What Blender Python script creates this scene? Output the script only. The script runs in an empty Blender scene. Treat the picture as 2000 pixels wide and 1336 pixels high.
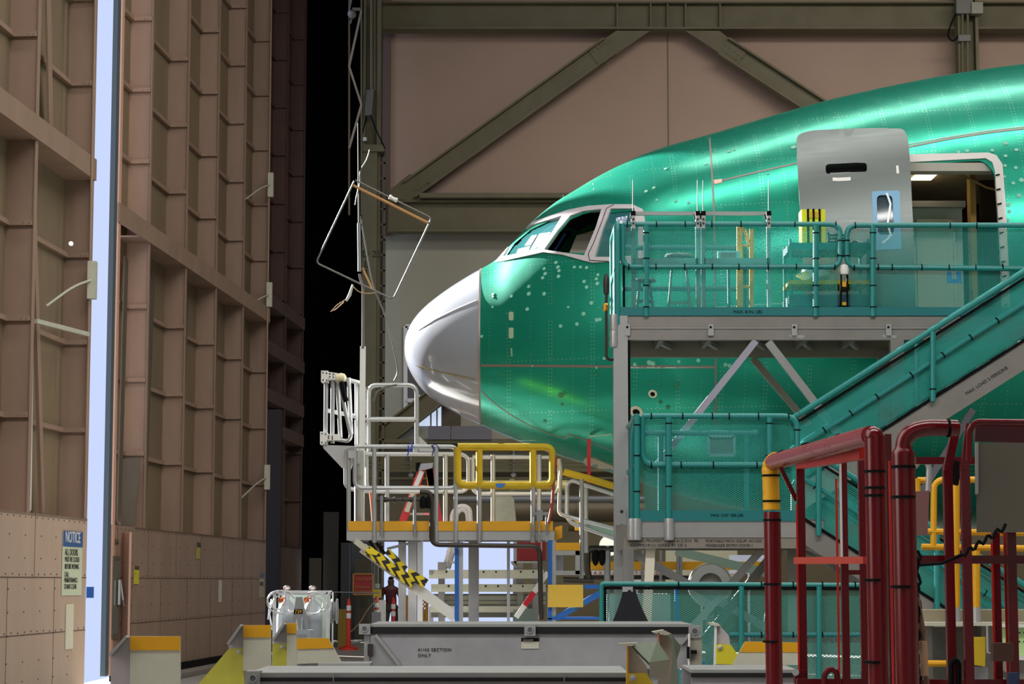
import bpy, bmesh, math, random
from mathutils import Vector, Matrix, geometry
from mathutils.bvhtree import BVHTree
random.seed(7)
SC = bpy.context.scene
COL = SC.collection
PI = math.pi

# ------------------------------------------------------------------ camera
F = 4300.0
PITCH = math.atan(467.0 / F)
EYE = Vector((0, 0, 1.6))
cam_d = bpy.data.cameras.new('camera')
cam_d.sensor_width = 36.0
cam_d.lens = 36.0 * F / 2000.0
cam_d.clip_end = 400
cam = bpy.data.objects.new('camera', cam_d)
cam.location = EYE
cam.rotation_euler = (PI / 2 + PITCH, 0, 0)
COL.objects.link(cam)
SC.camera = cam
cp, sp = math.cos(PITCH), math.sin(PITCH)

def ray(px, py):
    u, v = (px - 1000.0) / F, (668.0 - py) / F
    return Vector((u, cp - sp * v, sp + cp * v))

def P(px, py, Y):
    """the point of the depth plane y = Y that the photo shows at px, py"""
    d = ray(px, py)
    return EYE + d * ((Y) / d.y)

# ------------------------------------------------------------------ world and lights
w = bpy.data.worlds.new('world'); SC.world = w
w.use_nodes = True
wn = w.node_tree.nodes['Background']
wn.inputs[0].default_value = (0.60, 0.70, 1.0, 1)
wn.inputs[1].default_value = 1.15

def lamp(name, kind, loc, energy, color=(1, 1, 1), size=1.0, size_y=None, look=None, spread=None):
    l = bpy.data.lights.new(name, kind)
    l.energy = energy; l.color = color
    if kind == 'AREA':
        l.shape = 'RECTANGLE'; l.size = size; l.size_y = size_y or size
        if spread: l.spread = spread
    if kind == 'SUN': l.angle = size
    o = bpy.data.objects.new(name, l)
    o.location = loc
    if look is not None:
        o.rotation_euler = (Vector(look) - Vector(loc)).to_track_quat('-Z', 'Y').to_euler()
    COL.objects.link(o)
    return o
# low sun coming in from the left and behind through the gap between the two door leaves
SUN_D = Vector((0.80, -0.83, -0.50)).normalized()
lamp('sun', 'SUN', (-30, 60, 30), 50.0, (1.0, 0.985, 0.96), 0.012, look=Vector((-30, 60, 30)) + SUN_D)
# added unseen fill panels: a broad one behind the camera, one at the left
lamp('daylight_mouth', 'AREA', (4, -21, 10), 750, (0.95, 0.97, 1.0), 40, 18, look=(4, 26, 6))
lamp('side_bay_lamp', 'AREA', (-6.8, 13.0, 7), 1500, (0.97, 0.98, 1.0), 13, 11, look=(6, 17, 4))
# rows of high bay lamps under the roof
for k, (lx, ly, e, sx) in enumerate([(8, 24.5, 2300, 26), (8, 16.5, 350, 26), (10, 33, 1500, 22)]):
    lamp('high_bay_lamp', 'AREA', (lx, ly, 20.5), e, (1.0, 0.97, 0.92), sx, 1.4, look=(lx, ly, 0))
lamp('high_bay_lamp', 'AREA', (3, 5.5, 20.5), 4300, (1.0, 0.98, 0.94), 24, 1.6, look=(3, 17, 0))
# added unseen fill aimed at the back wall only
lamp('far_bay_lamp', 'AREA', (15, 43, 22), 1050, (1.0, 0.95, 0.90), 22, 2, look=(13, 66, 7), spread=math.radians(80))

SC.view_settings.view_transform = 'Standard'
SC.view_settings.look = 'None'
SC.view_settings.gamma = 1.0
SC.view_settings.use_curve_mapping = False
SC.view_settings.exposure = -0.2
SC.cycles.max_bounces = 8
SC.cycles.transparent_max_bounces = 24
SC.cycles.caustics_reflective = False
SC.cycles.caustics_refractive = False
SC.cycles.sample_clamp_indirect = 4.0

# ------------------------------------------------------------------ materials
def lin(c):
    c = c / 255.0
    return c / 12.92 if c <= 0.04045 else ((c + 0.055) / 1.055) ** 2.4

def rgb(r, g, b):
    return (lin(r), lin(g), lin(b), 1.0)

MATS = {}
def mat(name, col, rough=0.5, metal=0.0, wear=0.0, wscale=2.0, wcol=None, bump=0.0, bscale=40, coat=0.0, emit=0.0, stretch=(1, 1, 1)):
    if name in MATS: return MATS[name]
    m = bpy.data.materials.new(name); m.use_nodes = True
    nt = m.node_tree; b = nt.nodes['Principled BSDF']
    b.inputs['Base Color'].default_value = col
    b.inputs['Roughness'].default_value = rough
    b.inputs['Metallic'].default_value = metal
    if coat: b.inputs['Coat Weight'].default_value = coat
    if emit:
        b.inputs['Emission Color'].default_value = col
        b.inputs['Emission Strength'].default_value = emit
    if wear or bump:
        tc = nt.nodes.new('ShaderNodeTexCoord')
        mp = nt.nodes.new('ShaderNodeMapping'); mp.inputs['Scale'].default_value = stretch
        nt.links.new(tc.outputs['Object'], mp.inputs[0])
    if wear:
        n = nt.nodes.new('ShaderNodeTexNoise'); n.inputs['Scale'].default_value = wscale
        n.inputs['Detail'].default_value = 6; n.inputs['Roughness'].default_value = 0.65
        nt.links.new(mp.outputs[0], n.inputs[0])
        r = nt.nodes.new('ShaderNodeValToRGB')
        r.color_ramp.elements[0].position = 0.38; r.color_ramp.elements[1].position = 0.68
        wc = wcol or tuple(c * 0.55 for c in col[:3]) + (1,)
        r.color_ramp.elements[0].color = col
        r.color_ramp.elements[1].color = tuple(col[i] * (1 - wear) + wc[i] * wear for i in range(3)) + (1,)
        nt.links.new(n.outputs[0], r.inputs[0]); nt.links.new(r.outputs[0], b.inputs['Base Color'])
        rr = nt.nodes.new('ShaderNodeMapRange'); rr.inputs[3].default_value = rough * 0.85; rr.inputs[4].default_value = min(1, rough * 1.25)
        nt.links.new(n.outputs[0], rr.inputs[0]); nt.links.new(rr.outputs[0], b.inputs['Roughness'])
    if bump:
        n2 = nt.nodes.new('ShaderNodeTexNoise'); n2.inputs['Scale'].default_value = bscale; n2.inputs['Detail'].default_value = 3
        nt.links.new(mp.outputs[0], n2.inputs[0])
        bp = nt.nodes.new('ShaderNodeBump'); bp.inputs['Strength'].default_value = bump; bp.inputs['Distance'].default_value = 0.02
        nt.links.new(n2.outputs[0], bp.inputs['Height']); nt.links.new(bp.outputs[0], b.inputs['Normal'])
    MATS[name] = m
    return m

def N(nt, typ, **kw):
    n = nt.nodes.new('ShaderNode' + typ)
    for k, v in kw.items():
        if k.startswith('i_'): n.inputs[int(k[2:])].default_value = v
        else: setattr(n, k, v)
    return n

def math_n(nt, op, a, b=None, c=None):
    n = nt.nodes.new('ShaderNodeMath'); n.operation = op
    for i, v in enumerate((a, b, c)):
        if v is None: continue
        if isinstance(v, (int, float)): n.inputs[i].default_value = v
        else: nt.links.new(v, n.inputs[i])
    return n.outputs[0]

def mesh_mat(name, col, cw=0.036, ch=0.020, wire=0.32, fullness=None):
    """expanded metal sheet: diamond openings in a painted sheet (object coordinates, metres)"""
    m = bpy.data.materials.new(name); m.use_nodes = True
    nt = m.node_tree; b = nt.nodes['Principled BSDF']
    b.inputs['Base Color'].default_value = col; b.inputs['Roughness'].default_value = 0.45
    tc = nt.nodes.new('ShaderNodeTexCoord'); s = nt.nodes.new('ShaderNodeSeparateXYZ')
    nt.links.new(tc.outputs['Object'], s.inputs[0])
    xy = math_n(nt, 'ADD', s.outputs[0], s.outputs[1])
    u = math_n(nt, 'DIVIDE', xy, cw); v = math_n(nt, 'DIVIDE', s.outputs[2], ch)
    f1 = math_n(nt, 'PINGPONG', math_n(nt, 'ADD', u, v), 0.5)
    f2 = math_n(nt, 'PINGPONG', math_n(nt, 'SUBTRACT', u, v), 0.5)
    solid = math_n(nt, 'LESS_THAN', math_n(nt, 'MINIMUM', f1, f2), wire * 0.5)
    t = nt.nodes.new('ShaderNodeBsdfTransparent'); mx = nt.nodes.new('ShaderNodeMixShader')
    nt.links.new(solid, mx.inputs[0]); nt.links.new(t.outputs[0], mx.inputs[1]); nt.links.new(b.outputs[0], mx.inputs[2])
    nt.links.new(mx.outputs[0], nt.nodes['Material Output'].inputs[0])
    MATS[name] = m
    return m

# ------------------------------------------------------------------ objects and tags
def tag(o, label, cat, group=None, kind=None):
    if label: o['label'] = label
    if cat: o['category'] = cat
    if group: o['group'] = group
    if kind: o['kind'] = kind
    return o

def thing(name, label, cat, loc, group=None, kind=None):
    o = bpy.data.objects.new(name, None); COL.objects.link(o)
    o.empty_display_size = 0.2
    o.location = loc
    return tag(o, label, cat, group, kind)

def world_off(o):
    v = Vector((0, 0, 0))
    while o is not None:
        v += o.location; o = o.parent
    return v

def sharp_by_angle(bm, deg=32):
    lim = math.radians(deg)
    for e in bm.edges:
        if len(e.link_faces) == 2:
            try: e.smooth = e.calc_face_angle() < lim
            except ValueError: e.smooth = True
        else: e.smooth = False
    for f in bm.faces: f.smooth = True

def fillet(pts, r, n=6, closed=False):
    pts = [Vector(p) for p in pts]
    out = []
    m = len(pts)
    for i, p in enumerate(pts):
        if not closed and (i == 0 or i == m - 1):
            out.append(p); continue
        a, c = pts[i - 1], pts[(i + 1) % m]
        d1, d2 = a - p, c - p
        l = min(r, d1.length * 0.49, d2.length * 0.49)
        d1.normalize(); d2.normalize()
        if d1.dot(d2) < -0.999 or l < 1e-5: out.append(p); continue
        p1, p2 = p + d1 * l, p + d2 * l
        for k in range(n + 1):
            t = k / n
            out.append(p1 * (1 - t) ** 2 + p * 2 * t * (1 - t) + p2 * t * t)
    return out

class B:
    """collects shapes into one bmesh"""
    def __init__(s):
        s.bm = bmesh.new(); s.mi = 0
    def face(s, vs):
        try:
            f = s.bm.faces.new(vs); f.material_index = s.mi; return f
        except ValueError: return None
    def box(s, c, size, rz=0.0, rot=None):
        c = Vector(c); R = rot or Matrix.Rotation(rz, 3, 'Z')
        hx, hy, hz = size[0] / 2, size[1] / 2, size[2] / 2
        v = [s.bm.verts.new(c + R @ Vector((x * hx, y * hy, z * hz))) for x in (-1, 1) for y in (-1, 1) for z in (-1, 1)]
        for q in ((0, 1, 3, 2), (4, 6, 7, 5), (0, 4, 5, 1), (2, 3, 7, 6), (0, 2, 6, 4), (1, 5, 7, 3)):
            s.face([v[i] for i in q])
        return s
    def span(s, x0, x1, y0, y1, z0, z1):
        return s.box(((x0 + x1) / 2, (y0 + y1) / 2, (z0 + z1) / 2), (abs(x1 - x0), abs(y1 - y0), abs(z1 - z0)))
    def beam(s, a, b, wdt, hgt, up=(0, 0, 1)):
        """bar from a to b; hgt along up, wdt across"""
        a, b = Vector(a), Vector(b); d = (b - a); L = d.length; d.normalize()
        upv = Vector(up); x = d.cross(upv)
        if x.length < 1e-4: x = d.cross(Vector((0, 1, 0)))
        x.normalize(); z = x.cross(d)
        R = Matrix((x, d, z)).transposed()
        return s.box((a + b) / 2, (wdt, L, hgt), rot=R)
    def prism(s, pts, dv):
        """polygon (list of points) swept by dv"""
        pts = [Vector(p) for p in pts]; dv = Vector(dv)
        a = [s.bm.verts.new(p) for p in pts]; b = [s.bm.verts.new(p + dv) for p in pts]
        s.face(a[::-1]); s.face(b)
        n = len(a)
        for i in range(n): s.face([a[i], a[(i + 1) % n], b[(i + 1) % n], b[i]])
        return s
    def pxplate(s, px, Y, t):
        """outline read in the photo at depth Y, as a plate t thick going back"""
        return s.prism([P(x, y, Y) for x, y in px], (0, t, 0))
    def tube(s, pts, r, seg=10, fr=None, closed=False, cap=True, fn=5):
        pts = [Vector(p) for p in pts]
        if fr: pts = fillet(pts, fr, fn, closed)
        rad = r if isinstance(r, (list, tuple)) else None
        m = len(pts)
        rings = []
        nrm = None
        for i in range(m):
            if closed: t = (pts[(i + 1) % m] - pts[i - 1])
            else: t = pts[min(i + 1, m - 1)] - pts[max(i - 1, 0)]
            if t.length < 1e-9: t = Vector((0, 0, 1))
            t.normalize()
            if nrm is None:
                nrm = t.orthogonal().normalized()
            else:
                nrm = nrm - t * nrm.dot(t)
                if nrm.length < 1e-6: nrm = t.orthogonal()
                nrm.normalize()
            bn = t.cross(nrm)
            rr = rad[min(i, len(rad) - 1)] if rad else r
            rings.append([s.bm.verts.new(pts[i] + (nrm * math.cos(2 * PI * k / seg) + bn * math.sin(2 * PI * k / seg)) * rr) for k in range(seg)])
        rng = range(m if closed else m - 1)
        for i in rng:
            A, Bq = rings[i], rings[(i + 1) % m]
            for k in range(seg):
                s.face([A[k], A[(k + 1) % seg], Bq[(k + 1) % seg], Bq[k]])
        if cap and not closed:
            s.face(rings[0][::-1]); s.face(rings[-1])
        return s
    def cyl(s, a, b, r, seg=16):
        return s.tube([a, b], r, seg)
    def lathe(s, prof, c, ax=(0, 0, 1), seg=24):
        """prof: (radius, height) pairs about the axis ax from c"""
        c = Vector(c); ax = Vector(ax).normalized(); x = ax.orthogonal().normalized(); y = ax.cross(x)
        rings = []
        for r, h in prof:
            r = max(r, 1e-4)
            rings.append([s.bm.verts.new(c + ax * h + (x * math.cos(2 * PI * k / seg) + y * math.sin(2 * PI * k / seg)) * r) for k in range(seg)])
        for A, Bq in zip(rings, rings[1:]):
            for k in range(seg): s.face([A[k], A[(k + 1) % seg], Bq[(k + 1) % seg], Bq[k]])
        s.face(rings[0][::-1]); s.face(rings[-1])
        return s
    def quad(s, pts):
        s.face([s.bm.verts.new(Vector(p)) for p in pts]); return s
    def grid(s, fn, nu, nv):
        V = [[s.bm.verts.new(Vector(fn(i / nu, j / nv))) for j in range(nv + 1)] for i in range(nu + 1)]
        for i in range(nu):
            for j in range(nv): s.face([V[i][j], V[i + 1][j], V[i + 1][j + 1], V[i][j + 1]])
        return s
    def build(s, name, m, parent=None, label=None, cat=None, group=None, kind=None, bevel=0.0, smooth=32, base=None):
        bm = s.bm
        if bevel:
            bmesh.ops.bevel(bm, geom=[e for e in bm.edges if len(e.link_faces) == 2 and e.calc_face_angle(0) > 0.8], offset=bevel, segments=2, affect='EDGES', clamp_overlap=True)
        bmesh.ops.recalc_face_normals(bm, faces=bm.faces[:])
        sharp_by_angle(bm, smooth)
        if parent is not None: off = world_off(parent)
        elif base is not None: off = Vector(base)
        else:
            xs = [v.co for v in bm.verts]
            off = Vector(((min(v.x for v in xs) + max(v.x for v in xs)) / 2, (min(v.y for v in xs) + max(v.y for v in xs)) / 2, min(v.z for v in xs)))
        for v in bm.verts: v.co -= off
        me = bpy.data.meshes.new(name); bm.to_mesh(me); bm.free()
        for q in (m if isinstance(m, (list, tuple)) else [m]): me.materials.append(q)
        o = bpy.data.objects.new(name, me); COL.objects.link(o)
        if parent is not None: o.parent = parent
        else: o.location = off
        tag(o, label, cat, group, kind)
        return o

def lettering(text, loc, size, m, parent, xdir=(1, 0, 0), zdir=(0, 0, 1), depth=0.0015, align='LEFT', name='lettering', space=1.0):
    c = bpy.data.curves.new('text', 'FONT'); c.body = text; c.size = size; c.extrude = depth; c.align_x = align
    c.space_character = space
    t = bpy.data.objects.new('text', c)
    me = bpy.data.meshes.new_from_object(t)
    bpy.data.objects.remove(t); bpy.data.curves.remove(c)
    x = Vector(xdir).normalized(); z = Vector(zdir).normalized(); n = x.cross(z)
    R = Matrix((x, z, n)).transposed().to_4x4(); R.translation = Vector(loc) - world_off(parent)
    me.transform(R); me.materials.clear(); me.materials.append(m); me.name = name
    o = bpy.data.objects.new(name, me); COL.objects.link(o); o.parent = parent
    return o

def copy_thing(root, loc, label=None):
    def cp_(o, par):
        c = o.copy(); COL.objects.link(c); c.parent = par
        for ch in [q for q in COL.objects if q.parent is o and q is not c]: cp_(ch, c)
        return c
    r = cp_(root, None); r.location = loc
    if label: r['label'] = label
    return r

# shared materials
M_ALU = mat('aluminium', rgb(168, 168, 166), 0.38, 0.55, 0.25, 3.0)
M_ALUB = mat('aluminium_bright', rgb(176, 178, 178), 0.33, 0.45, 0.12, 4.0)
M_ALUD = mat('aluminium_dull', rgb(140, 137, 132), 0.45, 0.45, 0.4, 2.2)
M_TEAL = mat('teal_paint', rgb(28, 128, 124), 0.38, 0.0, 0.12, 3.0)
M_TEALD = mat('teal_kick_plate', rgb(20, 112, 114), 0.45, 0.0, 0.12, 3.0)
M_TMESH = mesh_mat('teal_expanded_metal', rgb(36, 140, 130))
M_BLACK = mat('black_rubber', rgb(10, 10, 12), 0.9)
M_BLACK.node_tree.nodes['Principled BSDF'].inputs['Specular IOR Level'].default_value = 0.15
M_DARK = mat('dark_pipe', rgb(58, 52, 48), 0.45, 0.5, 0.3)
M_YEL = mat('yellow_paint', rgb(212, 154, 4), 0.5, 0.0, 0.15, 5.0)
M_YFOAM = mat('yellow_foam', rgb(190, 160, 28), 0.8, 0.0, 0.25, 9.0)
M_LEMON = mat('pale_yellow_paint', rgb(190, 186, 70), 0.5, 0.0, 0.3, 6.0)
M_CREAM = mat('cream_paint', rgb(190, 189, 171), 0.5, 0.0, 0.2, 5.0)
M_WHITE = mat('white_paint', rgb(220, 220, 216), 0.4, 0.0, 0.1, 4.0)
M_BLUE = mat('blue_paint', rgb(22, 92, 176), 0.5, 0.0, 0.1)
M_RED = mat('red_paint', rgb(84, 1, 11), 0.25, 0.0, 0.15, 5.0)
M_ORED = mat('orange_red_paint', rgb(176, 28, 13), 0.35, 0.0, 0.2, 6.0)
M_GREY = mat('grey_paint', rgb(134, 136, 138), 0.5, 0.1, 0.25, 3.0)
# ------------------------------------------------------------------ the hangar
M_CONC = mat('concrete_floor', rgb(150, 146, 138), 0.4, 0.0, 0.5, 0.6, bump=0.05, bscale=6)
M_DOORP = mat('door_tan_paint', rgb(152, 126, 108), 0.55, 0.0, 0.35, 1.2, stretch=(1, 1, 0.35))
M_DOORL = mat('door_panel_paint', rgb(186, 162, 142), 0.55, 0.0, 0.35, 1.2, stretch=(1, 1, 0.35))  # bounced sunlight on the nearest leaf is put into this lighter tan
M_DOORD = mat('far_door_paint', rgb(72, 52, 46), 0.7, 0.0, 0.3, 1.0)  # shade over the far leaf is put into this darker colour
M_DOORS = mat('door_skin_paint', rgb(128, 110, 86), 0.7, 0.0, 0.45, 0.7, bump=0.35, bscale=1.2, stretch=(1, 1, 0.4))
M_OLIVE = mat('olive_steel', rgb(100, 94, 66), 0.6, 0.0, 0.25, 1.5)
M_WALLU = mat('taupe_wall_board', rgb(170, 146, 128), 0.85, 0.0, 0.12, 0.3)
M_WALLL = mat('grey_wall_board', rgb(160, 158, 140), 0.85, 0.0, 0.15, 0.3)
M_VOID = mat('black_curtain_cloth', rgb(3, 3, 4), 1.0)
M_VOID.node_tree.nodes['Principled BSDF'].inputs['Specular IOR Level'].default_value = 0.0
M_RIVET = mat('rusty_rivets', rgb(84, 62, 50), 0.7)

def struct(name, b, m, **kw):
    return b.build(name, m, kind='structure', **kw)

struct('floor', B().span(-7.4, 40, -22, 33, -0.2, 0).span(-6.75, 40, 33, 68, -0.2, 0), M_CONC)
struct('ceiling', B().span(-10, 40, -22, 68, 24, 24.2), mat('dark_roof', rgb(60, 56, 50), 0.9))
struct('wall_front', B().span(-10, 38, -22.3, -22, 0, 24), M_WALLU)
struct('wall_left', B().span(-7.4, -7.1, -22, 20.4, 0, 24), M_WALLU)
struct('wall_right', B().span(38, 38.3, -22, 68, 0, 24), M_WALLU)

# back wall at y = 66 with a wide low doorway; built of boards around the opening
WY = 66.0
def zx(px, py, Y=WY):
    p = P(px, py, Y); return p.x, p.z
x0, _ = zx(750, 1000); xo, zo = zx(1003, 1046); xp, _ = zx(700, 1000)
_, zsplit = zx(1000, 448)
# pieces: above the opening (lower board), right of it, upper board
zdk = P(1000, 866, WY).z
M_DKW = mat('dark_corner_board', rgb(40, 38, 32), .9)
M_WALLD = mat('dark_olive_wall_board', rgb(92, 84, 62), 0.85, 0.0, 0.15, 0.3)  # darker olive holds the shade of the recess low on the wall
struct('wall_back', B().span(x0, 38, WY, WY + 0.3, zdk, zsplit), M_WALLL)
struct('wall_back', B().span(x0, xo, WY, WY + 0.3, zo, zdk), M_WALLD)
struct('wall_back', B().span(xo, 38, WY, WY + 0.3, 0, zdk), M_WALLD)
struct('wall_back', B().span(x0, 38, WY - 0.02, WY + 0.28, zsplit, 24), M_WALLU)
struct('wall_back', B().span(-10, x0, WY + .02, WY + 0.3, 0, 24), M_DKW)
# narrow board beside the opening, behind the person
xa, _ = zx(718, 1100); xb, _ = zx(733, 1100)

# pilaster at left of the back wall and the dark void beside it
def flat_px(name, pts, Y, t, m, **kw):
    return B().pxplate(pts, Y, t).build(name, m, **kw)

def ibeam_px(name, a, b, Y, hgt, depth, m, kind='structure', label=None, cat=None, fl=0.06):
    """an I-section between two photo points at depth Y, hgt high in the picture plane"""
    A, Bp = P(a[0], a[1], Y), P(b[0], b[1], Y)
    d = (Bp - A).normalized(); nrm = Vector((-d.z, 0, d.x)).normalized()
    bb = B()
    bb.beam(A + nrm * (hgt / 2 - fl / 2), Bp + nrm * (hgt / 2 - fl / 2), depth, fl, up=nrm)
    bb.beam(A - nrm * (hgt / 2 - fl / 2), Bp - nrm * (hgt / 2 - fl / 2), depth, fl, up=nrm)
    bb.beam(A, Bp, 0.04, hgt - 2 * fl, up=nrm)
    return bb.build(name, m, kind=kind, label=label, cat=cat)

TY = 65.3
# top chord with stiffener ribs
ibeam_px('trim_1', (742, 34), (2060, 34), TY, 0.86, 0.6, M_OLIVE)
bs = B()
for px in (1205, 1270, 1303, 1338, 1405, 1866):
    A, C_ = P(px, 8, TY), P(px, 58, TY)
    bs.beam(A, C_, 0.5, 0.05, up=(1, 0, 0))
struct('trim_2', bs, M_OLIVE)
# lower chord
ibeam_px('trim_3', (758, 424), (1300, 424), TY, 0.95, 0.5, M_OLIVE)
struct('trim_4', B().beam(P(820, 384, TY - .3), P(1300, 384, TY - .3), 0.5, 0.14), M_OLIVE)
# diagonals
ibeam_px('trim_5', (800, 372), (1190, 92), TY - 0.1, 0.62, 0.45, M_OLIVE)
ibeam_px('trim_6', (1412, 92), (1640, 240), TY - 0.1, 0.62, 0.45, M_OLIVE)
# gusset plates with bolts
def gusset(name, pts, bolts):
    bb = B().pxplate(pts, TY - 0.16, 0.05)
    for x, y in bolts:
        c = P(x, y, TY - 0.16); bb.cyl(c, c + Vector((0, -0.03, 0)), 0.035, 6)
    return bb.build(name, M_OLIVE, kind='structure')
gusset('trim_7', [(1204, 60), (1270, 60), (1195, 112), (1168, 126), (1148, 98), (1180, 76)], [(1160 + i * 8, 100 - i * 5) for i in range(5)] + [(1176 + i * 8, 118 - i * 5) for i in range(5)])
gusset('trim_8', [(1338, 60), (1405, 60), (1436, 84), (1458, 102), (1440, 126), (1412, 108)], [(1418 + i * 8, 88 + i * 6) for i in range(5)] + [(1420 + i * 6, 104 + i * 4) for i in range(4)])
gusset('trim_9', [(760, 388), (760, 372), (800, 340), (818, 346), (836, 362), (812, 392)], [(800 + i * 7, 346 - i * 4) for i in range(4)] + [(812 + i * 6, 372 - i * 4) for i in range(5)])
# lower diagonal seen beneath the aircraft's nose and the lower beams
ibeam_px('trim_10', (738, 862), (900, 738), TY - 0.1, 0.60, 0.45, M_OLIVE)
ibeam_px('trim_11', (738, 892), (1250, 892), TY, 0.9, 0.5, M_OLIVE)
struct('trim_12', B().beam(P(745, 862, TY - .3), P(1250, 862, TY - .3), 0.4, 0.12), M_OLIVE)
# vertical seam in the wall boards
struct('trim_13', B().span(zx(1303, 100)[0], zx(1305, 100)[0], WY - 0.05, WY, zsplit, 19), M_OLIVE)
struct('trim_14', B().span(zx(748, 100)[0], zx(764, 100)[0], WY - 0.12, WY, 12, 20), mat('brown_flashing', rgb(96, 76, 70), .7))
# left column of the back wall: built up from a web, flanges and a box below
cb = B()
for px0, px1, yd in ((706, 712, .5), (734, 742, .5)):
    cb.span(zx(px0, 500, 64.5)[0], zx(px1, 500, 64.5)[0], 64.5, 64.5 + yd, 0, 22)
cb.span(zx(710, 500, 64.7)[0], zx(738, 500, 64.7)[0], 64.75, 64.8, 0, 22)
struct('trim_15', cb, M_OLIVE)
cb = B()
zt_ = P(700, 298, 64.3).z
cb.span(zx(694, 500, 64.3)[0], zx(736, 500, 64.3)[0], 64.2, 64.7, 0, zt_)
cb.span(zx(690, 500, 64.3)[0], zx(750, 500, 64.3)[0], 64.1, 65.0, zt_, zt_ + 0.2)
struct('trim_16', cb, M_OLIVE)
cb = B()
for k in range(26):
    z = P(740, 320 + k * 30, 64.6).z
    cb.span(zx(738, 500, 64.6)[0], zx(752, 500, 64.6)[0], 64.6, 64.65, z, z + 0.05)
cb.span(zx(748, 500, 64.6)[0], zx(752, 500, 64.6)[0], 64.6, 64.8, 0, zt_ + 0.1)
struct('trim_17', cb, M_OLIVE)
# right column
cb = B()
for a, b_ in ((1868, 1874), (1902, 1908)):
    cb.span(zx(a, 100, 64.9)[0], zx(b_, 100, 64.9)[0], 64.6, 65.1, 8, 22)
cb.span(zx(1870, 100, 64.9)[0], zx(1906, 100, 64.9)[0], 64.95, 65.0, 8, 22)
struct('trim_18', cb, M_OLIVE)
e = thing('junction_box', 'grey electrical box high on the right steel column with conduits below', 'box', P(1880, 40, 64.5))
B().pxplate([(1868, 0), (1900, 0), (1900, 26), (1868, 26)], 64.4, 0.25).build('enclosure', mat('dark_box_grey', rgb(96, 96, 90), .5), e, bevel=0.02)
B().tube([P(1880, 26, 64.5), P(1880, 150, 64.5)], 0.04).tube([P(1890, 26, 64.5), P(1890, 150, 64.5)], 0.04).build('conduit', M_OLIVE, e)
B().pxplate([(1872, 68), (1896, 68), (1896, 80), (1872, 80)], 64.4, 0.2).build('coupling', mat('dark_box_grey', rgb(96, 96, 90), .5), e)
B().tube([P(1870, 20, 64.5), P(1856, 50, 64.5), P(1850, 72, 64.5), P(1862, 82, 64.5), P(1872, 70, 64.5)], 0.025, 6, fr=0.3).build('loose_cable', M_BLACK, e)
B().pxplate([(1898, 4), (1920, 4), (1920, 26), (1898, 26)], 64.3, 0.3).build('siren', mat('siren_cream', rgb(140, 138, 120), .5), label='square white siren housing', parent=e, bevel=0.05)
# fittings on the left column
e = thing('conduit_box', 'long grey electrical trunk box on the dark column left of the wall', 'box', P(722, 226, 64))
B().pxplate([(716, 176), (730, 174), (726, 224), (712, 226)], 64.1, 0.3).build('enclosure', mat('dark_box_grey', rgb(96, 96, 90), .5), e, bevel=0.02)
B().tube([P(726, 0, 64.2), P(726, 176, 64.2)], 0.05, 8).tube([P(732, 0, 64.2), P(732, 176, 64.2)], 0.03, 8).build('conduit', M_OLIVE, e)
B().tube([P(716, 226, 64.1), P(708, 260, 64.1)], 0.02, 6).tube([P(724, 226, 64.1), P(735, 255, 64.1), P(752, 290, 64.1)], 0.02, 6).build('cable', M_BLACK, e)
B().pxplate([(709, 268), (716, 268), (716, 275), (709, 275)], 64.38, 0.14).tube([P(703, 273, 64.45), P(710, 273, 64.45)], 0.02).build('bracket_lamp', M_WHITE, label='small white lamp on a bracket beside the dark column', cat='lamp')
zc = Vector((zx(707, 500, 64.15)[0], 64.15, 0))
q = thing('column_number', 'faded stencilled bay number on the grey column beside the mast', 'marking', P(710, 530, 64.15), kind=None)
M_STEN = mat('faded_stencil', rgb(44, 40, 34), 0.8)
lettering('D 25', P(707, 502, 64.18), 0.28, M_STEN, q)
lettering('L', P(711, 522, 64.18), 0.28, M_STEN, q)
lettering('1', P(711, 538, 64.18), 0.28, M_STEN, q)

# black folded sheet stands for the unlit void beside the far doors
cu = B()
xl, xr = P(588, 600, 62)[0], P(706, 600, 62)[0]
def curt(u, v):
    x = xl + (xr - xl) * u
    return (x, 62.0 + 0.03 * math.sin(u * 44) + 0.02 * math.sin(u * 17 + 1), 0.2 + 21 * v)
cu.grid(curt, 110, 1)
cu.build('blackout_curtain', M_VOID, label='tall black curtain hanging between the far door and the steel column', cat='curtain')
# slim lattice mast in front of the black sheet
lm = thing('lattice_mast', 'slim steel lattice mast standing at the right edge of the black curtain', 'mast', P(695, 1180, 61))
bb = B()
for px in (682, 706):
    bb.beam(P(px, -20, 61), P(px, 420, 61), 0.05, 0.05)
bb.build('mast_rail', M_OLIVE, lm)
bb = B()
zz = [(706, 20), (682, 130), (706, 205), (682, 290)]
for a, c in zip(zz, zz[1:]): bb.beam(P(*a, 61), P(*c, 61), 0.08, 0.06)
bb.build('lacing', M_ALUD, lm)
bb = B()
bb.tube([P(688, 18, 60.9), P(704, 18, 60.9)], 0.05); bb.lathe([(0.02, 0), (0.12, .05), (0.12, .2), (0.04, .3)], P(688, 30, 60.9), (0, -1, 0), 10)
bb.tube([P(686, 0, 60.9), P(682, 20, 60.9), P(688, 34, 60.9), P(684, 46, 60.9)], 0.03, 6)
bb.build('pulley', M_ALUD, lm)

# ---- the sliding door leaves: a plane running away from the camera at the left
U = Vector((0.0647, 1, 0)).normalized()
NN = Vector((1, -0.0647, 0)).normalized()
def dpt(base, Y, d, z):
    """point of a door leaf: Y along it (its depth), d into the hangar from the face plane"""
    return Vector((base + 0.0647 * Y, Y, 0)) + NN * d + Vector((0, 0, z))

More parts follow.
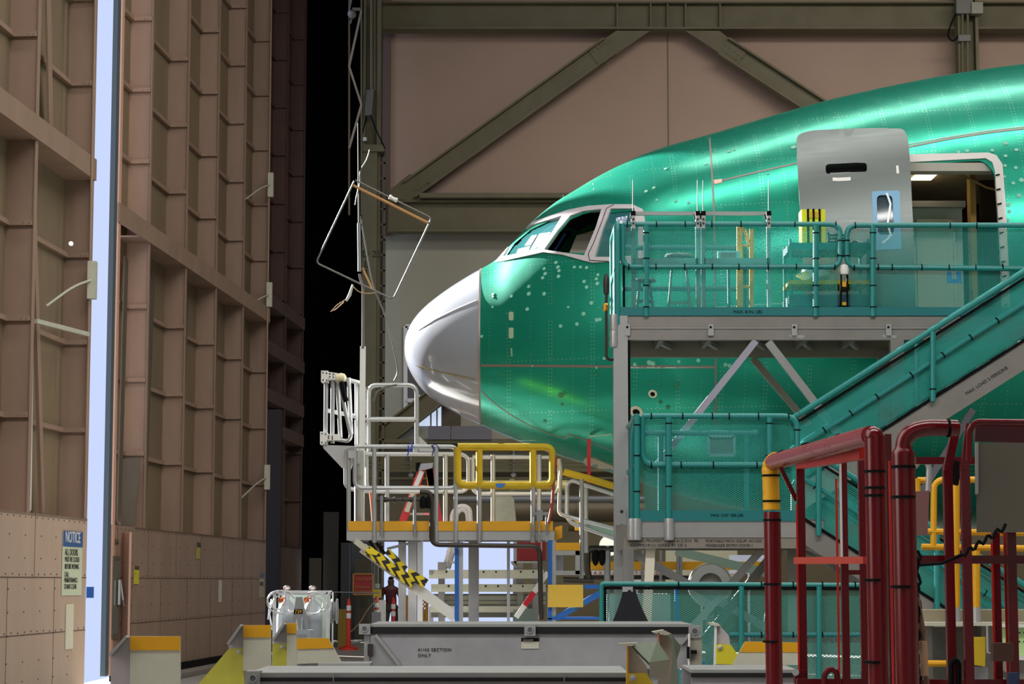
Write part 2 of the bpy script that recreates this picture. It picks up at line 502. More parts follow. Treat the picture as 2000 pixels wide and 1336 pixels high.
def dbar(b, base, Y0, Y1, d0, d1, z0, z1):
    pts = [dpt(base, Y0, d0, z0), dpt(base, Y1, d0, z0), dpt(base, Y1, d1, z0), dpt(base, Y0, d1, z0)]
    b.prism(pts, (0, 0, z1 - z0)); return b

def leaf(n, base, ribs, Ya, Yb, zlow, zstep, zg, top, label, depth=0.40, girders=(), solid_low=True, sk0=None, mp=None, ms=None):
    mp = mp or M_DOORP; ms = ms or M_DOORS
    root = thing('door_%d' % n, label, 'door', dpt(base, Ya, 0, 0), kind='structure')
    sk0 = sk0 or Ya
    sk = B(); dbar(sk, base, sk0, Yb, -depth - 0.03, -depth, zlow if solid_low else 0, top); sk.build('door_skin', ms, root)
    if solid_low:
        pn = B(); dbar(pn, base, Ya, Yb, -0.03, 0.0, 0.12, zlow); dbar(pn, base, sk0, Yb, -depth, 0.0, zlow - 0.04, zlow)
        # backing and seams
        dbar(pn, base, sk0, Yb, -depth - 0.03, -depth, 0.12, zlow)
        pn.build('lower_panel', M_DOORL if n == 1 else mp, root)
        sm = B(); rv = B()
        seams_z = [zlow * 0.34 + 0.05, zlow * 0.66]
        for z in seams_z:
            dbar(sm, base, Ya, Yb, 0.0, 0.004, z - 0.006, z + 0.006)
            k = Ya + 0.1
            while k < Yb:
                c = dpt(base, k, 0.0, z + random.uniform(-.01, .01) + 0.035); rv.cyl(c, c + NN * 0.008, 0.012, 6); k += 0.30
        k = Ya + 0.1
        while k < Yb:
            c = dpt(base, k, 0.0, zlow - 0.06); rv.cyl(c, c + NN * 0.008, 0.011, 6); k += 0.27
        k = Ya + 1.4
        while k < Yb:
            dbar(sm, base, k - 0.005, k + 0.005, 0.0, 0.004, 0.12, seams_z[1])
            dbar(sm, base, k - 1.0, k - 0.99, 0.0, 0.004, seams_z[1], zlow)
            for z in (0.3, 0.55, 0.9, 1.2, 1.5, 1.9, 2.2):
                for dk in (0.03, 0.75, -0.7):
                    c = dpt(base, k + dk, 0.0, z); rv.cyl(c, c + NN * 0.008, 0.011, 6)
            k += 2.2
        sm.build('panel_seam', M_RIVET, root); o = rv.build('rivet', M_RIVET, root, kind='stuff')
    for Y in ribs:
        rb = B()
        dbar(rb, base, Y - 0.06, Y + 0.06, -0.012, 0.0, zlow, top)          # flange
        dbar(rb, base, Y - 0.005, Y + 0.005, -depth, -0.012, zlow, top)     # web
        dbar(rb, base, Y - 0.02, Y + 0.06, -depth, -depth + 0.012, zlow, top)
        rb.build('rib', mp, root)
    # girts on the skin and stiffeners on the webs
    z = zlow + zstep; lv = 0
    edges = [sk0] + list(ribs)
    while z < top:
        lv += 1
        if abs(z - zg) > 0.3:
            gb = B()
            for a, c in zip(edges, edges[1:]):
                dbar(gb, base, a, c - 0.01, -depth, -depth + 0.07, z - 0.035, z + 0.035)
                dbar(gb, base, c - 0.075, c - 0.006, -depth + 0.07, -0.02, z - 0.035, z + 0.035)
                for dd in (-0.06, -0.14):
                    c0 = dpt(base, c - 0.08, dd, z + 0.0); gb.cyl(c0, c0 - U * 0.012, 0.012, 6)
            gb.build('girt', mp, root)
        z += zstep
    for g in (zg,) + tuple(girders):
        if g > top: continue
        gg = B(); dbar(gg, base, Ya, Yb, 0.0, 0.03, g - 0.16, g + 0.16); dbar(gg, base, sk0, Yb, -depth, 0.0, g - 0.16, g - 0.14); dbar(gg, base, sk0, Yb, -depth, 0.0, g + 0.14, g + 0.16)
        gg.build('girder', mp, root)
    return root

ZL = 2.50
TOPZ = 19.0
d1 = leaf(1, -8.25, [23.2, 26.15, 29.07, 32.02], 20.2, 32.1, ZL, 1.285, ZL + 4 * 1.285, TOPZ, 'nearest sliding hangar door leaf, ribbed tan steel above riveted plates', girders=(ZL + 12 * 1.285,))
d2 = leaf(2, -8.72, [37.75, 40.75, 43.6, 46.5, 49.45], 35.45, 49.55, ZL, 1.27, ZL + 4 * 1.27, TOPZ, 'middle sliding hangar door leaf with ribbed tan steel bays', girders=(ZL + 12 * 1.27,), sk0=37.0)
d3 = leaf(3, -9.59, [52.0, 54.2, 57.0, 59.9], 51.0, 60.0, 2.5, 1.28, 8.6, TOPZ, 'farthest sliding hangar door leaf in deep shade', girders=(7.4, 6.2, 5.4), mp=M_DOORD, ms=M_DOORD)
# diagonal braces in the bays under the girder, thin plates leaning inside the bays
def brace(root, base, Ya, da, za, Yb, db, zb, w_=0.16, t=0.02, m=None):
    b = B(); A, C_ = dpt(base, Ya, da, za), dpt(base, Yb, db, zb)
    b.beam(A, C_, w_, t, up=NN); b.build('brace', m or M_DOORS, root)
M_DKB = mat('dark_brace_paint', rgb(88, 78, 64), 0.7, 0, .3)
for i, Y in enumerate([37.75, 40.75, 43.6, 46.5]):
    pY = Y - 2.9 if i else 36.1
    brace(d2, -8.72, Y - 1.4 if i else 37.3, -0.30, ZL + 4.6, pY + 0.3, -0.12, ZL + 0.05, 0.26, 0.02, M_DKB)
B().pxplate([(241, 896), (275, 893), (262, 1027), (227, 1027)], 37.35, .02).build('brace', M_DKB, d2)
brace(d1, -8.25, 29.2, -0.10, ZL + 4.6, 30.6, -0.25, ZL + 0.05, 0.16, 0.05, M_DOORP)
brace(d1, -8.25, 29.15, -0.05, ZL + 2.6, 29.95, -0.25, ZL + 0.05, 0.09, 0.05, M_WHITE)
brace(d1, -8.25, 26.6, -0.05, ZL + 4.7, 28.3, -0.30, ZL + 2.6, 0.22, 0.03, M_DKB)
brace(d1, -8.25, 29.2, -0.05, ZL + 9.6, 30.8, -0.30, ZL + 5.2, 0.22, 0.03, M_DOORP)
for i, Y in enumerate([37.75, 40.75, 43.6, 46.5]):
    if i: brace(d2, -8.72, Y - 2.5, -0.10, ZL + 9.8, Y - 1.9, -0.36, ZL + 5.3, 0.10, 0.02, M_DKB)
# white bar lying across the near bay
B().beam(P(70, 627, 29.3), P(172, 653, 31.6), 0.05, 0.06).build('rail_bar', M_CREAM, d1, label='short cream bar across the bay')
# conduits with boxes and looping leads
def conduit(base, Y, z0, z1, boxes, root):
    b = B(); b.tube([dpt(base, Y, 0.05, z0), dpt(base, Y, 0.05, z1)], 0.022, 8); b.build('conduit', M_DOORP, root)
    for z in boxes:
        c = dpt(base, Y, 0.09, z)
        b = B(); b.box(c, (0.12, 0.14, 0.55)); b.build('junction_box', M_CREAM, root, bevel=0.01)
        b = B(); b.tube([c - U * 0.05, dpt(base, Y - 0.5, -0.05, z - 0.15), dpt(base, Y - 1.0, -0.3, z - 0.5)], 0.018, 6, fr=0.5); b.build('lead', M_CREAM, root)
conduit(-8.25, 31.75, ZL, TOPZ, (ZL + 3.45, ZL + 8.0), d1)
conduit(-8.72, 49.1, ZL, TOPZ, (3.9, 8.0, 10.5), d2)
# end trims of the second leaf: rubber seal and painted edge that the daylight catches
b = B(); dbar(b, -8.72, 35.25, 35.45, -0.09, -0.01, 0.1, TOPZ); b.build('edge_seal', mat('grey_rubber_seal', rgb(70, 84, 92), 0.6), d2)
b = B(); dbar(b, -8.72, 35.47, 35.62, -0.03, 0.012, 0.1, TOPZ); b.build('edge_angle', mat('pink_edge_paint', rgb(206, 160, 140), 0.5), d2)
# personnel door standing ajar in leaf 2, with a long window slot
wd = thing('door_4', 'narrow pink personnel door standing open in the middle hangar leaf', 'door', dpt(-8.72, 36.2, 0, 0), kind='structure')
b = B(); b.beam(dpt(-8.72, 36.25, 0.0, 1.24), dpt(-8.72, 35.95, 0.19, 1.24), 0.04, 2.3, up=(0, 0, 1)); b.build('door_panel', mat('pink_brown_door', rgb(168, 134, 118), 0.5), wd)
b = B(); dbar(b, -8.72, 35.55, 35.95, 0.005, 0.02, 0.75, 1.95); b.build('window_slot', mat('slot_glass', rgb(92, 104, 98), 0.15), wd)
b = B(); dbar(b, -8.72, 35.55, 35.95, 0.005, 0.03, 1.94, 2.0); dbar(b, -8.72, 35.55, 35.95, 0.005, 0.03, 0.68, 0.75); dbar(b, -8.72, 35.52, 35.56, 0.005, 0.03, 0.7, 2.0); b.build('slot_frame', M_DKB, wd)
b = B(); b.tube([dpt(-8.72, 35.9, 0.05, 1.62), dpt(-8.72, 35.9, 0.1, 1.3), dpt(-8.72, 36.05, 0.08, 1.2)], 0.015, 6); b.box(dpt(-8.72, 35.85, 0.05, 1.42), (0.03, 0.1, 0.4)); b.build('latch', M_ALUB, wd)
lettering('03-N', dpt(-8.72, 35.6, 0.01, 2.18), 0.14, M_STEN, wd, xdir=U)

# signs on the doors
def sign(label, base, Y, wY, z0, z1, col, lines, head=None, tcol=None):
    r = thing('sign', label, 'sign', dpt(base, Y, 0.01, z0))
    b = B(); dbar(b, base, Y, Y + wY, 0.006, 0.014, z0, z1); b.build('board', mat('sign_' + str(col), rgb(*col), 0.5), r)
    if head:
        hz, hc, ht, hs = head
        b = B(); dbar(b, base, Y, Y + wY, 0.014, 0.018, hz, z1); b.build('header', mat('sign_' + str(hc), rgb(*hc), 0.5), r)
        if ht: lettering(ht, dpt(base, Y + wY * 0.1, 0.02, hz + (z1 - hz) * .28), hs, M_WHITE, r, xdir=U)
    for s_, z, sz in lines: lettering(s_, dpt(base, Y + wY * 0.1, 0.018, z), sz, tcol or M_STEN, r, xdir=U)
    return r
sign('tall NOTICE sign with blue header at the edge of the nearest door', -8.25, 30.75, 1.05, 1.40, 2.30, (196, 204, 176),
     [('ALL DOORS', 1.96, .13), ('MUST BE CLOSED', 1.87, .10), ('BEFORE MOVING', 1.77, .10), ('CALL', 1.66, .1), ('MAINTENANCE', 1.58, .1), ('STAND CLEAR', 1.49, .1)], head=(2.08, (52, 88, 140), 'NOTICE', 0.22))
sign('narrow cream label strip below the NOTICE sign', -8.25, 31.0, 0.4, 0.65, 1.28, (206, 202, 180), [])
sign('small yellow warning label beside the open personnel door', -8.72, 37.0, 0.34, 1.55, 1.85, (206, 196, 30), [('!', 1.68, .1)], head=(1.79, (60, 50, 40), None, 0.1))
sign('yellow tag sticker on the middle hangar door plates', -8.72, 42.0, 0.35, 2.02, 2.33, (170, 156, 60), [], head=(2.24, (40, 36, 32), None, .1))
sign('small black and white vertical label on the middle hangar door', -8.72, 44.2, 0.30, 1.18, 1.62, (200, 196, 184), [])
sign('narrow paper notice at the far edge of the middle hangar door', -8.72, 48.7, 0.6, 1.25, 1.78, (168, 160, 130), [('NOTICE', 1.5, .12)], head=(1.66, (60, 72, 92), None, .1))
# small round fittings
B().lathe([(0.03, 0), (0.03, 0.02)], P(139, 476, 30.6), (0, -1, 0), 12).build('indicator_light', mat('white_lamp', (1, 1, 1, 1), 0.4, emit=2.5), label='tiny bright white light on the near door girt', cat='light')
B().box(P(176, 1157, 32.13), (0.10, 0.05, 0.16)).build('switch_box', M_BLUE, label='small blue switch box in the bright gap between the doors', cat='box')
# dark bin like recess and drain line at the foot of the doors
struct('baseboard_left', B().beam(dpt(-8.72, 35.6, 0.03, 0.06), dpt(-8.72, 49.5, 0.03, 0.06), 0.12, 0.12), M_BLACK)
struct('trim_19', B().beam(dpt(-8.0, 34.9, 0.05, 0.02), dpt(-8.0, 60, 0.05, 0.02), 0.25, 0.03), mat('steel_floor_rail', rgb(120, 118, 112), 0.4, 0.4))
# ------------------------------------------------------------------ the airliner
M_GREEN = bpy.data.materials.new('green_primer_skin')
def make_green(m, base, rough=0.26, metal=0.60):
    m.use_nodes = True; nt = m.node_tree; b = nt.nodes['Principled BSDF']
    b.inputs['Metallic'].default_value = metal; b.inputs['Roughness'].default_value = rough
    tc = nt.nodes.new('ShaderNodeTexCoord'); s = nt.nodes.new('ShaderNodeSeparateXYZ'); nt.links.new(tc.outputs['Object'], s.inputs[0])
    n = N(nt, 'TexNoise'); n.inputs['Scale'].default_value = 0.9; n.inputs['Detail'].default_value = 5; nt.links.new(tc.outputs['Object'], n.inputs[0])
    r = nt.nodes.new('ShaderNodeValToRGB'); r.color_ramp.elements[0].position = .35; r.color_ramp.elements[1].position = .7
    r.color_ramp.elements[0].color = base; r.color_ramp.elements[1].color = tuple(min(1, base[i] * k) for i, k in enumerate((1.6, 1.15, 1.1))) + (1,)
    nt.links.new(n.outputs[0], r.inputs[0])
    # rivet rows: fine dots on vertical frame lines and on horizontal stringer laps
    def dots(coordA, pitchA, halfA, coordB, pitchB, halfB):
        a = math_n(nt, 'PINGPONG', coordA, pitchA / 2); bq = math_n(nt, 'PINGPONG', coordB, pitchB / 2)
        return math_n(nt, 'MULTIPLY', math_n(nt, 'LESS_THAN', a, halfA), math_n(nt, 'LESS_THAN', bq, halfB))
    v1 = dots(s.outputs[0], 0.52, 0.005, s.outputs[2], 0.045, 0.008)
    xs = math_n(nt, 'ADD', s.outputs[0], 0.035)
    v2 = dots(xs, 0.52, 0.005, s.outputs[2], 0.045, 0.008)
    v3 = dots(math_n(nt, 'ADD', s.outputs[0], 0.26), 0.52, 0.004, s.outputs[2], 0.045, 0.007)
    h1 = dots(s.outputs[2], 0.62, 0.005, s.outputs[0], 0.05, 0.008)
    f = math_n(nt, 'MAXIMUM', math_n(nt, 'MAXIMUM', v1, v2), math_n(nt, 'MAXIMUM', v3, h1))
    # broken up so that some rows fade out
    n2 = N(nt, 'TexNoise'); n2.inputs['Scale'].default_value = 1.7; nt.links.new(tc.outputs['Object'], n2.inputs[0])
    f = math_n(nt, 'MULTIPLY', f, math_n(nt, 'GREATER_THAN', n2.outputs[0], 0.42))
    mx = nt.nodes.new('ShaderNodeMix'); mx.data_type = 'RGBA'
    nt.links.new(math_n(nt, 'MULTIPLY', f, 0.42), mx.inputs[0]); nt.links.new(r.outputs[0], mx.inputs[6]); mx.inputs[7].default_value = rgb(170, 205, 180)
    nt.links.new(mx.outputs[2], b.inputs['Base Color'])
    # faint waviness of thin skin between the frames
    n3 = N(nt, 'TexNoise'); n3.inputs['Scale'].default_value = 2.6; n3.inputs['Detail'].default_value = 1; nt.links.new(tc.outputs['Object'], n3.inputs[0])
    bp = nt.nodes.new('ShaderNodeBump'); bp.inputs['Strength'].default_value = 0.10; bp.inputs['Distance'].default_value = 0.05
    nt.links.new(n3.outputs[0], bp.inputs['Height']); nt.links.new(bp.outputs[0], b.inputs['Normal'])
make_green(M_GREEN, (0.008, 0.29, 0.195, 1))
M_RADOME = mat('radome_white_grey', rgb(144, 149, 158), 0.16, 0.0, 0.06, 1.5, coat=0.5)
M_FRAME = mat('window_frame_grey', rgb(196, 190, 194), 0.4, 0.3, 0.15, 5)
M_SEAM = mat('bare_metal_seam', rgb(128, 118, 110), 0.45, 0.4)
M_SEAMW = mat('pale_sealant', rgb(170, 200, 185), 0.6)
M_DOTS = mat('sealant_dab', rgb(120, 182, 160), 0.6)
M_TAN = mat('tan_primer_dab', rgb(150, 168, 140), 0.6)
M_GLASS = mat('tinted_pane', rgb(40, 96, 98), 0.08, 0.0, coat=1.0)  # teal reflection in the cockpit glass is put into the base colour
M_BMETAL = bpy.data.materials.new('brushed_door_metal')

Y0 = 29.0
def tab(lst): return lst
TOPT = [(790, 680), (791, 664), (796, 648), (806, 628), (826, 604), (855, 580), (890, 556), (925, 535), (966, 512), (1004, 472), (1042, 434), (1065, 414), (1087, 397), (1120, 377), (1160, 353), (1200, 332), (1250, 309), (1300, 292), (1385, 269), (1500, 235), (1600, 207), (1700, 184), (1800, 164), (1900, 147), (2000, 135), (2200, 120), (2500, 112), (3200, 112)]
BOTT = [(790, 680), (791, 696), (796, 714), (808, 738), (828, 764), (855, 786), (890, 806), (943, 831), (1010, 860), (1090, 889), (1150, 908), (1200, 925), (1300, 958), (1400, 985), (1500, 1005), (1600, 1018), (1800, 1030), (2100, 1034), (3200, 1034)]
XT = P(790, 680, Y0).x
def to_sz(t):
    return [((max(0.0, P(x, y, Y0).x - XT)) ** 0.5, P(x, y, Y0).z) for x, y in t]
def pchip(tbl):
    xs = [a for a, _ in tbl]; ys = [b for _, b in tbl]; n = len(xs)
    h = [xs[i + 1] - xs[i] for i in range(n - 1)]; d = [(ys[i + 1] - ys[i]) / h[i] for i in range(n - 1)]
    m = [d[0]]
    for i in range(1, n - 1):
        if d[i - 1] * d[i] <= 0: m.append(0.0)
        else:
            w1, w2 = 2 * h[i] + h[i - 1], h[i] + 2 * h[i - 1]
            m.append((w1 + w2) / (w1 / d[i - 1] + w2 / d[i]))
    m.append(d[-1])
    def f(x):
        x = max(xs[0], min(xs[-1], x))
        i = 0
        while i < n - 2 and x > xs[i + 1]: i += 1
        t = (x - xs[i]) / h[i]
        return ys[i] * (1 + 2 * t) * (1 - t) ** 2 + m[i] * h[i] * t * (1 - t) ** 2 + ys[i + 1] * t * t * (3 - 2 * t) + m[i + 1] * h[i] * t * t * (t - 1)
    return f
fT, fB = pchip(to_sz(TOPT)), pchip(to_sz(BOTT))
fW = pchip([(s ** 0.5, w_) for s, w_ in [(0, 0), (.05, .27), (.15, .48), (.3, .69), (.5, .89), (.8, 1.13), (1.0, 1.27), (1.5, 1.58), (2, 1.83), (3, 2.22), (4, 2.52), (5, 2.74), (6, 2.89), (7, 2.98), (8.5, 3.06), (10, 3.1), (20, 3.1)]])
fC = pchip([(u, z) for u, z in to_sz([(790, 680), (937, 690), (1060, 672), (1200, 645), (1400, 615), (1700, 590), (2000, 578), (3200, 575)])])

def ring(s, n=128):
    u = s ** 0.5
    zt, zb, w_, zc_ = fT(u), fB(u), fW(u), fC(u)
    # keep the widest level inside the section
    zc_ = min(max(zc_, zb + (zt - zb) * 0.35), zb + (zt - zb) * 0.62)
    out = []
    for k in range(n):
        a = 2 * PI * k / n - PI / 2
        c, s_ = math.cos(a), math.sin(a)
        hz = (zt - zc_) if s_ > 0 else (zc_ - zb)
        out.append(Vector((XT + s, Y0 - w_ * c, zc_ + hz * s_)))
    return out

SJ = P(937, 690, Y0 - 1.0).x - XT
def skin_mesh(s0, s1, n, sq=False, nr=128, cap0=False):
    bm = bmesh.new(); rings = []
    for i in range(n + 1):
        t = i / n
        s = (s0 ** 0.5 * (1 - t) + s1 ** 0.5 * t) ** 2 if sq else s0 + (s1 - s0) * t
        if s < 1e-6: rings.append([bm.verts.new(Vector((XT, Y0, fT(0))))]); continue
        rings.append([bm.verts.new(p) for p in ring(s, nr)])
    for A, C_ in zip(rings, rings[1:]):
        if len(A) == 1:
            for k in range(nr): bm.faces.new([A[0], C_[k], C_[(k + 1) % nr]])
        else:
            for k in range(nr): bm.faces.new([A[k], C_[k], C_[(k + 1) % nr], A[(k + 1) % nr]])
    bmesh.ops.recalc_face_normals(bm, faces=bm.faces[:])
    return bm
# analytic carrier for projecting details on to the skin
cb_ = skin_mesh(0.0, 13.0, 260, True, 200)
BVH = BVHTree.FromBMesh(cb_); cb_.free()

def hit(px, py, off=0.0):
    d = ray(px, py).normalized()
    loc, nrm, i, dist = BVH.ray_cast(EYE, d)
    if loc is None: return None
    if nrm.dot(d) > 0: nrm = -nrm
    return loc + nrm * off, nrm

plane = thing('airliner', 'green-primed wide-body airliner under construction, nose section with pale grey radome', 'airplane', (XT + 4, Y0, 0))

def bm_obj(name, bm, m, parent, sharp=35, **kw):
    b = B(); b.bm.free(); b.bm = bm
    return b.build(name, m, parent, smooth=sharp, **kw)

bm_obj('radome', skin_mesh(0.0, SJ - 0.006, 60, True), M_RADOME, plane, 60)

def rounded(pts, r, n=5):
    return [(p.x, p.y) for p in fillet([Vector((x, y, 0)) for x, y in pts], r, n, True)]

W1 = [(983, 503), (1005, 466), (1037, 442), (1099, 423), (1080, 455), (1052, 487), (1018, 496)]
W2 = [(1064, 489), (1090, 452), (1115, 423), (1140, 414), (1176, 410), (1165, 445), (1142, 500), (1110, 496)]
W3 = [(1162, 503), (1178, 450), (1194, 409), (1240, 409), (1240, 500), (1200, 503)]
DOOR = rounded([(1768, 312), (1930, 305), (1948, 330), (1966, 560), (1970, 640), (1760, 640)], 14)

skin = skin_mesh(SJ + 0.006, 12.5, 230, False)
me = bpy.data.meshes.new('skin_raw'); skin.to_mesh(me); skin.free()
so = bpy.data.objects.new('skin_raw', me); COL.objects.link(so)
sol = so.modifiers.new('s', 'SOLIDIFY'); sol.thickness = 0.04; sol.offset = -1
cutters = []
W2F = [(1106, 508), (1126, 460), (1168, 448), (1166, 508)]
for poly in (W1, W2, W3, DOOR, W2F):
    cx = sum(p[0] for p in poly) / len(poly); cy = sum(p[1] for p in poly) / len(poly)
    Yc = hit(cx, cy)[0].y
    bm = bmesh.new()
    if poly is W2F:
        fr_ = [bm.verts.new(P(x, y, 29.3)) for x, y in poly]; bk_ = [bm.verts.new(P(x, y, 33.0)) for x, y in poly]
    else:
        fr_ = [bm.verts.new(P(x, y, Yc) + Vector((0, -1.4, 0))) for x, y in poly]
        bk_ = [bm.verts.new(P(x, y, Yc) + Vector((0, 1.0, 0))) for x, y in poly]
    bm.faces.new(fr_); bm.faces.new(bk_[::-1])
    for i in range(len(poly)): bm.faces.new([fr_[i], fr_[(i + 1) % len(poly)], bk_[(i + 1) % len(poly)], bk_[i]])
    bmesh.ops.recalc_face_normals(bm, faces=bm.faces[:])
    cm = bpy.data.meshes.new('cut'); bm.to_mesh(cm); bm.free()
    co = bpy.data.objects.new('cut', cm); COL.objects.link(co); cutters.append(co)
    bo = so.modifiers.new('b', 'BOOLEAN'); bo.operation = 'DIFFERENCE'; bo.object = co; bo.solver = 'EXACT'
dg = bpy.context.evaluated_depsgraph_get()
ev = so.evaluated_get(dg)
fm = bpy.data.meshes.new_from_object(ev)
bm = bmesh.new(); bm.from_mesh(fm)
for o in cutters: bpy.data.objects.remove(o)
bpy.data.objects.remove(so)
for f in bm.faces: f.material_index = 0
FUS = bm_obj('fuselage_skin', bm, M_GREEN, plane, 35)
for f in FUS.data.polygons: f.material_index = 0
while len(FUS.data.materials) > 1: FUS.data.materials.pop()

def patch(outline, off, thick, m, name, holes=(), step=14.0, parent=None, label=None, surf=hit, kind=None, bevel=0, off_fn=None):
    """a sheet lying on the skin whose outline was read in the photo"""
    pts = []; edges = []
    def dens(o_):
        r_ = []
        for i in range(len(o_)):
            a, c = Vector(o_[i]), Vector(o_[(i + 1) % len(o_)])
            k = max(1, int((c - a).length / step))
            for j in range(k): r_.append(a.lerp(c, j / k))
        return r_
    loops = [dens(outline)] + [dens(h) for h in holes]
    for L in loops:
        b0 = len(pts); pts += L
        edges += [(b0 + i, b0 + (i + 1) % len(L)) for i in range(len(L))]
    xs = [p.x for p in loops[0]]; ys = [p.y for p in loops[0]]
    def inside(q, L):
        c = False
        for i in range(len(L)):
            a, b_ = L[i], L[i - 1]
            if (a.y > q.y) != (b_.y > q.y) and q.x < (b_.x - a.x) * (q.y - a.y) / (b_.y - a.y) + a.x: c = not c
        return c
    y = min(ys) + step / 2
    while y < max(ys):
        x = min(xs) + step / 2
        while x < max(xs):
            q = Vector((x, y))
            if inside(q, loops[0]) and not any(inside(q, L) for L in loops[1:]):
                if min((q - p).length for L in loops for p in L) > step * 0.45: pts.append(q)
            x += step
        y += step
    vs, es, fs, _, _, _ = geometry.delaunay_2d_cdt(pts, edges, [], 0, 1e-4)
    b = B(); V = []; Vb = []
    for v in vs:
        h = surf(v.x, v.y)
        if h is None:
            V.append(None); Vb.append(None); continue
        o_ = off_fn(v.x, v.y) if off_fn else off
        V.append(b.bm.verts.new(h[0] + h[1] * o_)); Vb.append(b.bm.verts.new(h[0] + h[1] * (o_ - thick)))
    cnt = {}
    for f in fs:
        c = sum((vs[i] for i in f), Vector((0, 0))) / len(f)
        if not inside(c, loops[0]) or any(inside(c, L) for L in loops[1:]): continue
        if any(V[i] is None for i in f): continue
        b.face([V[i] for i in f]); b.face([Vb[i] for i in f][::-1])
        for i in range(len(f)):
            a, c2 = f[i], f[(i + 1) % len(f)]
            cnt[(a, c2)] = cnt.get((a, c2), 0) + 1
    for (a, c2) in cnt:
        if (c2, a) not in cnt: b.face([V[c2], V[a], Vb[a], Vb[c2]])
    bmesh.ops.delete(b.bm, geom=[v for v in b.bm.verts if not v.link_faces], context='VERTS')
    return b.build(name, m, parent or plane, label=label, kind=kind, smooth=40)

def stroke_b(b, pts, wd, off=0.004, t=0.006, step=10, surf=hit):
    """a raised strip wd metres wide following the skin along a line of photo points"""
    dense = []
    for a, c in zip(pts, pts[1:]):
        a, c = Vector(a), Vector(c); k = max(1, int((c - a).length / step))
        for j in range(k): dense.append(a.lerp(c, j / k))
    dense.append(Vector(pts[-1]))
    H = [surf(p.x, p.y) for p in dense]; H = [h for h in H if h]
    if len(H) < 2: return
    prev = None
    for i, (l, n) in enumerate(H):
        tdir = (H[min(i + 1, len(H) - 1)][0] - H[max(i - 1, 0)][0]).normalized()
        sd = tdir.cross(n).normalized() * (wd / 2)
        row = [b.bm.verts.new(l + n * (off - t) - sd), b.bm.verts.new(l + n * off - sd), b.bm.verts.new(l + n * off + sd), b.bm.verts.new(l + n * (off - t) + sd)]
        if prev:
            for k in range(3): b.face([prev[k], row[k], row[k + 1], prev[k + 1]])
            b.face([prev[3], row[3], row[0], prev[0]])
        else: b.face(row[::-1])
        prev = row
    b.face(prev)

def stroke(pts, wd, m, name='panel_seam', parent=None, label=None, **kw):
    b = B(); stroke_b(b, pts, wd, **kw); return b.build(name, m, parent or plane, label=label)

def disc_b(b, px, py, r, off=0.006, t=0.010, seg=12, sy=1.0):
    h = hit(px, py)
    if not h: return
    l, n = h; x = n.cross(Vector((0, 0, 1))).normalized(); y = x.cross(n).normalized()
    A = [b.bm.verts.new(l + n * off + x * math.cos(2 * PI * k / seg) * r + y * math.sin(2 * PI * k / seg) * r * sy) for k in range(seg)]
    C_ = [b.bm.verts.new(v.co - n * t) for v in A]
    b.face(A)
    for k in range(seg): b.face([A[k], C_[k], C_[(k + 1) % seg], A[(k + 1) % seg]])

# windshield frame: one grey ring round three panes
FR = [(968, 514), (1003, 474), (1041, 436), (1056, 430), (1110, 412), (1150, 404), (1195, 401), (1236, 401), (1256, 410), (1262, 440), (1262, 520), (1190, 512), (1158, 514), (1140, 510), (1100, 499), (1062, 494), (1030, 501), (985, 511)]
patch(FR, 0.020, 0.05, M_FRAME, 'windshield_frame', holes=[W1, W2, W3], step=9)
PN1 = patch(W1, -0.012, 0.02, M_GLASS, 'window_pane', step=10)
PN3 = patch(W3, -0.012, 0.02, M_GLASS, 'window_pane', step=10)
# dark slots either side of the third pane
stroke([(1153, 510), (1150, 498), (1160, 478), (1178, 432), (1186, 409), (1200, 402)], 0.008, M_BLACK, name='frame_joint', off=0.024)
stroke([(1153, 510), (1190, 512)], 0.008, M_BLACK, name='frame_joint', off=0.024)
# papers stuck inside the front pane and on the third
M_PAPER = mat('white_paper', rgb(226, 236, 240), 0.6)
M_INK = mat('blue_ink', rgb(40, 70, 160), 0.6)
patch([(1024, 479), (1038, 460), (1048, 458), (1036, 478)], -0.004, 0.006, M_PAPER, 'taped_paper', step=8, label='small white sheet with blue print', parent=PN1)
patch([(1029, 474), (1038, 463), (1043, 463), (1035, 474)], -0.001, 0.004, M_INK, 'print', step=5, parent=PN1)
patch([(1034, 489), (1053, 456), (1075, 453), (1052, 485)], -0.004, 0.006, mat('pale_sheet', rgb(170, 220, 222), 0.6), 'taped_paper', step=8, label='large pale sheet', parent=PN1)
patch([(1008, 494), (1012, 486), (1035, 480), (1031, 490)], -0.004, 0.006, M_PAPER, 'taped_paper', step=8, label='low white sheet', parent=PN1)
patch([(1203, 425), (1225, 421), (1222, 436), (1203, 436)], -0.004, 0.006, M_PAPER, 'taped_paper', step=8, label='sheet in the side pane', parent=PN3)
_h = hit(1204, 434)
lettering('SAB', _h[0] + _h[1] * 0.01, 0.085, M_INK, PN3, xdir=_h[1].cross(Vector((0, 0, 1))) * -1, zdir=(0, 0, 1), name='print')
# flight deck behind the open middle pane
B().prism([P(1062, 500, 28.5), P(1092, 452, 28.5), P(1118, 452, 28.5), P(1084, 500, 28.5)], (0, 0.05, 0)).build('cockpit_panel', M_BLACK, plane)
B().beam(P(1082, 492, 28.2), P(1104, 456, 28.2), 0.04, 0.03).build('blue_strap', M_BLUE, plane)
B().prism([P(1100, 380, 28.9), P(1100, 440, 28.9), P(1130, 450, 28.9), P(1150, 438, 28.9), P(1180, 436, 28.9), P(1200, 380, 28.9)], (0, 0.05, 0)).build('overhead_panel', mat('cockpit_dark', rgb(40, 36, 32), .7), plane)

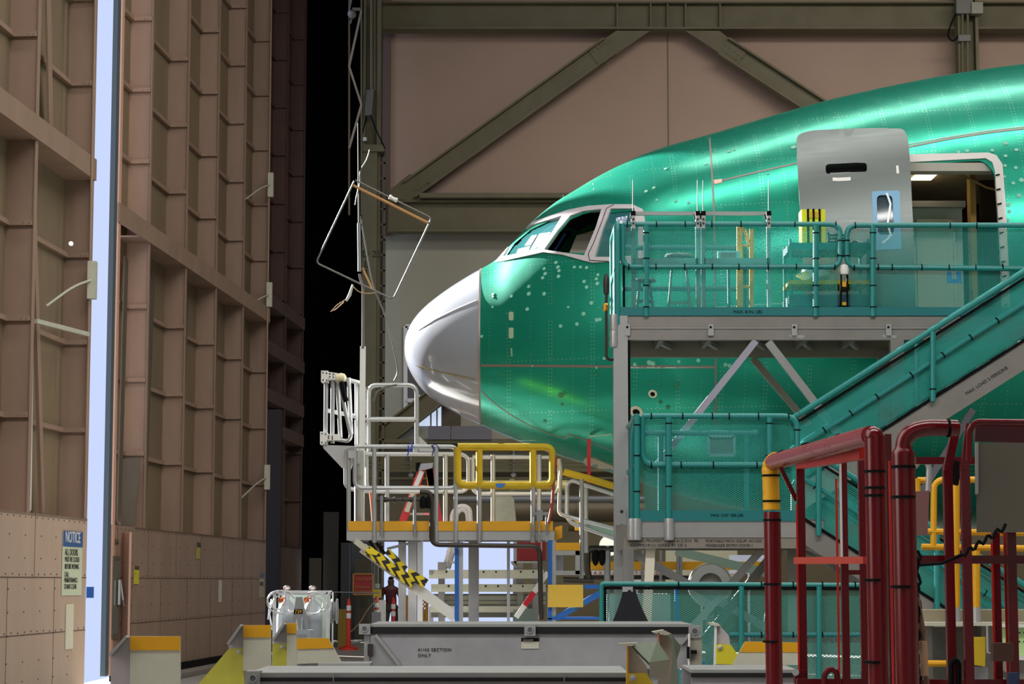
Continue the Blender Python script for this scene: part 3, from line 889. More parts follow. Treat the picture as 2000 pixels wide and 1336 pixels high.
# radome join ring, seams and laps
b = B()
for k in range(128):
    pass
rg = ring(SJ, 160)
pr = None; first = None
for k in range(161):
    p = rg[k % 160]; c = Vector((p.x, Y0, fC(SJ ** .5))); n_ = (p - c).normalized()
    row = [b.bm.verts.new(p + n_ * 0.006 + Vector((dx, 0, 0))) for dx in (-0.012, 0.012)]
    if pr: b.face([pr[0], pr[1], row[1], row[0]])
    pr = row
b.build('radome_joint', M_SEAM, plane)
stroke([(1386, 270), (1389, 310), (1392, 360), (1395, 420), (1397, 520), (1398, 714), (1398, 835)], 0.022, M_SEAM)
stroke([(1393, 357), (1450, 343), (1520, 327), (1600, 309), (1700, 293), (1775, 287), (1850, 272), (1930, 259), (2010, 250)], 0.028, M_SEAM)
stroke([(1775, 282), (1850, 268), (1930, 255), (2010, 246)], 0.018, M_SEAMW)
stroke([(940, 714), (1000, 714), (1100, 715), (1200, 716), (1300, 716), (1396, 717)], 0.032, M_SEAM)
stroke([(1232, 718), (1300, 718), (1396, 718)], 0.014, M_SEAMW)
stroke([(940, 764), (952, 776), (975, 795), (1005, 815), (1040, 834), (1075, 848), (1105, 856), (1112, 848), (1135, 856), (1165, 868), (1195, 880)], 0.018, M_SEAM)
stroke([(1150, 852), (1195, 848)], 0.022, M_SEAMW)
stroke([(1398, 600), (1460, 596), (1540, 592)], 0.012, M_SEAMW)
stroke([(1046, 860), (1010, 860)], 0.01, M_SEAMW)
# lightning diverter strips on the radome
stroke([(817, 645), (850, 624), (890, 604), (930, 587)], 0.012, M_WHITE, name='diverter_strip', off=0.008)
stroke([(814, 714), (850, 724), (890, 733), (928, 741)], 0.012, mat('brass_strip', rgb(150, 130, 80), .4, .6), name='diverter_strip', off=0.008)
stroke([(1158, 358), (1160, 372)], 0.01, M_SEAM)
# dabs of sealant: hand placed where they show, kept as one patchy part
db = B()
for (x, y, r) in [(963, 575, 8), (963, 580, 6), (962, 600, 6), (999, 579, 8), (1033, 560, 9), (1033, 574, 11), (1030, 604, 10), (1063, 525, 9), (1065, 535, 10), (1060, 543, 9), (1063, 574, 10), (1090, 522, 10), (1092, 529, 9), (1091, 540, 10), (1086, 513, 9), (1122, 522, 8), (1134, 522, 8), (1146, 523, 9), (1141, 550, 9), (1146, 561, 9), (1167, 554, 10), (1165, 545, 8), (1168, 537, 8), (1095, 637, 9), (1127, 633, 9), (1140, 613, 10), (1155, 592, 10), (1166, 625, 10), (1172, 624, 9), (941, 657, 8), (1110, 600, 6), (1180, 700, 8),
                  (1262, 374, 9), (1277, 367, 9), (1300, 330, 8), (1320, 393, 8), (1345, 396, 8), (1283, 391, 8), (1424, 296, 12), (1434, 293, 8), (1550, 288, 14), (1560, 284, 10), (1378, 320, 8), (1500, 340, 6), (1560, 245, 5),
                  (1872, 297, 9), (1889, 295, 10), (1938, 294, 9), (1964, 280, 12), (1985, 293, 10), (1964, 305, 9), (1963, 324, 8), (1984, 328, 9), (1990, 382, 11), (1969, 400, 11), (1971, 413, 9), (1979, 358, 9), (1962, 345, 6), (1995, 352, 12), (1968, 430, 8),
                  (1268, 708, 12), (1275, 710, 12), (1326, 706, 8), (1364, 704, 10), (1417, 712, 10), (1425, 714, 10), (1240, 712, 9), (1165, 718, 6), (1040, 715, 5)]:
    disc_b(db, x, y, r / 165 * 0.42)
db.build('sealant_dabs', M_DOTS, plane, kind='stuff', label='pale round dabs of sealant scattered on the green skin')
db = B()
for (x, y, r) in [(980, 731, 9), (1095, 772, 12), (1102, 768, 8), (1098, 790, 7), (1164, 731, 8), (1064, 822, 8), (1270, 748, 9), (1323, 752, 12), (1290, 785, 8), (1305, 795, 9)]:
    disc_b(db, x, y, r / 165 * 0.5)
db.build('green_dabs', mat('deep_green_dab', rgb(20, 120, 84), .45), plane, kind='stuff', label='darker green touched-up spots')
for yy in (617, 648):
    patch(rounded([(994, yy - 8), (1003, yy - 8), (1003, yy + (9 if yy < 630 else 13)), (994, yy + (9 if yy < 630 else 13))], 3), 0.004, 0.008, M_TAN, 'filler_patch', step=5)
stroke([(999, 680), (1000, 696)], 0.016, M_TAN, name='filler_patch')
patch([(1394, 352), (1410, 350), (1410, 357), (1396, 360)], 0.006, 0.008, mat('white_orange_tag', rgb(230, 190, 170), .5), 'taped_tag', step=6)
# circular ports low on the side
for (x, y, R, r) in [(1275, 769, .055, .03), (1243, 804, .085, .045)]:
    b = B(); disc_b(b, x, y, R, 0.010, 0.02, 28); b.build('port_ring', mat('cream_ring', rgb(205, 205, 180), .5), plane)
    b = B(); disc_b(b, x, y, r, 0.014, 0.006, 24); b.build('port_opening', M_BLACK, plane)
# pale keel door at the bottom
patch([(1142, 893), (1160, 893), (1200, 909), (1200, 925), (1170, 917), (1145, 906), (1140, 899)], 0.02, 0.03, mat('bare_keel_panel', rgb(150, 146, 128), .5), 'keel_panel', step=8)
# red ribbon tag hanging from a pin
b = B(); p_ = hit(1150, 858)[0] + Vector((0, -0.08, 0))
q_ = P(1150, 944, p_.y)
b.beam(p_, q_, 0.005, 0.045, up=(1, 0, 0))
b.build('streamer', mat('red_ribbon', rgb(170, 10, 24), .6), plane, label='red hanging ribbon')

# passenger door opening: frame, lining, cabin
DO = [(1762, 303), (1930, 299), (1946, 304), (1958, 322), (1964, 400), (1972, 560), (1976, 645), (1762, 645)]
DI = [(1770, 318), (1925, 310), (1938, 318), (1943, 336), (1950, 430), (1957, 560), (1960, 639), (1770, 639)]
patch(DO, 0.012, 0.09, mat('door_frame_grey', rgb(186, 182, 178), .45, .2), 'door_frame', holes=[DI], step=9)
M_LIN = mat('cabin_lining', rgb(200, 196, 182), 0.7)
def pbox(name, x0, y0, x1, y1, Ya, Yb, m, parent=None, **kw):
    a, c = P(x0, y0, Ya), P(x1, y1, Ya)
    return B().span(a.x, c.x, Ya, Yb, a.z, c.z).build(name, m, parent or plane, **kw)
pbox('door_track', 1775, 318, 1945, 334, 26.35, 26.6, mat('track_pale', rgb(176, 170, 158), .5))
pbox('cabin_ceiling', 1700, 319, 2010, 323, 26.6, 31.4, mat('ceiling_lining', rgb(150, 136, 112), .8))
pbox('cabin_floor', 1600, 618, 2060, 626, 26.3, 31.4, M_LIN)
pbox('cabin_bulkhead', 1700, 330, 2070, 640, 29.4, 29.45, mat('dark_insulation', rgb(58, 34, 26), .8, 0, .5, 6))
pbox('galley_unit', 1740, 405, 1884, 640, 27.4, 28.4, M_LIN)
pbox('galley_header', 1740, 392, 1886, 404, 27.3, 28.4, mat('header_grey', rgb(150, 148, 146), .6))
pbox('galley_door', 1790, 428, 1866, 640, 27.36, 27.4, mat('galley_front', rgb(186, 190, 172), .6))
pbox('galley_edge', 1864, 430, 1867, 640, 27.3, 27.4, M_WHITE)
pbox('cabin_post', 1894, 336, 1912, 640, 27.0, 27.2, mat('ochre_post', rgb(150, 116, 48), .6))
pbox('insulation_panel', 1914, 336, 1962, 640, 27.6, 27.7, mat('brown_insulation', rgb(50, 28, 18), .8))
B().tube([P(1868, 338, 26.9), P(1900, 352, 26.9), P(1926, 366, 26.9), P(1950, 372, 26.9)], 0.015, 8).build('cable', mat('tan_cable', rgb(150, 110, 60), .6), plane)
ZCL = P(0, 323, 26.6).z
B().span(P(1791, 340, 27.1).x, P(1830, 340, 27.1).x, 27.05, 27.5, ZCL - .02, ZCL - .003).build('ceiling_light', mat('warm_panel_light', (1.0, 0.80, 0.50, 1), 0.5, emit=9.0), plane, label='small warm ceiling light')
bt = B()
h_ = P(1850, 532, 26.2)
bt.prism([P(1850, 530, 26.3), P(1858, 530, 26.3), P(1860, 545, 26.3), P(1868, 545, 26.3), P(1868, 530, 26.3), P(1877, 530, 26.3), P(1879, 553, 26.3), P(1850, 553, 26.3)], (0, 0.01, 0)).build('masking_tape', mat('blue_tape', rgb(40, 110, 190), .6), plane)
stroke([(1948, 346), (1956, 430), (1962, 520), (1966, 630)], 0.05, mat('frame_pale', rgb(190, 188, 182), .5), name='door_jamb', off=0.02)
b = B()
for k in range(10): stroke_b(b, [(1944 + k * 1.8, 345 + k * 28), (1952 + k * 1.8, 343 + k * 28)], 0.02, off=0.03)
b.build('jamb_marks', M_BLACK, plane)

# the passenger door itself, swung out and forward
def make_bm(m):
    m.use_nodes = True; nt = m.node_tree; b = nt.nodes['Principled BSDF']
    b.inputs['Base Color'].default_value = rgb(104, 110, 108); b.inputs['Metallic'].default_value = 0.85; b.inputs['Roughness'].default_value = 0.3
    tc = nt.nodes.new('ShaderNodeTexCoord'); mp = nt.nodes.new('ShaderNodeMapping'); mp.inputs['Scale'].default_value = (2, 2, 30)
    nt.links.new(tc.outputs['Object'], mp.inputs[0])
    n = N(nt, 'TexNoise'); n.inputs['Scale'].default_value = 1.5; nt.links.new(mp.outputs[0], n.inputs[0])
    rr = nt.nodes.new('ShaderNodeMapRange'); rr.inputs[3].default_value = .32; rr.inputs[4].default_value = .5
    nt.links.new(n.outputs[0], rr.inputs[0]); nt.links.new(rr.outputs[0], b.inputs['Roughness'])
make_bm(M_BMETAL)
CD = rounded([(1563, 300), (1590, 292), (1700, 286), (1768, 286), (1775, 310), (1780, 440), (1786, 640), (1575, 640), (1567, 440), (1563, 340)], 12)
SLOT = rounded([(1617, 351), (1695, 347), (1695, 364), (1617, 369)], 7)
WIN = rounded([(1712, 404), (1742, 404), (1744, 472), (1714, 474)], 10)
CDO = patch(CD, 0.30, 0.14, M_BMETAL, 'cabin_door', holes=[SLOT, WIN], step=12)
patch(SLOT, 0.20, 0.02, M_BLACK, 'handle_recess', step=8, parent=CDO)
stroke([(1624, 364), (1692, 361)], 0.05, M_GREY, name='door_handle', off=0.24, parent=CDO)
patch(rounded([(1703, 398), (1756, 396), (1758, 498), (1706, 500)], 4), 0.306, 0.006, mat('blue_film', rgb(110, 160, 196), .4), 'masking_film', holes=[WIN], step=9, parent=CDO)
patch(WIN, 0.27, 0.01, mat('smoky_pane', rgb(60, 74, 84), .12), 'door_window', step=8, parent=CDO)
stroke([(1731, 400), (1738, 420), (1732, 455), (1738, 474), (1722, 488)], 0.025, mat('clear_plastic', rgb(220, 230, 240), .2), name='plastic_film', off=0.312, parent=CDO)
stroke([(1630, 378), (1664, 376)], 0.05, M_WHITE, name='door_label', off=0.304, parent=CDO)
stroke([(1752, 352), (1753, 366)], 0.03, M_WHITE, name='door_label', off=0.304, parent=CDO)
# ------------------------------------------------------------------ boarding platform at the passenger door
def V3(p, dx=0, dy=0, dz=0): return Vector((p.x + dx, p.y + dy, p.z + dz))
def ztop(px, py, Y): return P(px, py, Y).z

def tpx(b, pts, Y, r, fr=None, seg=10):
    """tube through photo points (x, y) or (x, y, Y)"""
    b.tube([P(p[0], p[1], p[2] if len(p) > 2 else Y) for p in pts], r, seg, fr)
    return b

def tube_part(name, parent, pts, Y, r, m, fr=None, **kw):
    return tpx(B(), pts, Y, r, fr).build(name, m, parent, **kw)

def ties(parent, spots, r, m=M_BLACK):
    """dark cable ties round a tube: (x, y, Y, 'h'|'v'|slope)"""
    b = B()
    for (x, y, Y, d) in spots:
        p = P(x, y, Y); ax = {'h': Vector((1, 0, 0)), 'v': Vector((0, 0, 1))}.get(d) if isinstance(d, str) else Vector((1, 0, d)).normalized()
        b.cyl(p - ax * 0.006, p + ax * 0.006, r, 12)
    return b.build('cable_ties', m, parent, kind='stuff', label='thin black ties round the rails')

UY = 24.2     # near face of the upper deck
UF = 25.45    # its far edge, by the aircraft
plat = thing('boarding_platform', 'tall teal and aluminium boarding platform with stairs beside the aircraft door', 'platform', (3.5, 24, 0))
pz = lambda py, Y=UY: ztop(1500, py, Y)
zk1, zk0, zf0 = pz(600), pz(617), pz(664)
xL, xR = P(1208, 640, UY).x, P(2165, 640, UY).x
# deck: fascia beams, cross members, floor
B().span(xL, xR, UY, UY + 0.10, zf0, zk0).build('deck_beam', M_ALUD, plat, bevel=0.006)
B().span(xL, xR, UY - 0.012, UY, (zk0 + zf0) / 2 - 0.01, (zk0 + zf0) / 2).build('beam_lip', M_ALU, plat)
B().span(xL, P(1745, 640, UF).x, UF - 0.1, UF, P(0, 699, UF).z, zk0).build('deck_beam', mat('beam_beige', rgb(150, 142, 126), .5, .3, .3), plat)
B().span(xL, xL + 0.1, UY + 0.1, UF - 0.1, zf0, zk0).build('deck_beam', M_ALU, plat)
for px in (1290, 1385, 1480, 1575, 1670):
    x = P(px, 640, UY).x
    B().span(x, x + 0.05, UY + 0.1, UF - 0.1, zf0 + 0.02, zk0 - 0.02).build('cross_member', M_ALUD, plat)
    B().beam((x + 0.05, UY + 0.6, zf0 + 0.03), (x + 0.2, UF - 0.12, zf0 + 0.03), 0.05, 0.05).build('gusset', M_ALU, plat)
B().span(xL, xR, UY, UF, zk0 - 0.005, zk0 + 0.02).build('deck_floor', mat('deck_grip', rgb(96, 100, 98), .7), plat)
B().span(xL + 0.02, xR, UY - 0.012, UY + 0.002, zk0, zk1).build('kick_plate', M_TEALD, plat)
for px in (1225, 1388, 1551, 1735):
    c = P(px, 645, UY)
    b = B(); b.span(c.x - 0.03, c.x + 0.03, UY - 0.03, UY, P(0, 656, UY).z, P(0, 634, UY).z); bk0 = b.build('bracket', M_ALUB, plat, bevel=0.006)
    p0 = P(px, 639, UY - 0.03); B().cyl(p0, V3(p0, dy=-0.008), 0.013, 12).build('bolt', M_BLACK, bk0)
lettering('MAX. 8 IN. LBS', P(1432, 612, UY - 0.014), 0.05, M_BLACK, plat)
# scraped bright marks on the beam
b = B()
for x0_, x1_, y0_, y1_ in ((1540, 1572, 654, 661), (1722, 1752, 654, 661)): b.pxplate([(x0_, y0_), (x1_, y0_ + 1), (x1_ - 3, y1_), (x0_ + 4, y1_ - 1)], UY - 0.004, 0.004)
b.build('scuff', M_ALUB, plat)
# posts
b = B(); b.span(P(1198, 700, UY).x, P(1226, 700, UY).x, UY - 0.02, UY + 0.15, 0.0, zk0); b.build('post', M_ALUB, plat, bevel=0.008)
b = B(); b.span(P(1226, 700, UY).x, P(1231, 700, UY).x, UY + 0.0, UY + 0.15, 0.0, zf0); b.build('post_strip', M_BLACK, plat)
b = B(); b.span(P(1198, 700, UF).x, P(1222, 700, UF).x, UF - 0.15, UF, 0.0, zf0); b.build('post', M_ALUD, plat)
b = B(); b.span(P(1712, 700, UF).x, P(1740, 700, UF).x, UF - 0.15, UF, 0.0, zf0); b.build('post', M_ALUD, plat)
b = B(); b.span(P(1740, 700, UY).x, P(1766, 700, UY).x, UY, UY + 0.12, 0.0, zf0); b.build('post', M_ALUD, plat)
b = B(); b.pxplate([(1203, 992), (1223, 992), (1223, 1046), (1203, 1046)], UY - 0.05, 0.03); spl = b.build('splice_plate', M_ALUB, plat, bevel=.004)
for y in (999, 1027):
    p0 = P(1214, y, UY - 0.05); B().cyl(p0, V3(p0, dy=-0.015), 0.018, 6).build('bolt', M_DARK, spl)
b = B(); b.span(P(1218, 1100, 23.4).x, P(1238, 1100, 23.4).x, 23.4, 23.55, 0, P(0, 1066, 23.4).z); b.build('post', M_ALU, plat, bevel=.006)
# diagonal braces under the upper deck
def bpx(name, a, c, Y, wpx, t, m, parent, **kw):
    A, C_ = P(a[0], a[1], Y), P(c[0], c[1], Y)
    d = (C_ - A).normalized(); nrm = Vector((-d.z, 0, d.x))
    return B().beam(A, C_, t, wpx * Y / F, up=nrm).build(name, m, parent, **kw)
M_BRL = mat('brace_lilac_alu', rgb(172, 168, 184), .4, .4, .2)
bpx('brace', (1476, 666), (1285, 906), UY + 0.03, 13, 0.05, M_BRL, plat, bevel=.004)
bpx('brace', (1500, 668), (1640, 850), UY + 0.03, 15, 0.05, M_ALU, plat, bevel=.004)
bpx('brace', (1470, 700), (1580, 830), UF - 0.05, 13, 0.05, mat('beam_beige', (0, 0, 0, 1)), plat)
bpx('brace', (1800, 960), (1900, 800), UY + 0.03, 13, 0.05, M_BRL, plat)
bpx('brace', (1240, 1082), (1560, 1262), UY + 0.03, 15, 0.05, M_ALUB, plat)
bpx('brace', (1484, 1078), (1330, 1250), 23.0, 14, 0.05, M_ALU, plat)
bpx('brace', (1510, 1082), (1370, 1256), 23.6, 16, 0.05, M_ALUD, plat)
bpx('brace', (1522, 1060), (1494, 1250), 23.2, 15, 0.05, M_ALUD, plat)
bpx('post', (1549, 1050), (1549, 1270), 23.0, 20, 0.08, M_ALUD, plat)
B().pxplate([(1262, 1070), (1280, 1070), (1272, 1216), (1254, 1216)], 22.6, 0.03).build('white_strap', mat('cream_plank', rgb(222, 216, 198), .6), plat, label='cream leaning plank')

# guardrails of the upper deck: two closed loops, posts and mesh infill
RR = 0.031
tube_part('guardrail', plat, [(1216, 438), (1641, 438), (1641, 521), (1216, 521), (1216, 438.5)], UY + .05, RR, M_TEAL, fr=0.12)
tube_part('guardrail', plat, [(2100, 440), (1654, 440), (1654, 521), (2100, 526)], UY + .05, RR, M_TEAL, fr=0.12)
for px in (1262, 1593, 1705):
    tube_part('rail_post', plat, [(px, 440), (px, 618)], UY - 0.012, RR + .002, M_TEAL)
B().quad([P(1222, 444, UY + .09), P(1636, 444, UY + .09), P(1636, 600, UY + .09), P(1222, 600, UY + .09)]).build('mesh_panel', M_TMESH, plat)
B().quad([P(1660, 446, UY + .09), P(2100, 446, UY + .09), P(2100, 602, UY + .09), P(1660, 602, UY + .09)]).build('mesh_panel', M_TMESH, plat)
# end rail running back towards the aircraft
ze1, ze0 = pz(434), pz(521)
xe = P(1206, 500, UY).x
B().tube([(xe, UY, zk0 - .1), (xe, UY, ze1), (xe, UF, ze1), (xe, UF, zk0 - .1)], RR, 10, 0.1).build('guardrail', M_TEAL, plat)
B().tube([(xe, UY, ze0), (xe, UF, ze0)], RR, 10).build('guardrail', M_TEAL, plat)
B().tube([(xe, UY + .35, zk0 - .1), (xe, UY + .35, ze1)], RR, 10).build('rail_post', M_TEAL, plat)
B().quad([(xe, UY + .05, zk1), (xe, UF, zk1), (xe, UF, ze1), (xe, UY + .05, ze1)]).build('mesh_panel', M_TMESH, plat)
B().span(xe + .06, xe + .085, UY + .02, UY + .1, zk0, ze0 + 0.02).build('edge_strip', M_BLACK, plat)
for y_ in (630, 662):
    c = P(1199, y_, UY); b = B(); b.lathe([(0.045, -.09), (0.052, -.05), (.047, 0), (.052, .05), (.045, .09)], c, (0, 0, 1), 14); b.build('rail_socket', M_ALUB, plat)
# far rail beside the aircraft
FY = UF - 0.08
tube_part('guardrail', plat, [(1216, 484), (1455, 484), (1460, 500), (1460, 612)], FY, RR, M_TEALD, fr=.1)
tube_part('guardrail', plat, [(1216, 564), (1452, 564)], FY, RR, M_TEALD)
tube_part('rail_post', plat, [(1243, 440), (1243, 560)], FY, 0.02, M_TEAL)
tube_part('rail_post', plat, [(1448, 484), (1448, 612)], FY, 0.05, M_TEALD)
# pneumatic fittings on the corner
fit = B(); fit.tube([P(1186, 545, UY - .05), P(1184, 585, UY - .05), P(1184, 702, UY - .05), P(1200, 703, UY)], 0.016, 8, 0.05); fit.build('air_line', M_DARK, plat)
B().lathe([(0.01, 0), (.03, .02), (.035, .12), (.03, .2), (.012, .24)], P(1184, 577, UY - .05), (0, 0, 1), 12).build('air_regulator', M_DARK, plat)
B().lathe([(0.02, 0), (.035, .01), (.035, .07), (.02, .09)], P(1183, 608, UY - .05), (0, 0, 1), 8).build('brass_valve', mat('brass', rgb(190, 150, 60), .35, .8), plat, label='brass valve')
ties(plat, [(x, 438, UY + .05, 'h') for x in (1225, 1282, 1338, 1390, 1447, 1552, 1632)] + [(x, 521, UY + .05, 'h') for x in (1228, 1281, 1337, 1391, 1443, 1500, 1555, 1630)] +
     [(x, 440, UY + .05, 'h') for x in (1670, 1855, 1907)] + [(x, 522, UY + .05, 'h') for x in (1668, 1715, 1742, 1800, 1853, 1905, 1958)] +
     [(px, y, UY - .012, 'v') for px in (1262, 1593, 1705) for y in (455, 505, 558, 600)] + [(1641, 470, UY + .05, 'v'), (1641, 500, UY + .05, 'v'), (1654, 470, UY + .05, 'v'), (1654, 500, UY + .05, 'v')], RR + .006)

# landing half way up
LY, LF = 22.5, 24.1
lz = lambda py: ztop(1400, py, LY)
k1, k0, f0, t0 = lz(997), lz(1018), lz(1050), lz(1071)
xl_, xr_ = P(1248, 1030, LY).x, P(1612, 1030, LY).x
B().span(xl_, xr_ - .02, LY, LY + .1, f0, k0).build('landing_beam', M_ALU, plat, bevel=.006)
B().span(P(1218, 1060, LY).x, xr_ - .2, LY + .01, LY + .12, t0, f0).build('landing_sill', mat('sill_alu_beige', rgb(140, 134, 124), .5, .3, .3), plat)
B().span(P(1218, 1060, LY).x, xr_ - .2, LF - .1, LF, t0, k0).build('landing_beam', M_ALUD, plat)
B().span(xl_, xr_, LY + .02, LF, k0 - .004, k0 + .02).build('landing_floor', mat('deck_grip', (0, 0, 0, 1)), plat)
B().span(xl_ - .01, P(1560, 1030, LY).x, LY - .014, LY + .002, k0, k1).build('kick_plate', M_TEALD, plat)
lettering('BOEING PROPERTY  S/N 6121014  90', P(1228, 1059, LY + .008), 0.044, M_STEN, plat, space=1.0)
lettering('777-PME19121100N-1  P1 OF 3', P(1230, 1068, LY + .008), 0.044, M_STEN, plat, space=1.0)
lettering('PORTABLE MECH. EQUIP. ACCESS', P(1378, 1059, LY + .008), 0.040, M_STEN, plat, space=0.95)
lettering('PASSENGER ENTRY DOOR 1', P(1378, 1068, LY + .008), 0.040, M_STEN, plat, space=0.95)
lettering('MAX. CAP. 500 LBS', P(1388, 1009, LY - .016), 0.04, M_BLACK, plat)
tube_part('guardrail', plat, [(1254, 813), (1557, 813), (1557, 908), (1254, 908), (1254, 814)], LY + .05, RR, M_TEAL, fr=.14)
for px in (1306, 1503):
    tube_part('rail_post', plat, [(px, 815), (px, 1022)], LY - .01, RR + .002, M_TEAL)
for px in (1234, 1243, 1307):
    b = B(); b.lathe([(.05, -.12), (.055, -.06), (.048, 0), (.055, .07), (.05, .1)], P(px, 1032, LY - .01), (0, 0, 1), 14); b.build('rail_socket', M_ALUB, plat)
tube_part('rail_post', plat, [(1235, 1030), (1235, 845), (1243, 815)], LY + .3, RR, M_TEAL, fr=.1)
tube_part('rail_post', plat, [(1244, 1030), (1244, 812)], LY - .01, RR, M_TEAL)
xe2 = P(1244, 900, LY).x
for zz_ in (lz(813), lz(908)): B().tube([(xe2, LY, zz_), (xe2, LF, zz_)], RR, 10).build('guardrail', M_TEAL, plat)
B().quad([(xe2, LY, k1), (xe2, LF, k1), (xe2, LF, lz(813)), (xe2, LY, lz(813))]).build('mesh_panel', M_TMESH, plat)
B().quad([P(1256, 820, LY + .09), P(1556, 820, LY + .09), P(1556, 1000, LY + .09), P(1256, 1000, LY + .09)]).build('mesh_panel', M_TMESH, plat)
tube_part('guardrail', plat, [(1250, 846), (1480, 846)], LF, RR, M_TEALD)
for px in (1290, 1458): tube_part('rail_post', plat, [(px, 846), (px, 1010)], LF, RR, M_TEALD)
# small framed tray seen through the mesh
b = B()
for a, c in (((1384, 852), (1434, 852)), ((1434, 852), (1434, 889)), ((1434, 889), (1384, 889)), ((1384, 889), (1384, 852))): b.beam(P(*a, LY + .16), P(*c, LY + .16), .02, .03)
b.build('document_frame', mat('pale_blue_frame', rgb(150, 200, 210), .4), plat)
B().pxplate([(1386, 854), (1432, 854), (1432, 887), (1386, 887)], LY + .17, .01).build('document', mat('grey_document', rgb(120, 134, 132), .6), plat)
ties(plat, [(x, 813, LY + .05, 'h') for x in (1272, 1333, 1391, 1424, 1481, 1540)] + [(x, 908, LY + .05, 'h') for x in (1272, 1330, 1393, 1478)] + [(px, y, LY - .01, 'v') for px in (1306, 1503) for y in (827, 890, 950)] + [(1244, y, LY - .01, 'v') for y in (830, 890, 960)] + [(1557, 840, LY + .05, 'v'), (1557, 880, LY + .05, 'v')], RR + .006)

B().pxplate([(1556, 1019), (1580, 1019), (1628, 1049), (1600, 1084), (1556, 1066)], LY + .055, .04).build('stair_joint_plate', M_ALU, plat, bevel=.004)
# stair flights
def flight(Yn, Yf, base, x0p, x1p, y_of, sgn):
    """y_of(offset)(px) gives photo y at depth Yn of lines of the flight"""
    top, mid, bot, low = y_of
    def L(fn, Y, a=x0p, c=x1p):
        A, C_ = P(a, fn(a), Yn), P(c, fn(c), Yn)
        return Vector((A.x, Y, A.z)), Vector((C_.x, Y, C_.z))
    for Y in (Yn, Yf):
        a, c = L(top, Y); B().tube([a, c], RR).build('handrail', M_TEAL, plat)
        a, c = L(mid, Y); B().tube([a, c], RR * .85).build('mid_rail', M_TEAL, plat)
        a0, c0 = L(lambda x: top(x) + 14, Y); a1, c1 = L(lambda x: bot(x) - 4, Y)
        B().quad([a0 + Vector((0, .04, 0)), c0 + Vector((0, .04, 0)), c1 + Vector((0, .04, 0)), a1 + Vector((0, .04, 0))]).build('mesh_panel', M_TMESH, plat)
        a, c = L(lambda x: top(x) + 14, Y); B().beam(a, c, .02, .025).build('mesh_edging', M_BLACK, plat)
        a, c = L(bot, Y); B().beam(a, c, .03, .03).build('mesh_edging', M_BLACK, plat)
        a0, c0 = L(lambda x: bot(x) + 4, Y); a1, c1 = L(low, Y)
        B().prism([a0, c0, c1, a1], (0, .05 if Y == Yn else -.05, 0)).build('stringer', M_ALUD, plat, bevel=.005)
    # treads
    A, C_ = L(lambda x: bot(x) + 14, Yn)
    n = max(2, int(abs(C_.z - A.z) / 0.2))
    for i in range(n):
        p = A.lerp(C_, (i + .5) / n)
        B().box((p.x, (Yn + Yf) / 2, p.z), (0.26, Yf - Yn - .1, 0.035)).build('tread', M_ALUD, plat)
    sl = (C_ - A).normalized()
    return L
upY, upF = 23.2, 24.0
s_ = -0.634
L1 = flight(upY, upF, 0, 1563, 2110, (lambda x: 808 + s_ * (x - 1563), lambda x: 870 + s_ * (x - 1563), lambda x: 942 + s_ * (x - 1563), lambda x: 1000 + s_ * (x - 1563)), 1)
tube_part('rail_post', plat, [(1822, 648), (1822, 784)], upY - .04, RR, M_TEAL)
tube_part('rail_post', plat, [(1790, 672), (1790, 790)], upF, RR, M_TEAL)
tube_part('rail_post', plat, [(2088, 480), (2088, 620)], upY - .04, RR, M_TEAL)
ties(plat, [(x, 870 + s_ * (x - 1563), upY, .634) for x in (1610, 1662, 1713, 1780, 1842, 1896, 1948)] + [(1822, 760, upY - .04, 'v')], RR + .006)
lettering('MAX. LOAD 5 PERSONS', P(1888, 772, upY - .004), 0.05, M_STEN, plat, xdir=(1, 0, .634), zdir=(-.634, 0, 1))
s2 = 0.63
L2 = flight(LY - .008, LY + .8, 0, 1568, 2120, (lambda x: 872 + s2 * (x - 1571), lambda x: 936 + s2 * (x - 1571), lambda x: 1014 + s2 * (x - 1571), lambda x: 1064 + s2 * (x - 1571)), -1)
for px, a, c in ((1599, 890, 1046), (1830, 1040, 1190)): tube_part('rail_post', plat, [(px, a), (px, c)], LY - .04, RR, M_TEAL)
ties(plat, [(x, 936 + s2 * (x - 1571), LY, -.63) for x in (1592, 1650, 1700, 1924)], RR + .006)

# ---- sliding gates of slotted aluminium on the upper deck
def gate(x0_, x1_, label):
    g = thing('gate_frame', label, 'gate', P(x0_, 612, UY + .16), 'gate frames on the upper deck')
    Y = UY + .17
    for x in (x0_, x1_):
        b = B(); b.span(P(x - 4, 500, Y).x, P(x + 4, 500, Y).x, Y, Y + .045, zk0 + .02, P(x, 416, Y).z); b.build('upright', M_GREY, g, bevel=.004)
        B().pxplate([(x - 4.5, 412), (x + 4.5, 412), (x + 4.5, 421), (x - 4.5, 421)], UY - .02, .24).build('corner_clip', M_BLACK, g, bevel=.005)
        b = B(); b.pxplate([(x - 4, 421), (x + 4, 421), (x + 3.4, 446), (x - 3.4, 446)], UY - .02, .04); lt_ = b.build('latch', M_ALUB, g, bevel=.004)
        for yy in (428, 436): B().cyl(P(x, yy, UY - .02), P(x, yy, UY - .035), .012, 8).build('latch_bolt', M_DARK, lt_)
        B().tube([P(x - 1, 414, Y), P(x - 1, 352, Y)], [.005, .004], 6).build('whip_rod', M_GREY, g)
    b = B(); b.span(P(x0_, 416, Y).x, P(x1_, 416, Y).x, Y, Y + .045, P(0, 420, Y).z, P(0, 413, Y).z); b.build('cross_bar', M_ALU, g, bevel=.004)
    b = B(); b.span(P(x0_, 416, Y).x, P(x1_, 416, Y).x, Y, Y + .045, P(0, 516, Y).z, P(0, 504, Y).z); b.build('cross_bar', M_GREY, g, bevel=.004)
    return g
gate(1237, 1363, 'left of the two grey slotted gate frames behind the upper teal rail')
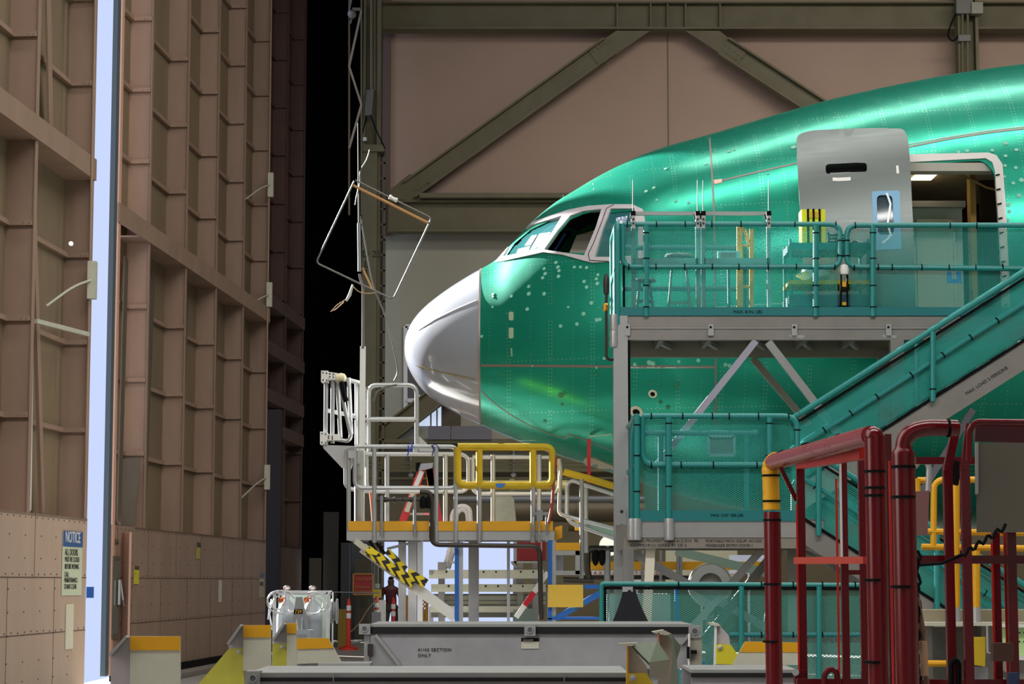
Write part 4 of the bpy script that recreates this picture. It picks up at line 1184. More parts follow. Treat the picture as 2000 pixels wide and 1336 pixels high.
gate(1374, 1502, 'right of the two grey slotted gate frames behind the upper teal rail')

# ---- things standing on the upper deck
M_STEEL = mat('stool_steel', rgb(108, 116, 114), .4, .5)
DZ = zk0 + .02
def stool(px, w_, ytop, label, Y=24.95):
    s = thing('stool', label, 'stool', V3(P(px, 605, Y), 0, 0, 0), 'steel stools on the upper deck')
    s.location.z = DZ
    c = P(px, ytop, Y); R = w_ / 2 * Y / F
    B().lathe([(R * .5, -.02), (R, -.015), (R * 1.02, 0), (R * .9, .02), (.01, .025)], c, (0, 0, 1), 28).build('seat', M_STEEL, s)
    for a in (.6, 2.3, 3.8, 5.4):
        t = V3(c, math.cos(a) * R * .6, math.sin(a) * R * .6, -.02); f_ = Vector((c.x + math.cos(a) * R * 1.15, c.y + math.sin(a) * R * .9, DZ))
        B().tube([t, f_], .011, 8).build('leg', M_STEEL, s)
    z_ = DZ + .22
    B().tube([Vector((c.x + math.cos(a) * R * .98, c.y + math.sin(a) * R * .8, z_)) for a in (.6, 2.3, 3.8, 5.4)], .009, 6, closed=True).build('foot_ring', M_STEEL, s)
stool(1326, 56, 500, 'round steel stool behind the left gate frame on the upper deck')
stool(1259, 44, 548, 'low steel stool at the left end of the upper deck', 24.8)
ld = thing('step_ladder', 'yellow folded ladder leaning on the aircraft between the gates and the cart', 'ladder', P(1458, 606, 25.0)); ld.location.z = DZ
for x, w_, yt in ((1445, 11, 440), (1468, 8, 447)):
    b = B(); b.pxplate([(x - w_ / 2, yt), (x + w_ / 2, yt), (x + w_ / 2, 607), (x - w_ / 2, 607)], 25.0, .05); b.build('ladder_rail', mat('ochre_fibreglass', rgb(190, 140, 40), .5), ld, bevel=.006)
for (a, c) in (((1450, 444), (1463, 482)), ((1456, 446), (1464, 476))): B().tube([P(*a, 25.02), P(*c, 25.02)], .008, 6).build('spreader', mat('ochre_fibreglass', (0, 0, 0, 1)), ld)
for y in (480, 520, 560): B().tube([P(1446, y, 25.02), P(1468, y, 25.02)], .013, 8).build('rung', mat('ochre_fibreglass', (0, 0, 0, 1)), ld)
bx = thing('display_box', 'small pale-framed control box beside the yellow ladder on the upper deck', 'box', P(1423, 607, 24.9)); bx.location.z = DZ
b = B(); b.pxplate([(1402, 490), (1446, 490), (1446, 506), (1402, 506)], 24.9, .06); b.build('face_frame', mat('pale_blue_frame', (0, 0, 0, 1)), bx)
B().pxplate([(1408, 493), (1438, 493), (1438, 505), (1408, 505)], 24.89, .02).build('screen', M_GREY, bx)
B().tube([P(1423, 506, 24.93), Vector((P(1423, 506, 24.93).x, 24.93, DZ))], .02).build('stand_pole', M_TEALD, bx)

cart = thing('utility_cart', 'teal three-shelf utility cart on the upper deck in front of the open door', 'cart', P(1620, 607, 24.7)); cart.location.z = DZ
def shelf(y, h, m, name='shelf'):
    a = P(1541, y, 24.55); c = P(1698, y, 24.55)
    return B().span(a.x, c.x, 24.5, 25.1, a.z, a.z + h).build(name, m, cart, bevel=.01)
shelf(489, .08, M_TEALD); shelf(556, .045, M_YFOAM); shelf(598, .12, mat('cart_blue_drawer', rgb(16, 70, 84), .5))
for px in (1543, 1694):
    for Y in (24.52, 25.08):
        a = P(px, 480, 24.55)
        B().tube([(a.x, Y, DZ + .08), (a.x, Y, P(0, 468, 24.55).z)], .018).build('leg', M_TEAL, cart)
        B().lathe([(.03, -.015), (.04, 0), (.03, .015)], (a.x, Y, DZ + .04), (1, 0, 0), 14).build('caster', M_BLACK, cart)
b = B(); a = P(1543, 575, 24.55); c = P(1694, 575, 24.55); b.span(a.x, c.x, 24.52, 25.06, DZ + .1, DZ + .26); b.build('drawer', mat('cart_blue_drawer', (0, 0, 0, 1)), cart, bevel=.01)
cz = P(0, 489, 24.55).z + .08
cs = thing('tool_case', 'bright yellow ribbed hard case with black bands on top of the cart', 'case', Vector((P(1589, 470, 24.7).x, 24.7, cz)))
x0_, x1_ = P(1566, 440, 24.6).x, P(1612, 440, 24.6).x; zt2 = P(0, 409, 24.6).z
b = B(); b.span(x0_, x1_, 24.6, 24.85, cz, zt2); b.build('shell', mat('case_yellow', rgb(224, 204, 24), .4), cs, bevel=.02)
for f_ in (.27, .5, .76):
    x = x0_ + (x1_ - x0_) * f_; B().span(x - .012, x + .012, 24.59, 24.86, cz + .01, zt2 + .006).build('band', M_BLACK, cs)
for f_ in (.38, .64): B().span(x0_ + (x1_ - x0_) * f_ - .02, x0_ + (x1_ - x0_) * f_ + .02, 24.585, 24.6, zt2 - .1, zt2 - .03).build('catch', M_YEL, cs)
hp = B(); random.seed(3)
base_ = Vector((P(1630, 480, 24.8).x, 24.8, cz + .02))
pts = [base_ + Vector((math.cos(t * .9) * (.09 + .02 * math.sin(t)), math.sin(t * .9) * .09, .012 * t * .45)) for t in range(26)]
hp.tube(pts, .011, 6); hp.build('coiled_hose', mat('dark_teal_hose', rgb(10, 60, 50), .5), label='coil of dark teal hose on the cart beside the yellow case', cat='hose')
bt_ = thing('hand_tool', 'grey pistol-shaped power tool lying on the right end of the cart top', 'tool', Vector((P(1665, 480, 24.8).x, 24.8, cz)))
b = B(); b.lathe([(.02, 0), (.03, .03), (.03, .16), (.02, .2)], Vector((P(1650, 480, 24.8).x, 24.8, cz + .04)), (1, 0, 0), 12); b.build('body', M_GREY, bt_)
b = B(); b.box(Vector((P(1668, 480, 24.8).x, 24.78, cz + .03)), (.05, .12, .05)); b.build('grip', M_BLACK, bt_, bevel=.01)
zb_ = P(0, 556, 24.55).z + .045
b = B(); random.seed(5)
def bag(u, v):
    th = u * 2 * PI; ph = v * PI
    r = .17 * (1 + .12 * math.sin(5 * th + 3 * ph) + .1 * math.sin(3 * th - 6 * ph + 1))
    return (P(1592, 540, 24.7).x + r * 1.1 * math.sin(ph) * math.cos(th), 24.72 + .7 * r * math.sin(ph) * math.sin(th), zb_ + .09 - .1 * math.cos(ph) * (1 + .1 * math.sin(4 * th)))
b.grid(bag, 30, 14); b.build('plastic_bag', mat('milky_plastic', rgb(190, 214, 206), .25), label='crumpled milky plastic bag on the yellow middle shelf of the cart', cat='bag', smooth=50)
rk = thing('level_rack', 'black upright tool holder with yellow blocks hanging on the rail gap', 'rack', V3(P(1649, 600, UY)))
b = B(); b.pxplate([(1641, 522), (1644.5, 522), (1644.5, 600), (1641, 600)], UY + .0, .03).pxplate([(1653.5, 522), (1657, 522), (1657, 600), (1653.5, 600)], UY + .0, .03).pxplate([(1641, 565), (1657, 565), (1657, 570), (1641, 570)], UY + .0, .03).pxplate([(1641, 597), (1657, 597), (1657, 601), (1641, 601)], UY, .03); b.build('frame', M_BLACK, rk)
B().pxplate([(1645, 550), (1653, 550), (1653, 560), (1645, 560)], UY + .005, .02).build('block', M_YEL, rk); B().pxplate([(1645, 590), (1653, 590), (1653, 596), (1645, 596)], UY + .005, .02).build('block', M_YFOAM, rk)
b = B(); b.lathe([(.01, -.06), (.045, -.05), (.05, 0), (.04, .05), (.01, .06)], P(1649, 527, UY - .01), (0, 0, 1), 14); b.build('cap', M_WHITE, rk, smooth=60)
# disc shaped hub under the landing
hb = thing('cable_reel', 'large dull aluminium ring leaning behind the braces under the landing', 'reel', P(1386, 1270, 25.6)); hb.location.z = 0
c = P(1386, 1143, 25.6)
b = B()
for (r0, r1, dy) in ((.13, .255, 0),):
    prof = [(r0, 0), (r0, -.10), (r0 + .01, -.12), (r1 - .02, -.12), (r1, -.10), (r1, 0)]
    seg = 48; rings = []
    for r, h in prof: rings.append([b.bm.verts.new(c + Vector((math.cos(2 * PI * k / seg) * r, h, math.sin(2 * PI * k / seg) * r))) for k in range(seg)])
    rings.append(rings[0])
    for A, C_ in zip(rings, rings[1:]):
        for k in range(seg): b.face([A[k], A[(k + 1) % seg], C_[(k + 1) % seg], C_[k]])
b.build('ring', M_ALU, hb)
b = B(); b.lathe([(.13, 0), (.128, .015), (.01, .03)], V3(c, dy=-.04), (0, 1, 0), 32); b.build('hub', M_ALUD, hb)
B().span(c.x - .05, c.x + .05, c.y, c.y + .06, 0, c.z - .2).build('stand_foot', M_ALUD, hb)

# ---- low mesh barrier in front of the platform
mb = thing('mesh_barrier', 'low teal mesh barrier standing in front of the platform foot', 'barrier', P(1420, 1300, 20.5)); mb.location.z = 0
MY = 20.5
tube_part('frame', mb, [(1175, 1340), (1175, 1140), (1690, 1143)], MY, .022, M_TEAL, fr=.02)
B().beam(P(1180, 1148, MY), P(1690, 1150, MY), .02, .03).beam(P(1181, 1148, MY), P(1181, 1340, MY), .03, .02, up=(0, 1, 0)).build('edging', M_BLACK, mb)
for px in (1448, 1600): tube_part('rail_post', mb, [(px, 1145), (px, 1420)], MY - .02, .026, M_TEAL)
tube_part('mid_rail', mb, [(1425, 1240), (1690, 1240)], MY, .022, M_TEALD)
B().quad([P(1180, 1150, MY + .03), P(1690, 1152, MY + .03), P(1690, 1440, MY + .03), P(1180, 1440, MY + .03)]).build('mesh_panel', M_TMESH, mb)
ties(mb, [(x, 1141.5, MY, 'h') for x in (1325, 1487, 1549, 1606, 1670)] + [(x, 1240, MY, 'h') for x in (1487, 1549, 1606)], .028)
# black drape over the barrier
dr = thing('cloth_drape', 'black cloth hanging in a cone from a clamp on the mesh barrier', 'cloth', P(1230, 1215, MY - .1)); dr.location.z = P(0, 1230, MY).z
b = B()
def drape(u, v):
    c = P(1229 + 3 * v, 1150 + 72 * v, MY - .12)
    wd = (.055 + .115 * v ** 1.2); th = u * 2 * PI
    f_ = 1 + .10 * v * math.sin(th * 7)
    return (c.x + wd * f_ * math.cos(th), c.y + wd * .7 * f_ * math.sin(th), c.z)
b.grid(drape, 56, 8); b.build('cloth', mat('navy_black_cloth', rgb(9, 10, 20), .9), dr, smooth=60)
B().pxplate([(1216, 1146), (1236, 1146), (1236, 1156), (1216, 1156)], MY - .16, .1).build('clamp', M_ALUB, dr, bevel=.01)
# ------------------------------------------------------------------ aluminium nose stand
NY, NF = 27.3, 28.45
st = thing('nose_stand', 'aluminium work stand with orange kick plates and yellow padded rail below the aircraft nose', 'stand', (-0.8, 28, 0))
nz = lambda py, Y=NY: ztop(900, py, Y)
xa_, xb_, xm_ = P(677, 1040, NY).x, P(1083, 1040, NY).x, P(888, 1040, NY).x
zk1n, zk0n, zf0n = nz(1018), nz(1037), nz(1055)
B().span(xa_, xm_, NY, NY + .1, zf0n, zk0n).build('deck_beam', M_ALU, st, bevel=.005)
B().span(xm_, xb_, NY, NY + .1, zf0n, zk0n).build('deck_beam', M_ALUB, st, bevel=.005)
B().span(xa_, xb_, NF - .1, NF, zf0n, zk0n).build('deck_beam', M_ALUD, st)
for x in (xa_, xm_, xb_ - .1): B().span(x, x + .1, NY + .1, NF - .1, zf0n, zk0n).build('cross_beam', M_ALU, st)
B().span(xa_, xb_, NY, NF, zk0n - .005, zk0n + .015).build('deck_floor', M_ALUD, st)
B().span(xa_ + .02, xm_, NY - .012, NY, zk0n, zk1n).build('kick_plate', M_YEL, st)
B().span(xm_ + .02, xb_ - .02, NY - .012, NY, zk0n, zk1n).build('kick_plate', M_YEL, st)
r_ = .027
tube_part('guardrail', st, [(693, 872), (893, 872), (893, 953), (693, 953), (693, 873)], NY + .03, r_, M_ALUB, fr=.1)
for px in (731, 852, 890): tube_part('rail_post', st, [(px, 873), (px, 1060)], NY - .015, r_, M_ALUB)
tube_part('rail_post', st, [(681, 880), (681, 1040)], NY + .05, r_, M_ALUB)
tube_part('rail_post', st, [(701, 880), (701, 1030)], NF - .6, .06, M_ALUB)
# padded yellow section
tube_part('rail_pad', st, [(894, 873), (1079, 873), (1079, 948), (894, 948), (894, 874)], NY - .03, .045, M_YFOAM, fr=.1)
for px in (936, 1041):
    tube_part('rail_pad', st, [(px, 878), (px, 946)], NY - .04, .043, M_YFOAM)
    tube_part('rail_post', st, [(px, 940), (px, 1060)], NY - .04, .03, M_ALU)
B().pxplate([(968, 944), (987, 944), (984, 950), (975, 954), (970, 952)], NY - .085, .01).build('blue_tape', mat('blue_tape', (0, 0, 0, 1)), st)
# far rails
for pts in ([(716, 887), (915, 887), (915, 960), (716, 960), (716, 888)], [(923, 893), (1092, 893), (1092, 964), (923, 964), (923, 894)]):
    tube_part('guardrail', st, pts, NF - .1, r_, M_ALUB, fr=.12)
for px in (756, 870, 963, 1053): tube_part('rail_post', st, [(px, 888), (px, 1030)], NF - .12, .03, M_ALUB)
for a_ in ((P(690, 872, NY + .03), ), ):
    B().tube([P(693, 900, NY + .03), Vector((P(693, 900, NY).x, NF - .1, nz(900)))], r_).build('guardrail', M_ALUB, st)
# raised gate above
HY = 28.4
tube_part('raised_rail', st, [(720, 885), (720, 752), (814, 752), (814, 885)], HY, .03, M_ALUB, fr=.12)
tube_part('raised_rail', st, [(708, 819), (814, 819)], HY, .03, M_ALUB)
B().pxplate([(819, 852), (850, 882), (806, 882), (806, 878)], HY, .02).build('gusset', M_ALUB, st)
b = B(); b.span(P(702, 800, HY).x, P(720, 800, HY).x, HY, HY + .1, P(0, 865, HY).z, P(0, 768, HY).z); b.build('latch_column', M_ALUB, st, bevel=.006)
b = B(); b.span(P(704, 900, HY).x, P(719, 900, HY).x, HY, HY + .1, P(0, 950, HY).z, P(0, 880, HY).z); b.build('latch_column', M_ALUB, st, bevel=.006)
B().pxplate([(705, 811), (717, 811), (717, 824), (705, 824)], HY - .02, .03).build('hinge', M_DARK, st)
tube_part('raised_rail', st, [(672, 740), (704, 748), (712, 758), (712, 780)], HY, .028, M_ALUB, fr=.08)
tube_part('raised_rail', st, [(640, 802), (690, 812), (706, 818)], HY + .1, .028, M_ALUB)
for px in (697, 705): tube_part('rail_post', st, [(px, 745), (px, 900)], HY + .05, .03, M_ALUB)
for (x0_, x1_, y1_) in ((637, 636, 845), (650, 649, 866), (659, 665, 855), (681, 686, 848)):
    tube_part('folded_bar', st, [(x0_, 738), (x1_, y1_)], HY - .05, .028, M_ALUB)
tube_part('folded_bar', st, [(664, 748), (674, 800), (686, 852), (680, 862), (655, 858)], HY - .12, .026, M_ALUB, fr=.06)
tube_part('foam_sleeve', st, [(667, 746), (673, 775), (677, 784)], HY - .17, .034, M_BLACK, fr=.05)
def headblock(x0_, y0_, x1_, y1_, sl=0):
    b = B(); b.pxplate([(x0_, y0_), (x1_, y0_ + sl), (x1_, y1_ + sl), (x0_, y1_)], HY - .15, .22); hb_ = b.build('head_block', M_WHITE, st, bevel=.012)
    for x, y in ((x0_ + 4, y0_ + 4), (x0_ + 4, y1_ - 4), (x0_ + 11, y0_ + 5), (x0_ + 11, y1_ - 3)):
        p0 = P(x, y, HY - .15); B().cyl(p0, V3(p0, dy=-.01), .009, 8).build('bolt', M_BLACK, hb_)
headblock(627, 724, 640, 746); headblock(640, 726, 668, 740, 4)
b = B(); b.lathe([(.02, 0), (.055, .01), (.06, .08), (.05, .12), (.02, .14)], P(655, 738, HY - .12), (1, 0, 0), 16); b.build('pivot', mat('cream_pivot', rgb(214, 206, 170), .5), st)
headblock(625, 843, 638, 868); headblock(638, 848, 664, 860)
b = B(); b.pxplate([(630, 869), (690, 871), (690, 882), (676, 916), (668, 914), (632, 876)], HY - .1, .12); b.build('cantilever_bracket', M_ALU, st, bevel=.008)
b = B(); b.pxplate([(672, 880), (688, 872), (690, 900), (684, 918), (674, 916)], HY - .2, .1); b.build('bracket_arm', M_ALUD, st, bevel=.01)
tube_part('rail_post', st, [(675, 915), (675, 948), (684, 955), (720, 960)], HY - .3, r_, M_ALUB, fr=.06)
B().pxplate([(680, 880), (692, 880), (692, 895), (680, 895)], NY, .04).build('hinge_plate', M_ALU, st)
# columns beneath: blue faced posts
for px, in ((888,), (1070,)):
    B().pxplate([(px, 1055), (px + 8, 1055), (px + 8, 1300), (px, 1300)], NY, .12).build('post_blue_face', M_BLUE, st)
    B().pxplate([(px + 8, 1055), (px + 16, 1055), (px + 16, 1300), (px + 8, 1300)], NY + .02, .12).build('post', M_ALUB, st, bevel=.004)
for px, w_, Y, m in ((797, 17, NF - .3, M_ALU), (815, 10, NF - .3, M_WHITE), (778, 14, NF - .1, M_ALU), (915, 20, NF - .3, M_ALUD), (700, 0, 0, None), (990, 6, NF, M_ALU)):
    if w_: B().pxplate([(px, 1050), (px + w_, 1050), (px + w_, 1290), (px, 1290)], Y, .15).build('post', m, st)
bpx('brace', (756, 1072), (822, 1056), NF - .4, 5, .03, M_ALU, st)
bpx('brace', (708, 1070), (890, 1206), NY + .05, 20, .08, M_WHITE, st)
# striped hazard foam along the long brace
M_HAZ = bpy.data.materials.new('hazard_stripe_tape'); M_HAZ.use_nodes = True
nt = M_HAZ.node_tree; bs_ = nt.nodes['Principled BSDF']; tc = nt.nodes.new('ShaderNodeTexCoord'); s_x = nt.nodes.new('ShaderNodeSeparateXYZ'); nt.links.new(tc.outputs['Object'], s_x.inputs[0])
wv = math_n(nt, 'ADD', math_n(nt, 'MULTIPLY', s_x.outputs[0], 1.0), math_n(nt, 'MULTIPLY', math_n(nt, 'PINGPONG', math_n(nt, 'ADD', s_x.outputs[2], math_n(nt, 'MULTIPLY', s_x.outputs[0], .72)), .055), 1.1))
lt = math_n(nt, 'LESS_THAN', math_n(nt, 'PINGPONG', wv, .06), .028)
mxx = nt.nodes.new('ShaderNodeMix'); mxx.data_type = 'RGBA'; nt.links.new(lt, mxx.inputs[0]); mxx.inputs[6].default_value = rgb(220, 196, 10); mxx.inputs[7].default_value = rgb(24, 22, 20); nt.links.new(mxx.outputs[2], bs_.inputs['Base Color'])
bs_.inputs['Roughness'].default_value = .5
def hz(a, c, wpx, Y, t=.12):
    A, C_ = P(*a, Y), P(*c, Y); d = (C_ - A).normalized(); nrm = Vector((-d.z, 0, d.x))
    B().beam(A, C_, t, wpx * Y / F, up=nrm).build('hazard_pad', M_HAZ, st, bevel=.02)
hz((718, 1074), (808, 1140), 19, NY - .02)
hz((756, 1076), (792, 1112), 12, NY + .12)
hz((796, 1118), (832, 1140), 18, NY - .03)
b = B(); b.pxplate([(713, 1072), (728, 1071), (741, 1079), (735, 1085), (718, 1081)], NY - .1, .1); b.build('pad_end', mat('case_yellow', (0, 0, 0, 1)), st, bevel=.01)
bpx('brace', (694, 1056), (722, 1078), NY - .04, 12, .04, M_CREAM, st)
for (a, c) in (((722, 1056), (734, 1078)), ((735, 1060), (752, 1082))): bpx('tape_strip', a, c, NY - .06, 6, .02, M_BLACK, st)
bpx('brace', (1008, 1206), (1070, 1118), NY + .03, 10, .04, M_WHITE, st)
bpx('red_band', (1025, 1182), (1043, 1157), NY + .02, 10.6, .05, mat('crimson_band', rgb(176, 6, 34), .4), st, label='crimson band on the white brace')
# step frame at the right
B().pxplate([(1085, 1060), (1133, 1060), (1133, 1075), (1085, 1075)], NY, .02).build('kick_plate', M_YEL, st)
b = B()
for a, c in (((1084, 1080), (1133, 1080)), ((1084, 1119), (1133, 1119)), ((1128, 1076), (1128, 1122))): b.beam(P(*a, NY + .03), P(*c, NY + .03), .06, .055, up=(0, 0, 1) if a[1] == c[1] else (1, 0, 0))
b.build('step_frame', M_ALU, st, bevel=.004)
B().pxplate([(1084, 1084), (1100, 1084), (1100, 1115), (1084, 1115)], NY + .5, .05).build('step_side', M_GREY, st)
B().pxplate([(1084, 1030), (1098, 1026), (1098, 1050), (1084, 1056)], NY + .2, .05).build('kick_plate', M_YEL, st)
B().pxplate([(1120, 1018), (1132, 1018), (1132, 1036), (1124, 1036)], NY + .9, .03).build('kick_plate', M_YEL, st)
B().pxplate([(1070, 1142), (1139, 1142), (1139, 1186), (1070, 1186)], NY - .05, .02).build('yellow_plate', mat('mustard_plate', rgb(214, 176, 62), .6, 0, .2), st, bevel=.004)
B().pxplate([(1139, 1142), (1176, 1142), (1176, 1150), (1139, 1150)], NY, .08).build('blue_rail', M_BLUE, st)
bpx('blue_brace', (1086, 1208), (1180, 1154), NY + .02, 11, .06, M_BLUE, st)
B().pxplate([(1070, 1205), (1180, 1205), (1180, 1210), (1070, 1210)], NY, .08).build('blue_rail', M_BLUE, st)
# stair rails at the right end with yellow padding
tube_part('rail_pad', st, [(1101, 922), (1140, 932), (1200, 950)], NY + .3, .045, M_YFOAM)
tube_part('rail_post', st, [(1092, 896), (1096, 920), (1094, 935), (1092, 1002), (1104, 1008), (1200, 1032)], NY + .3, r_, M_ALUB, fr=.08)
tube_part('rail_post', st, [(1200, 966), (1150, 950), (1118, 938), (1108, 945), (1107, 1010), (1116, 1022), (1200, 1052)], NF - .6, r_, M_ALUB, fr=.1)
tube_part('rail_post', st, [(1136, 936), (1136, 1130)], NY + .1, r_, M_ALU)
tube_part('rail_post', st, [(1145, 946), (1145, 1080)], NF - .5, r_, M_ALUB)
bpx('stair_stringer', (1130, 1018), (1205, 1048), NF - .4, 18, .05, mat('mint_alu', rgb(150, 176, 160), .4, .3), st)
# bottle jack fitting on the right of the yellow rail
b = B(); b.pxplate([(1038, 1000), (1071, 1000), (1071, 1006), (1038, 1006)], NY - .1, .05); b.build('clamp_bar', M_GREY, st, bevel=.004)
for px in (1043, 1067): tube_part('clamp_leg', st, [(px, 1004), (px, 1046)], NY - .08, .014, M_GREY)
tube_part('clamp_screw', st, [(1053, 1010), (1053, 1050)], NY - .1, .012, M_ALU)
b = B(); b.pxplate([(1048, 996), (1060, 996), (1060, 1016), (1048, 1016)], NY - .12, .06); b.build('clamp_block', M_GREY, st, bevel=.006)
b = B(); b.lathe([(.005, -.05), (.02, -.04), (.02, .02), (.01, .05)], P(1053, 1052, NY - .1), (0, 0, 1), 10); b.build('screw_foot', M_GREY, st)
# black pipework hanging on the front
pl = thing('air_pipe', 'dark air pipe with valves running along the front of the nose stand', 'pipe', P(843, 1062, NY - .1))
tube_part('pipe', pl, [(820, 960), (840, 962), (843, 975), (843, 1064), (1054, 1067), (1057, 1210)], NY - .1, .03, M_DARK, fr=.1)
tube_part('manifold', pl, [(736, 976), (835, 976)], NY - .05, .028, M_DARK)
for px in (745, 810): tube_part('hanger', pl, [(px, 968), (px, 1048)], NY - .07, .02, M_GREY)
for px in (826, 837):
    b = B(); b.lathe([(.01, 0), (.04, .01), (.045, .09), (.03, .14), (.01, .16)], P(px, 994, NY - .1), (0, 0, 1), 12); b.build('valve', M_BLACK, pl)
for px in (750, 768, 786, 800):
    b = B(); b.lathe([(.03, 0), (.036, .01), (.036, .03), (.03, .04)], P(px, 976, NY - .05), (1, 0, 0), 10); b.build('coupling', M_DARK, pl)
hs = B(); hs.tube([P(1086, 893, NY - .05), P(1082, 930, NY - .05), P(1078, 990, NY - .05), P(1071, 1022, NY - .05)], .018, 8, .2); hs.build('air_hose', mat('red_brown_hose', rgb(150, 60, 34), .5), label='red-brown hose hanging from the right end of the yellow padded rail', cat='hose')
B().tube([P(724, 950, 28.6), P(728, 990, 28.6), P(731, 1030, 28.6)], .03, 8, .3).build('air_hose', mat('orange_brown_hose', rgb(150, 80, 50), .5), label='orange-brown hose at the left end of the nose stand deck', cat='hose')
# blue and red cords tied to the rail
for i, (x, y, cname, cc) in enumerate(((797, 876, 'blue', (30, 70, 200)), (803, 868, 'blue', (30, 70, 200)), (845, 876, 'dark blue', (20, 30, 110)))):
    b = B(); b.tube([P(x, y - 6, NY - .02), P(x + 2, y + 2, NY - .04), P(x - 1, y + 14, NY - .02)], .008, 6); b.build('cord', mat('cord_%d%d%d' % cc, rgb(*cc), .5), st)
b = B(); b.tube([P(848, 880, NY - .02), P(842, 870, NY - .04), P(852, 868, NY - .04), P(860, 880, NY - .02)], .006, 6); b.build('cord', mat('cord_2030110', rgb(20, 30, 110), .5), st)

# tall antenna mast fixed to the stand with its loop frame
M_ANT = mat('antenna_alu', rgb(96, 95, 92), .45, .3)
am = thing('antenna_mast', 'slim tall antenna mast with a tilted square loop, left of the aircraft nose', 'antenna', P(708, 1020, 28.3))
AY = 28.25
b = B(); b.span(P(703, 700, AY).x, P(713.5, 700, AY).x, AY, AY + .07, P(0, 1020, AY).z, P(0, 676, AY).z); b.build('mast_base', M_WHITE, am, bevel=.004)
tube_part('mast_pole', am, [(709, 680), (709, 560), (704, 545), (702, 535)], AY, .017, M_ANT)
tube_part('mast_sleeve', am, [(702, 530), (701, 436)], AY, .022, M_GREY)
tube_part('mast_tip', am, [(701, 440), (700, 340), (699, 240)], AY, [.012, .009, .005], M_ANT)
tube_part('loop_frame', am, [(692, 354), (617, 513), (768, 585), (843, 426), (694, 352)], AY - .05, .012, M_ANT, fr=.06)
tube_part('wooden_bar', am, [(688, 361), (838, 436)], AY - .03, .018, mat('varnished_wood', rgb(180, 130, 70), .5))
b = B(); b.lathe([(.02, -.06), (.034, -.05), (.024, -.02), (.024, .02), (.034, .05), (.02, .06)], P(768, 388, AY - .05), (1, 0, -.5), 12); b.build('insulator', M_WHITE, am)
tube_part('tether', am, [(704, 422), (728, 560), (755, 620), (776, 712), (777, 730), (770, 744)], AY, .010, M_ANT, fr=.3)
tube_part('signal_cable', am, [(700, 370), (696, 385), (694, 400)], AY - .03, .008, M_ANT)
tube_part('signal_cable', am, [(722, 293), (717, 312), (702, 334), (704, 356), (699, 372)], AY - .03, .008, M_ANT, fr=.1)
tube_part('signal_cable', am, [(690, 560), (700, 570), (716, 574), (732, 572)], AY - .03, .007, mat('tan_cord', rgb(170, 140, 100), .6), fr=.1)
tube_part('wooden_stay', am, [(708, 523), (728, 566)], AY - .02, .011, mat('varnished_wood', (0, 0, 0, 1)))
tube_part('tape_wrap', am, [(689, 556), (683, 576), (676, 588)], AY - .05, [.012, .022, .016], mat('taped_joint', rgb(180, 180, 176), .7))
tube_part('wire_loop', am, [(678, 583), (658, 596), (646, 609), (656, 604), (672, 590)], AY - .05, .006, mat('tan_cord', (0, 0, 0, 1)))
tube_part('grey_hose', am, [(730, 784), (735, 765), (752, 756), (775, 752)], HY - .04, .014, M_ANT, fr=.2)

# ladders and clutter on and below the stand
M_REDF = mat('red_fibreglass', rgb(186, 28, 34), .5)
sl_ = thing('step_ladder', 'red and orange fibreglass step ladder standing open behind the stand rails', 'ladder', P(820, 1022, 31))
for a, c, m in (((826, 912), (786, 1020), M_REDF), ((838, 914), (858, 1020), M_REDF), ((838, 912), (846, 980), mat('orange_fibreglass', rgb(214, 124, 20), .5))):
    A, C_ = P(*a, 31), P(*c, 31); b = B(); b.beam(A, C_, .09, .10, up=(1, 0, 0)); b.build('ladder_rail', m, sl_, bevel=.01)
bpx('ladder_label', (824, 920), (812, 950), 30.93, 9, .01, M_WHITE, sl_); bpx('ladder_label', (808, 960), (794, 1000), 30.93, 9, .01, M_CREAM, sl_)
b = B(); b.pxplate([(815, 906), (846, 904), (844, 914), (836, 916), (826, 918), (813, 920)], 30.9, .25); b.build('ladder_cap', mat('grey_cap', rgb(150, 150, 156), .5), sl_, bevel=.015)
b = B(); b.pxplate([(812, 904), (822, 903), (816, 921), (812, 921)], 30.88, .02); b.build('cap_end', M_BLACK, sl_)
for t in (.35, .6, .85):
    A = P(826 - 40 * t, 912 + 108 * t, 31.05); C_ = P(840 + 18 * t, 914 + 106 * t, 31.2)
    B().beam(A, C_, .06, .03).build('rung', M_ALU, sl_)
wh = thing('ladder_hoop', 'white tubular grab hoop of a small ladder rising through the stand', 'ladder', P(872, 1113, 31.6))
tube_part('hoop', wh, [(867, 1111), (880, 1070), (883, 1000), (900, 986), (918, 992), (920, 1022)], 31.6, .03, M_WHITE, fr=.15)
tube_part('hoop', wh, [(876, 1111), (888, 1070), (892, 1004), (902, 994), (912, 1000), (914, 1022)], 31.9, .03, M_WHITE, fr=.15)
for y in (1078, 1098): tube_part('rung', wh, [(872, y), (894, y)], 31.7, .02, M_WHITE)
se = B(); se.pxplate([(961, 976), (966, 969), (1000, 969), (1004, 976), (1008, 1018), (957, 1018)], 30.5, .5); se.build('cover_seat', mat('dirty_white_plastic', rgb(186, 184, 166), .6, 0, .5, 4), label='dirty white moulded tub standing on the stand behind the yellow rail', cat='tub', bevel=.04)
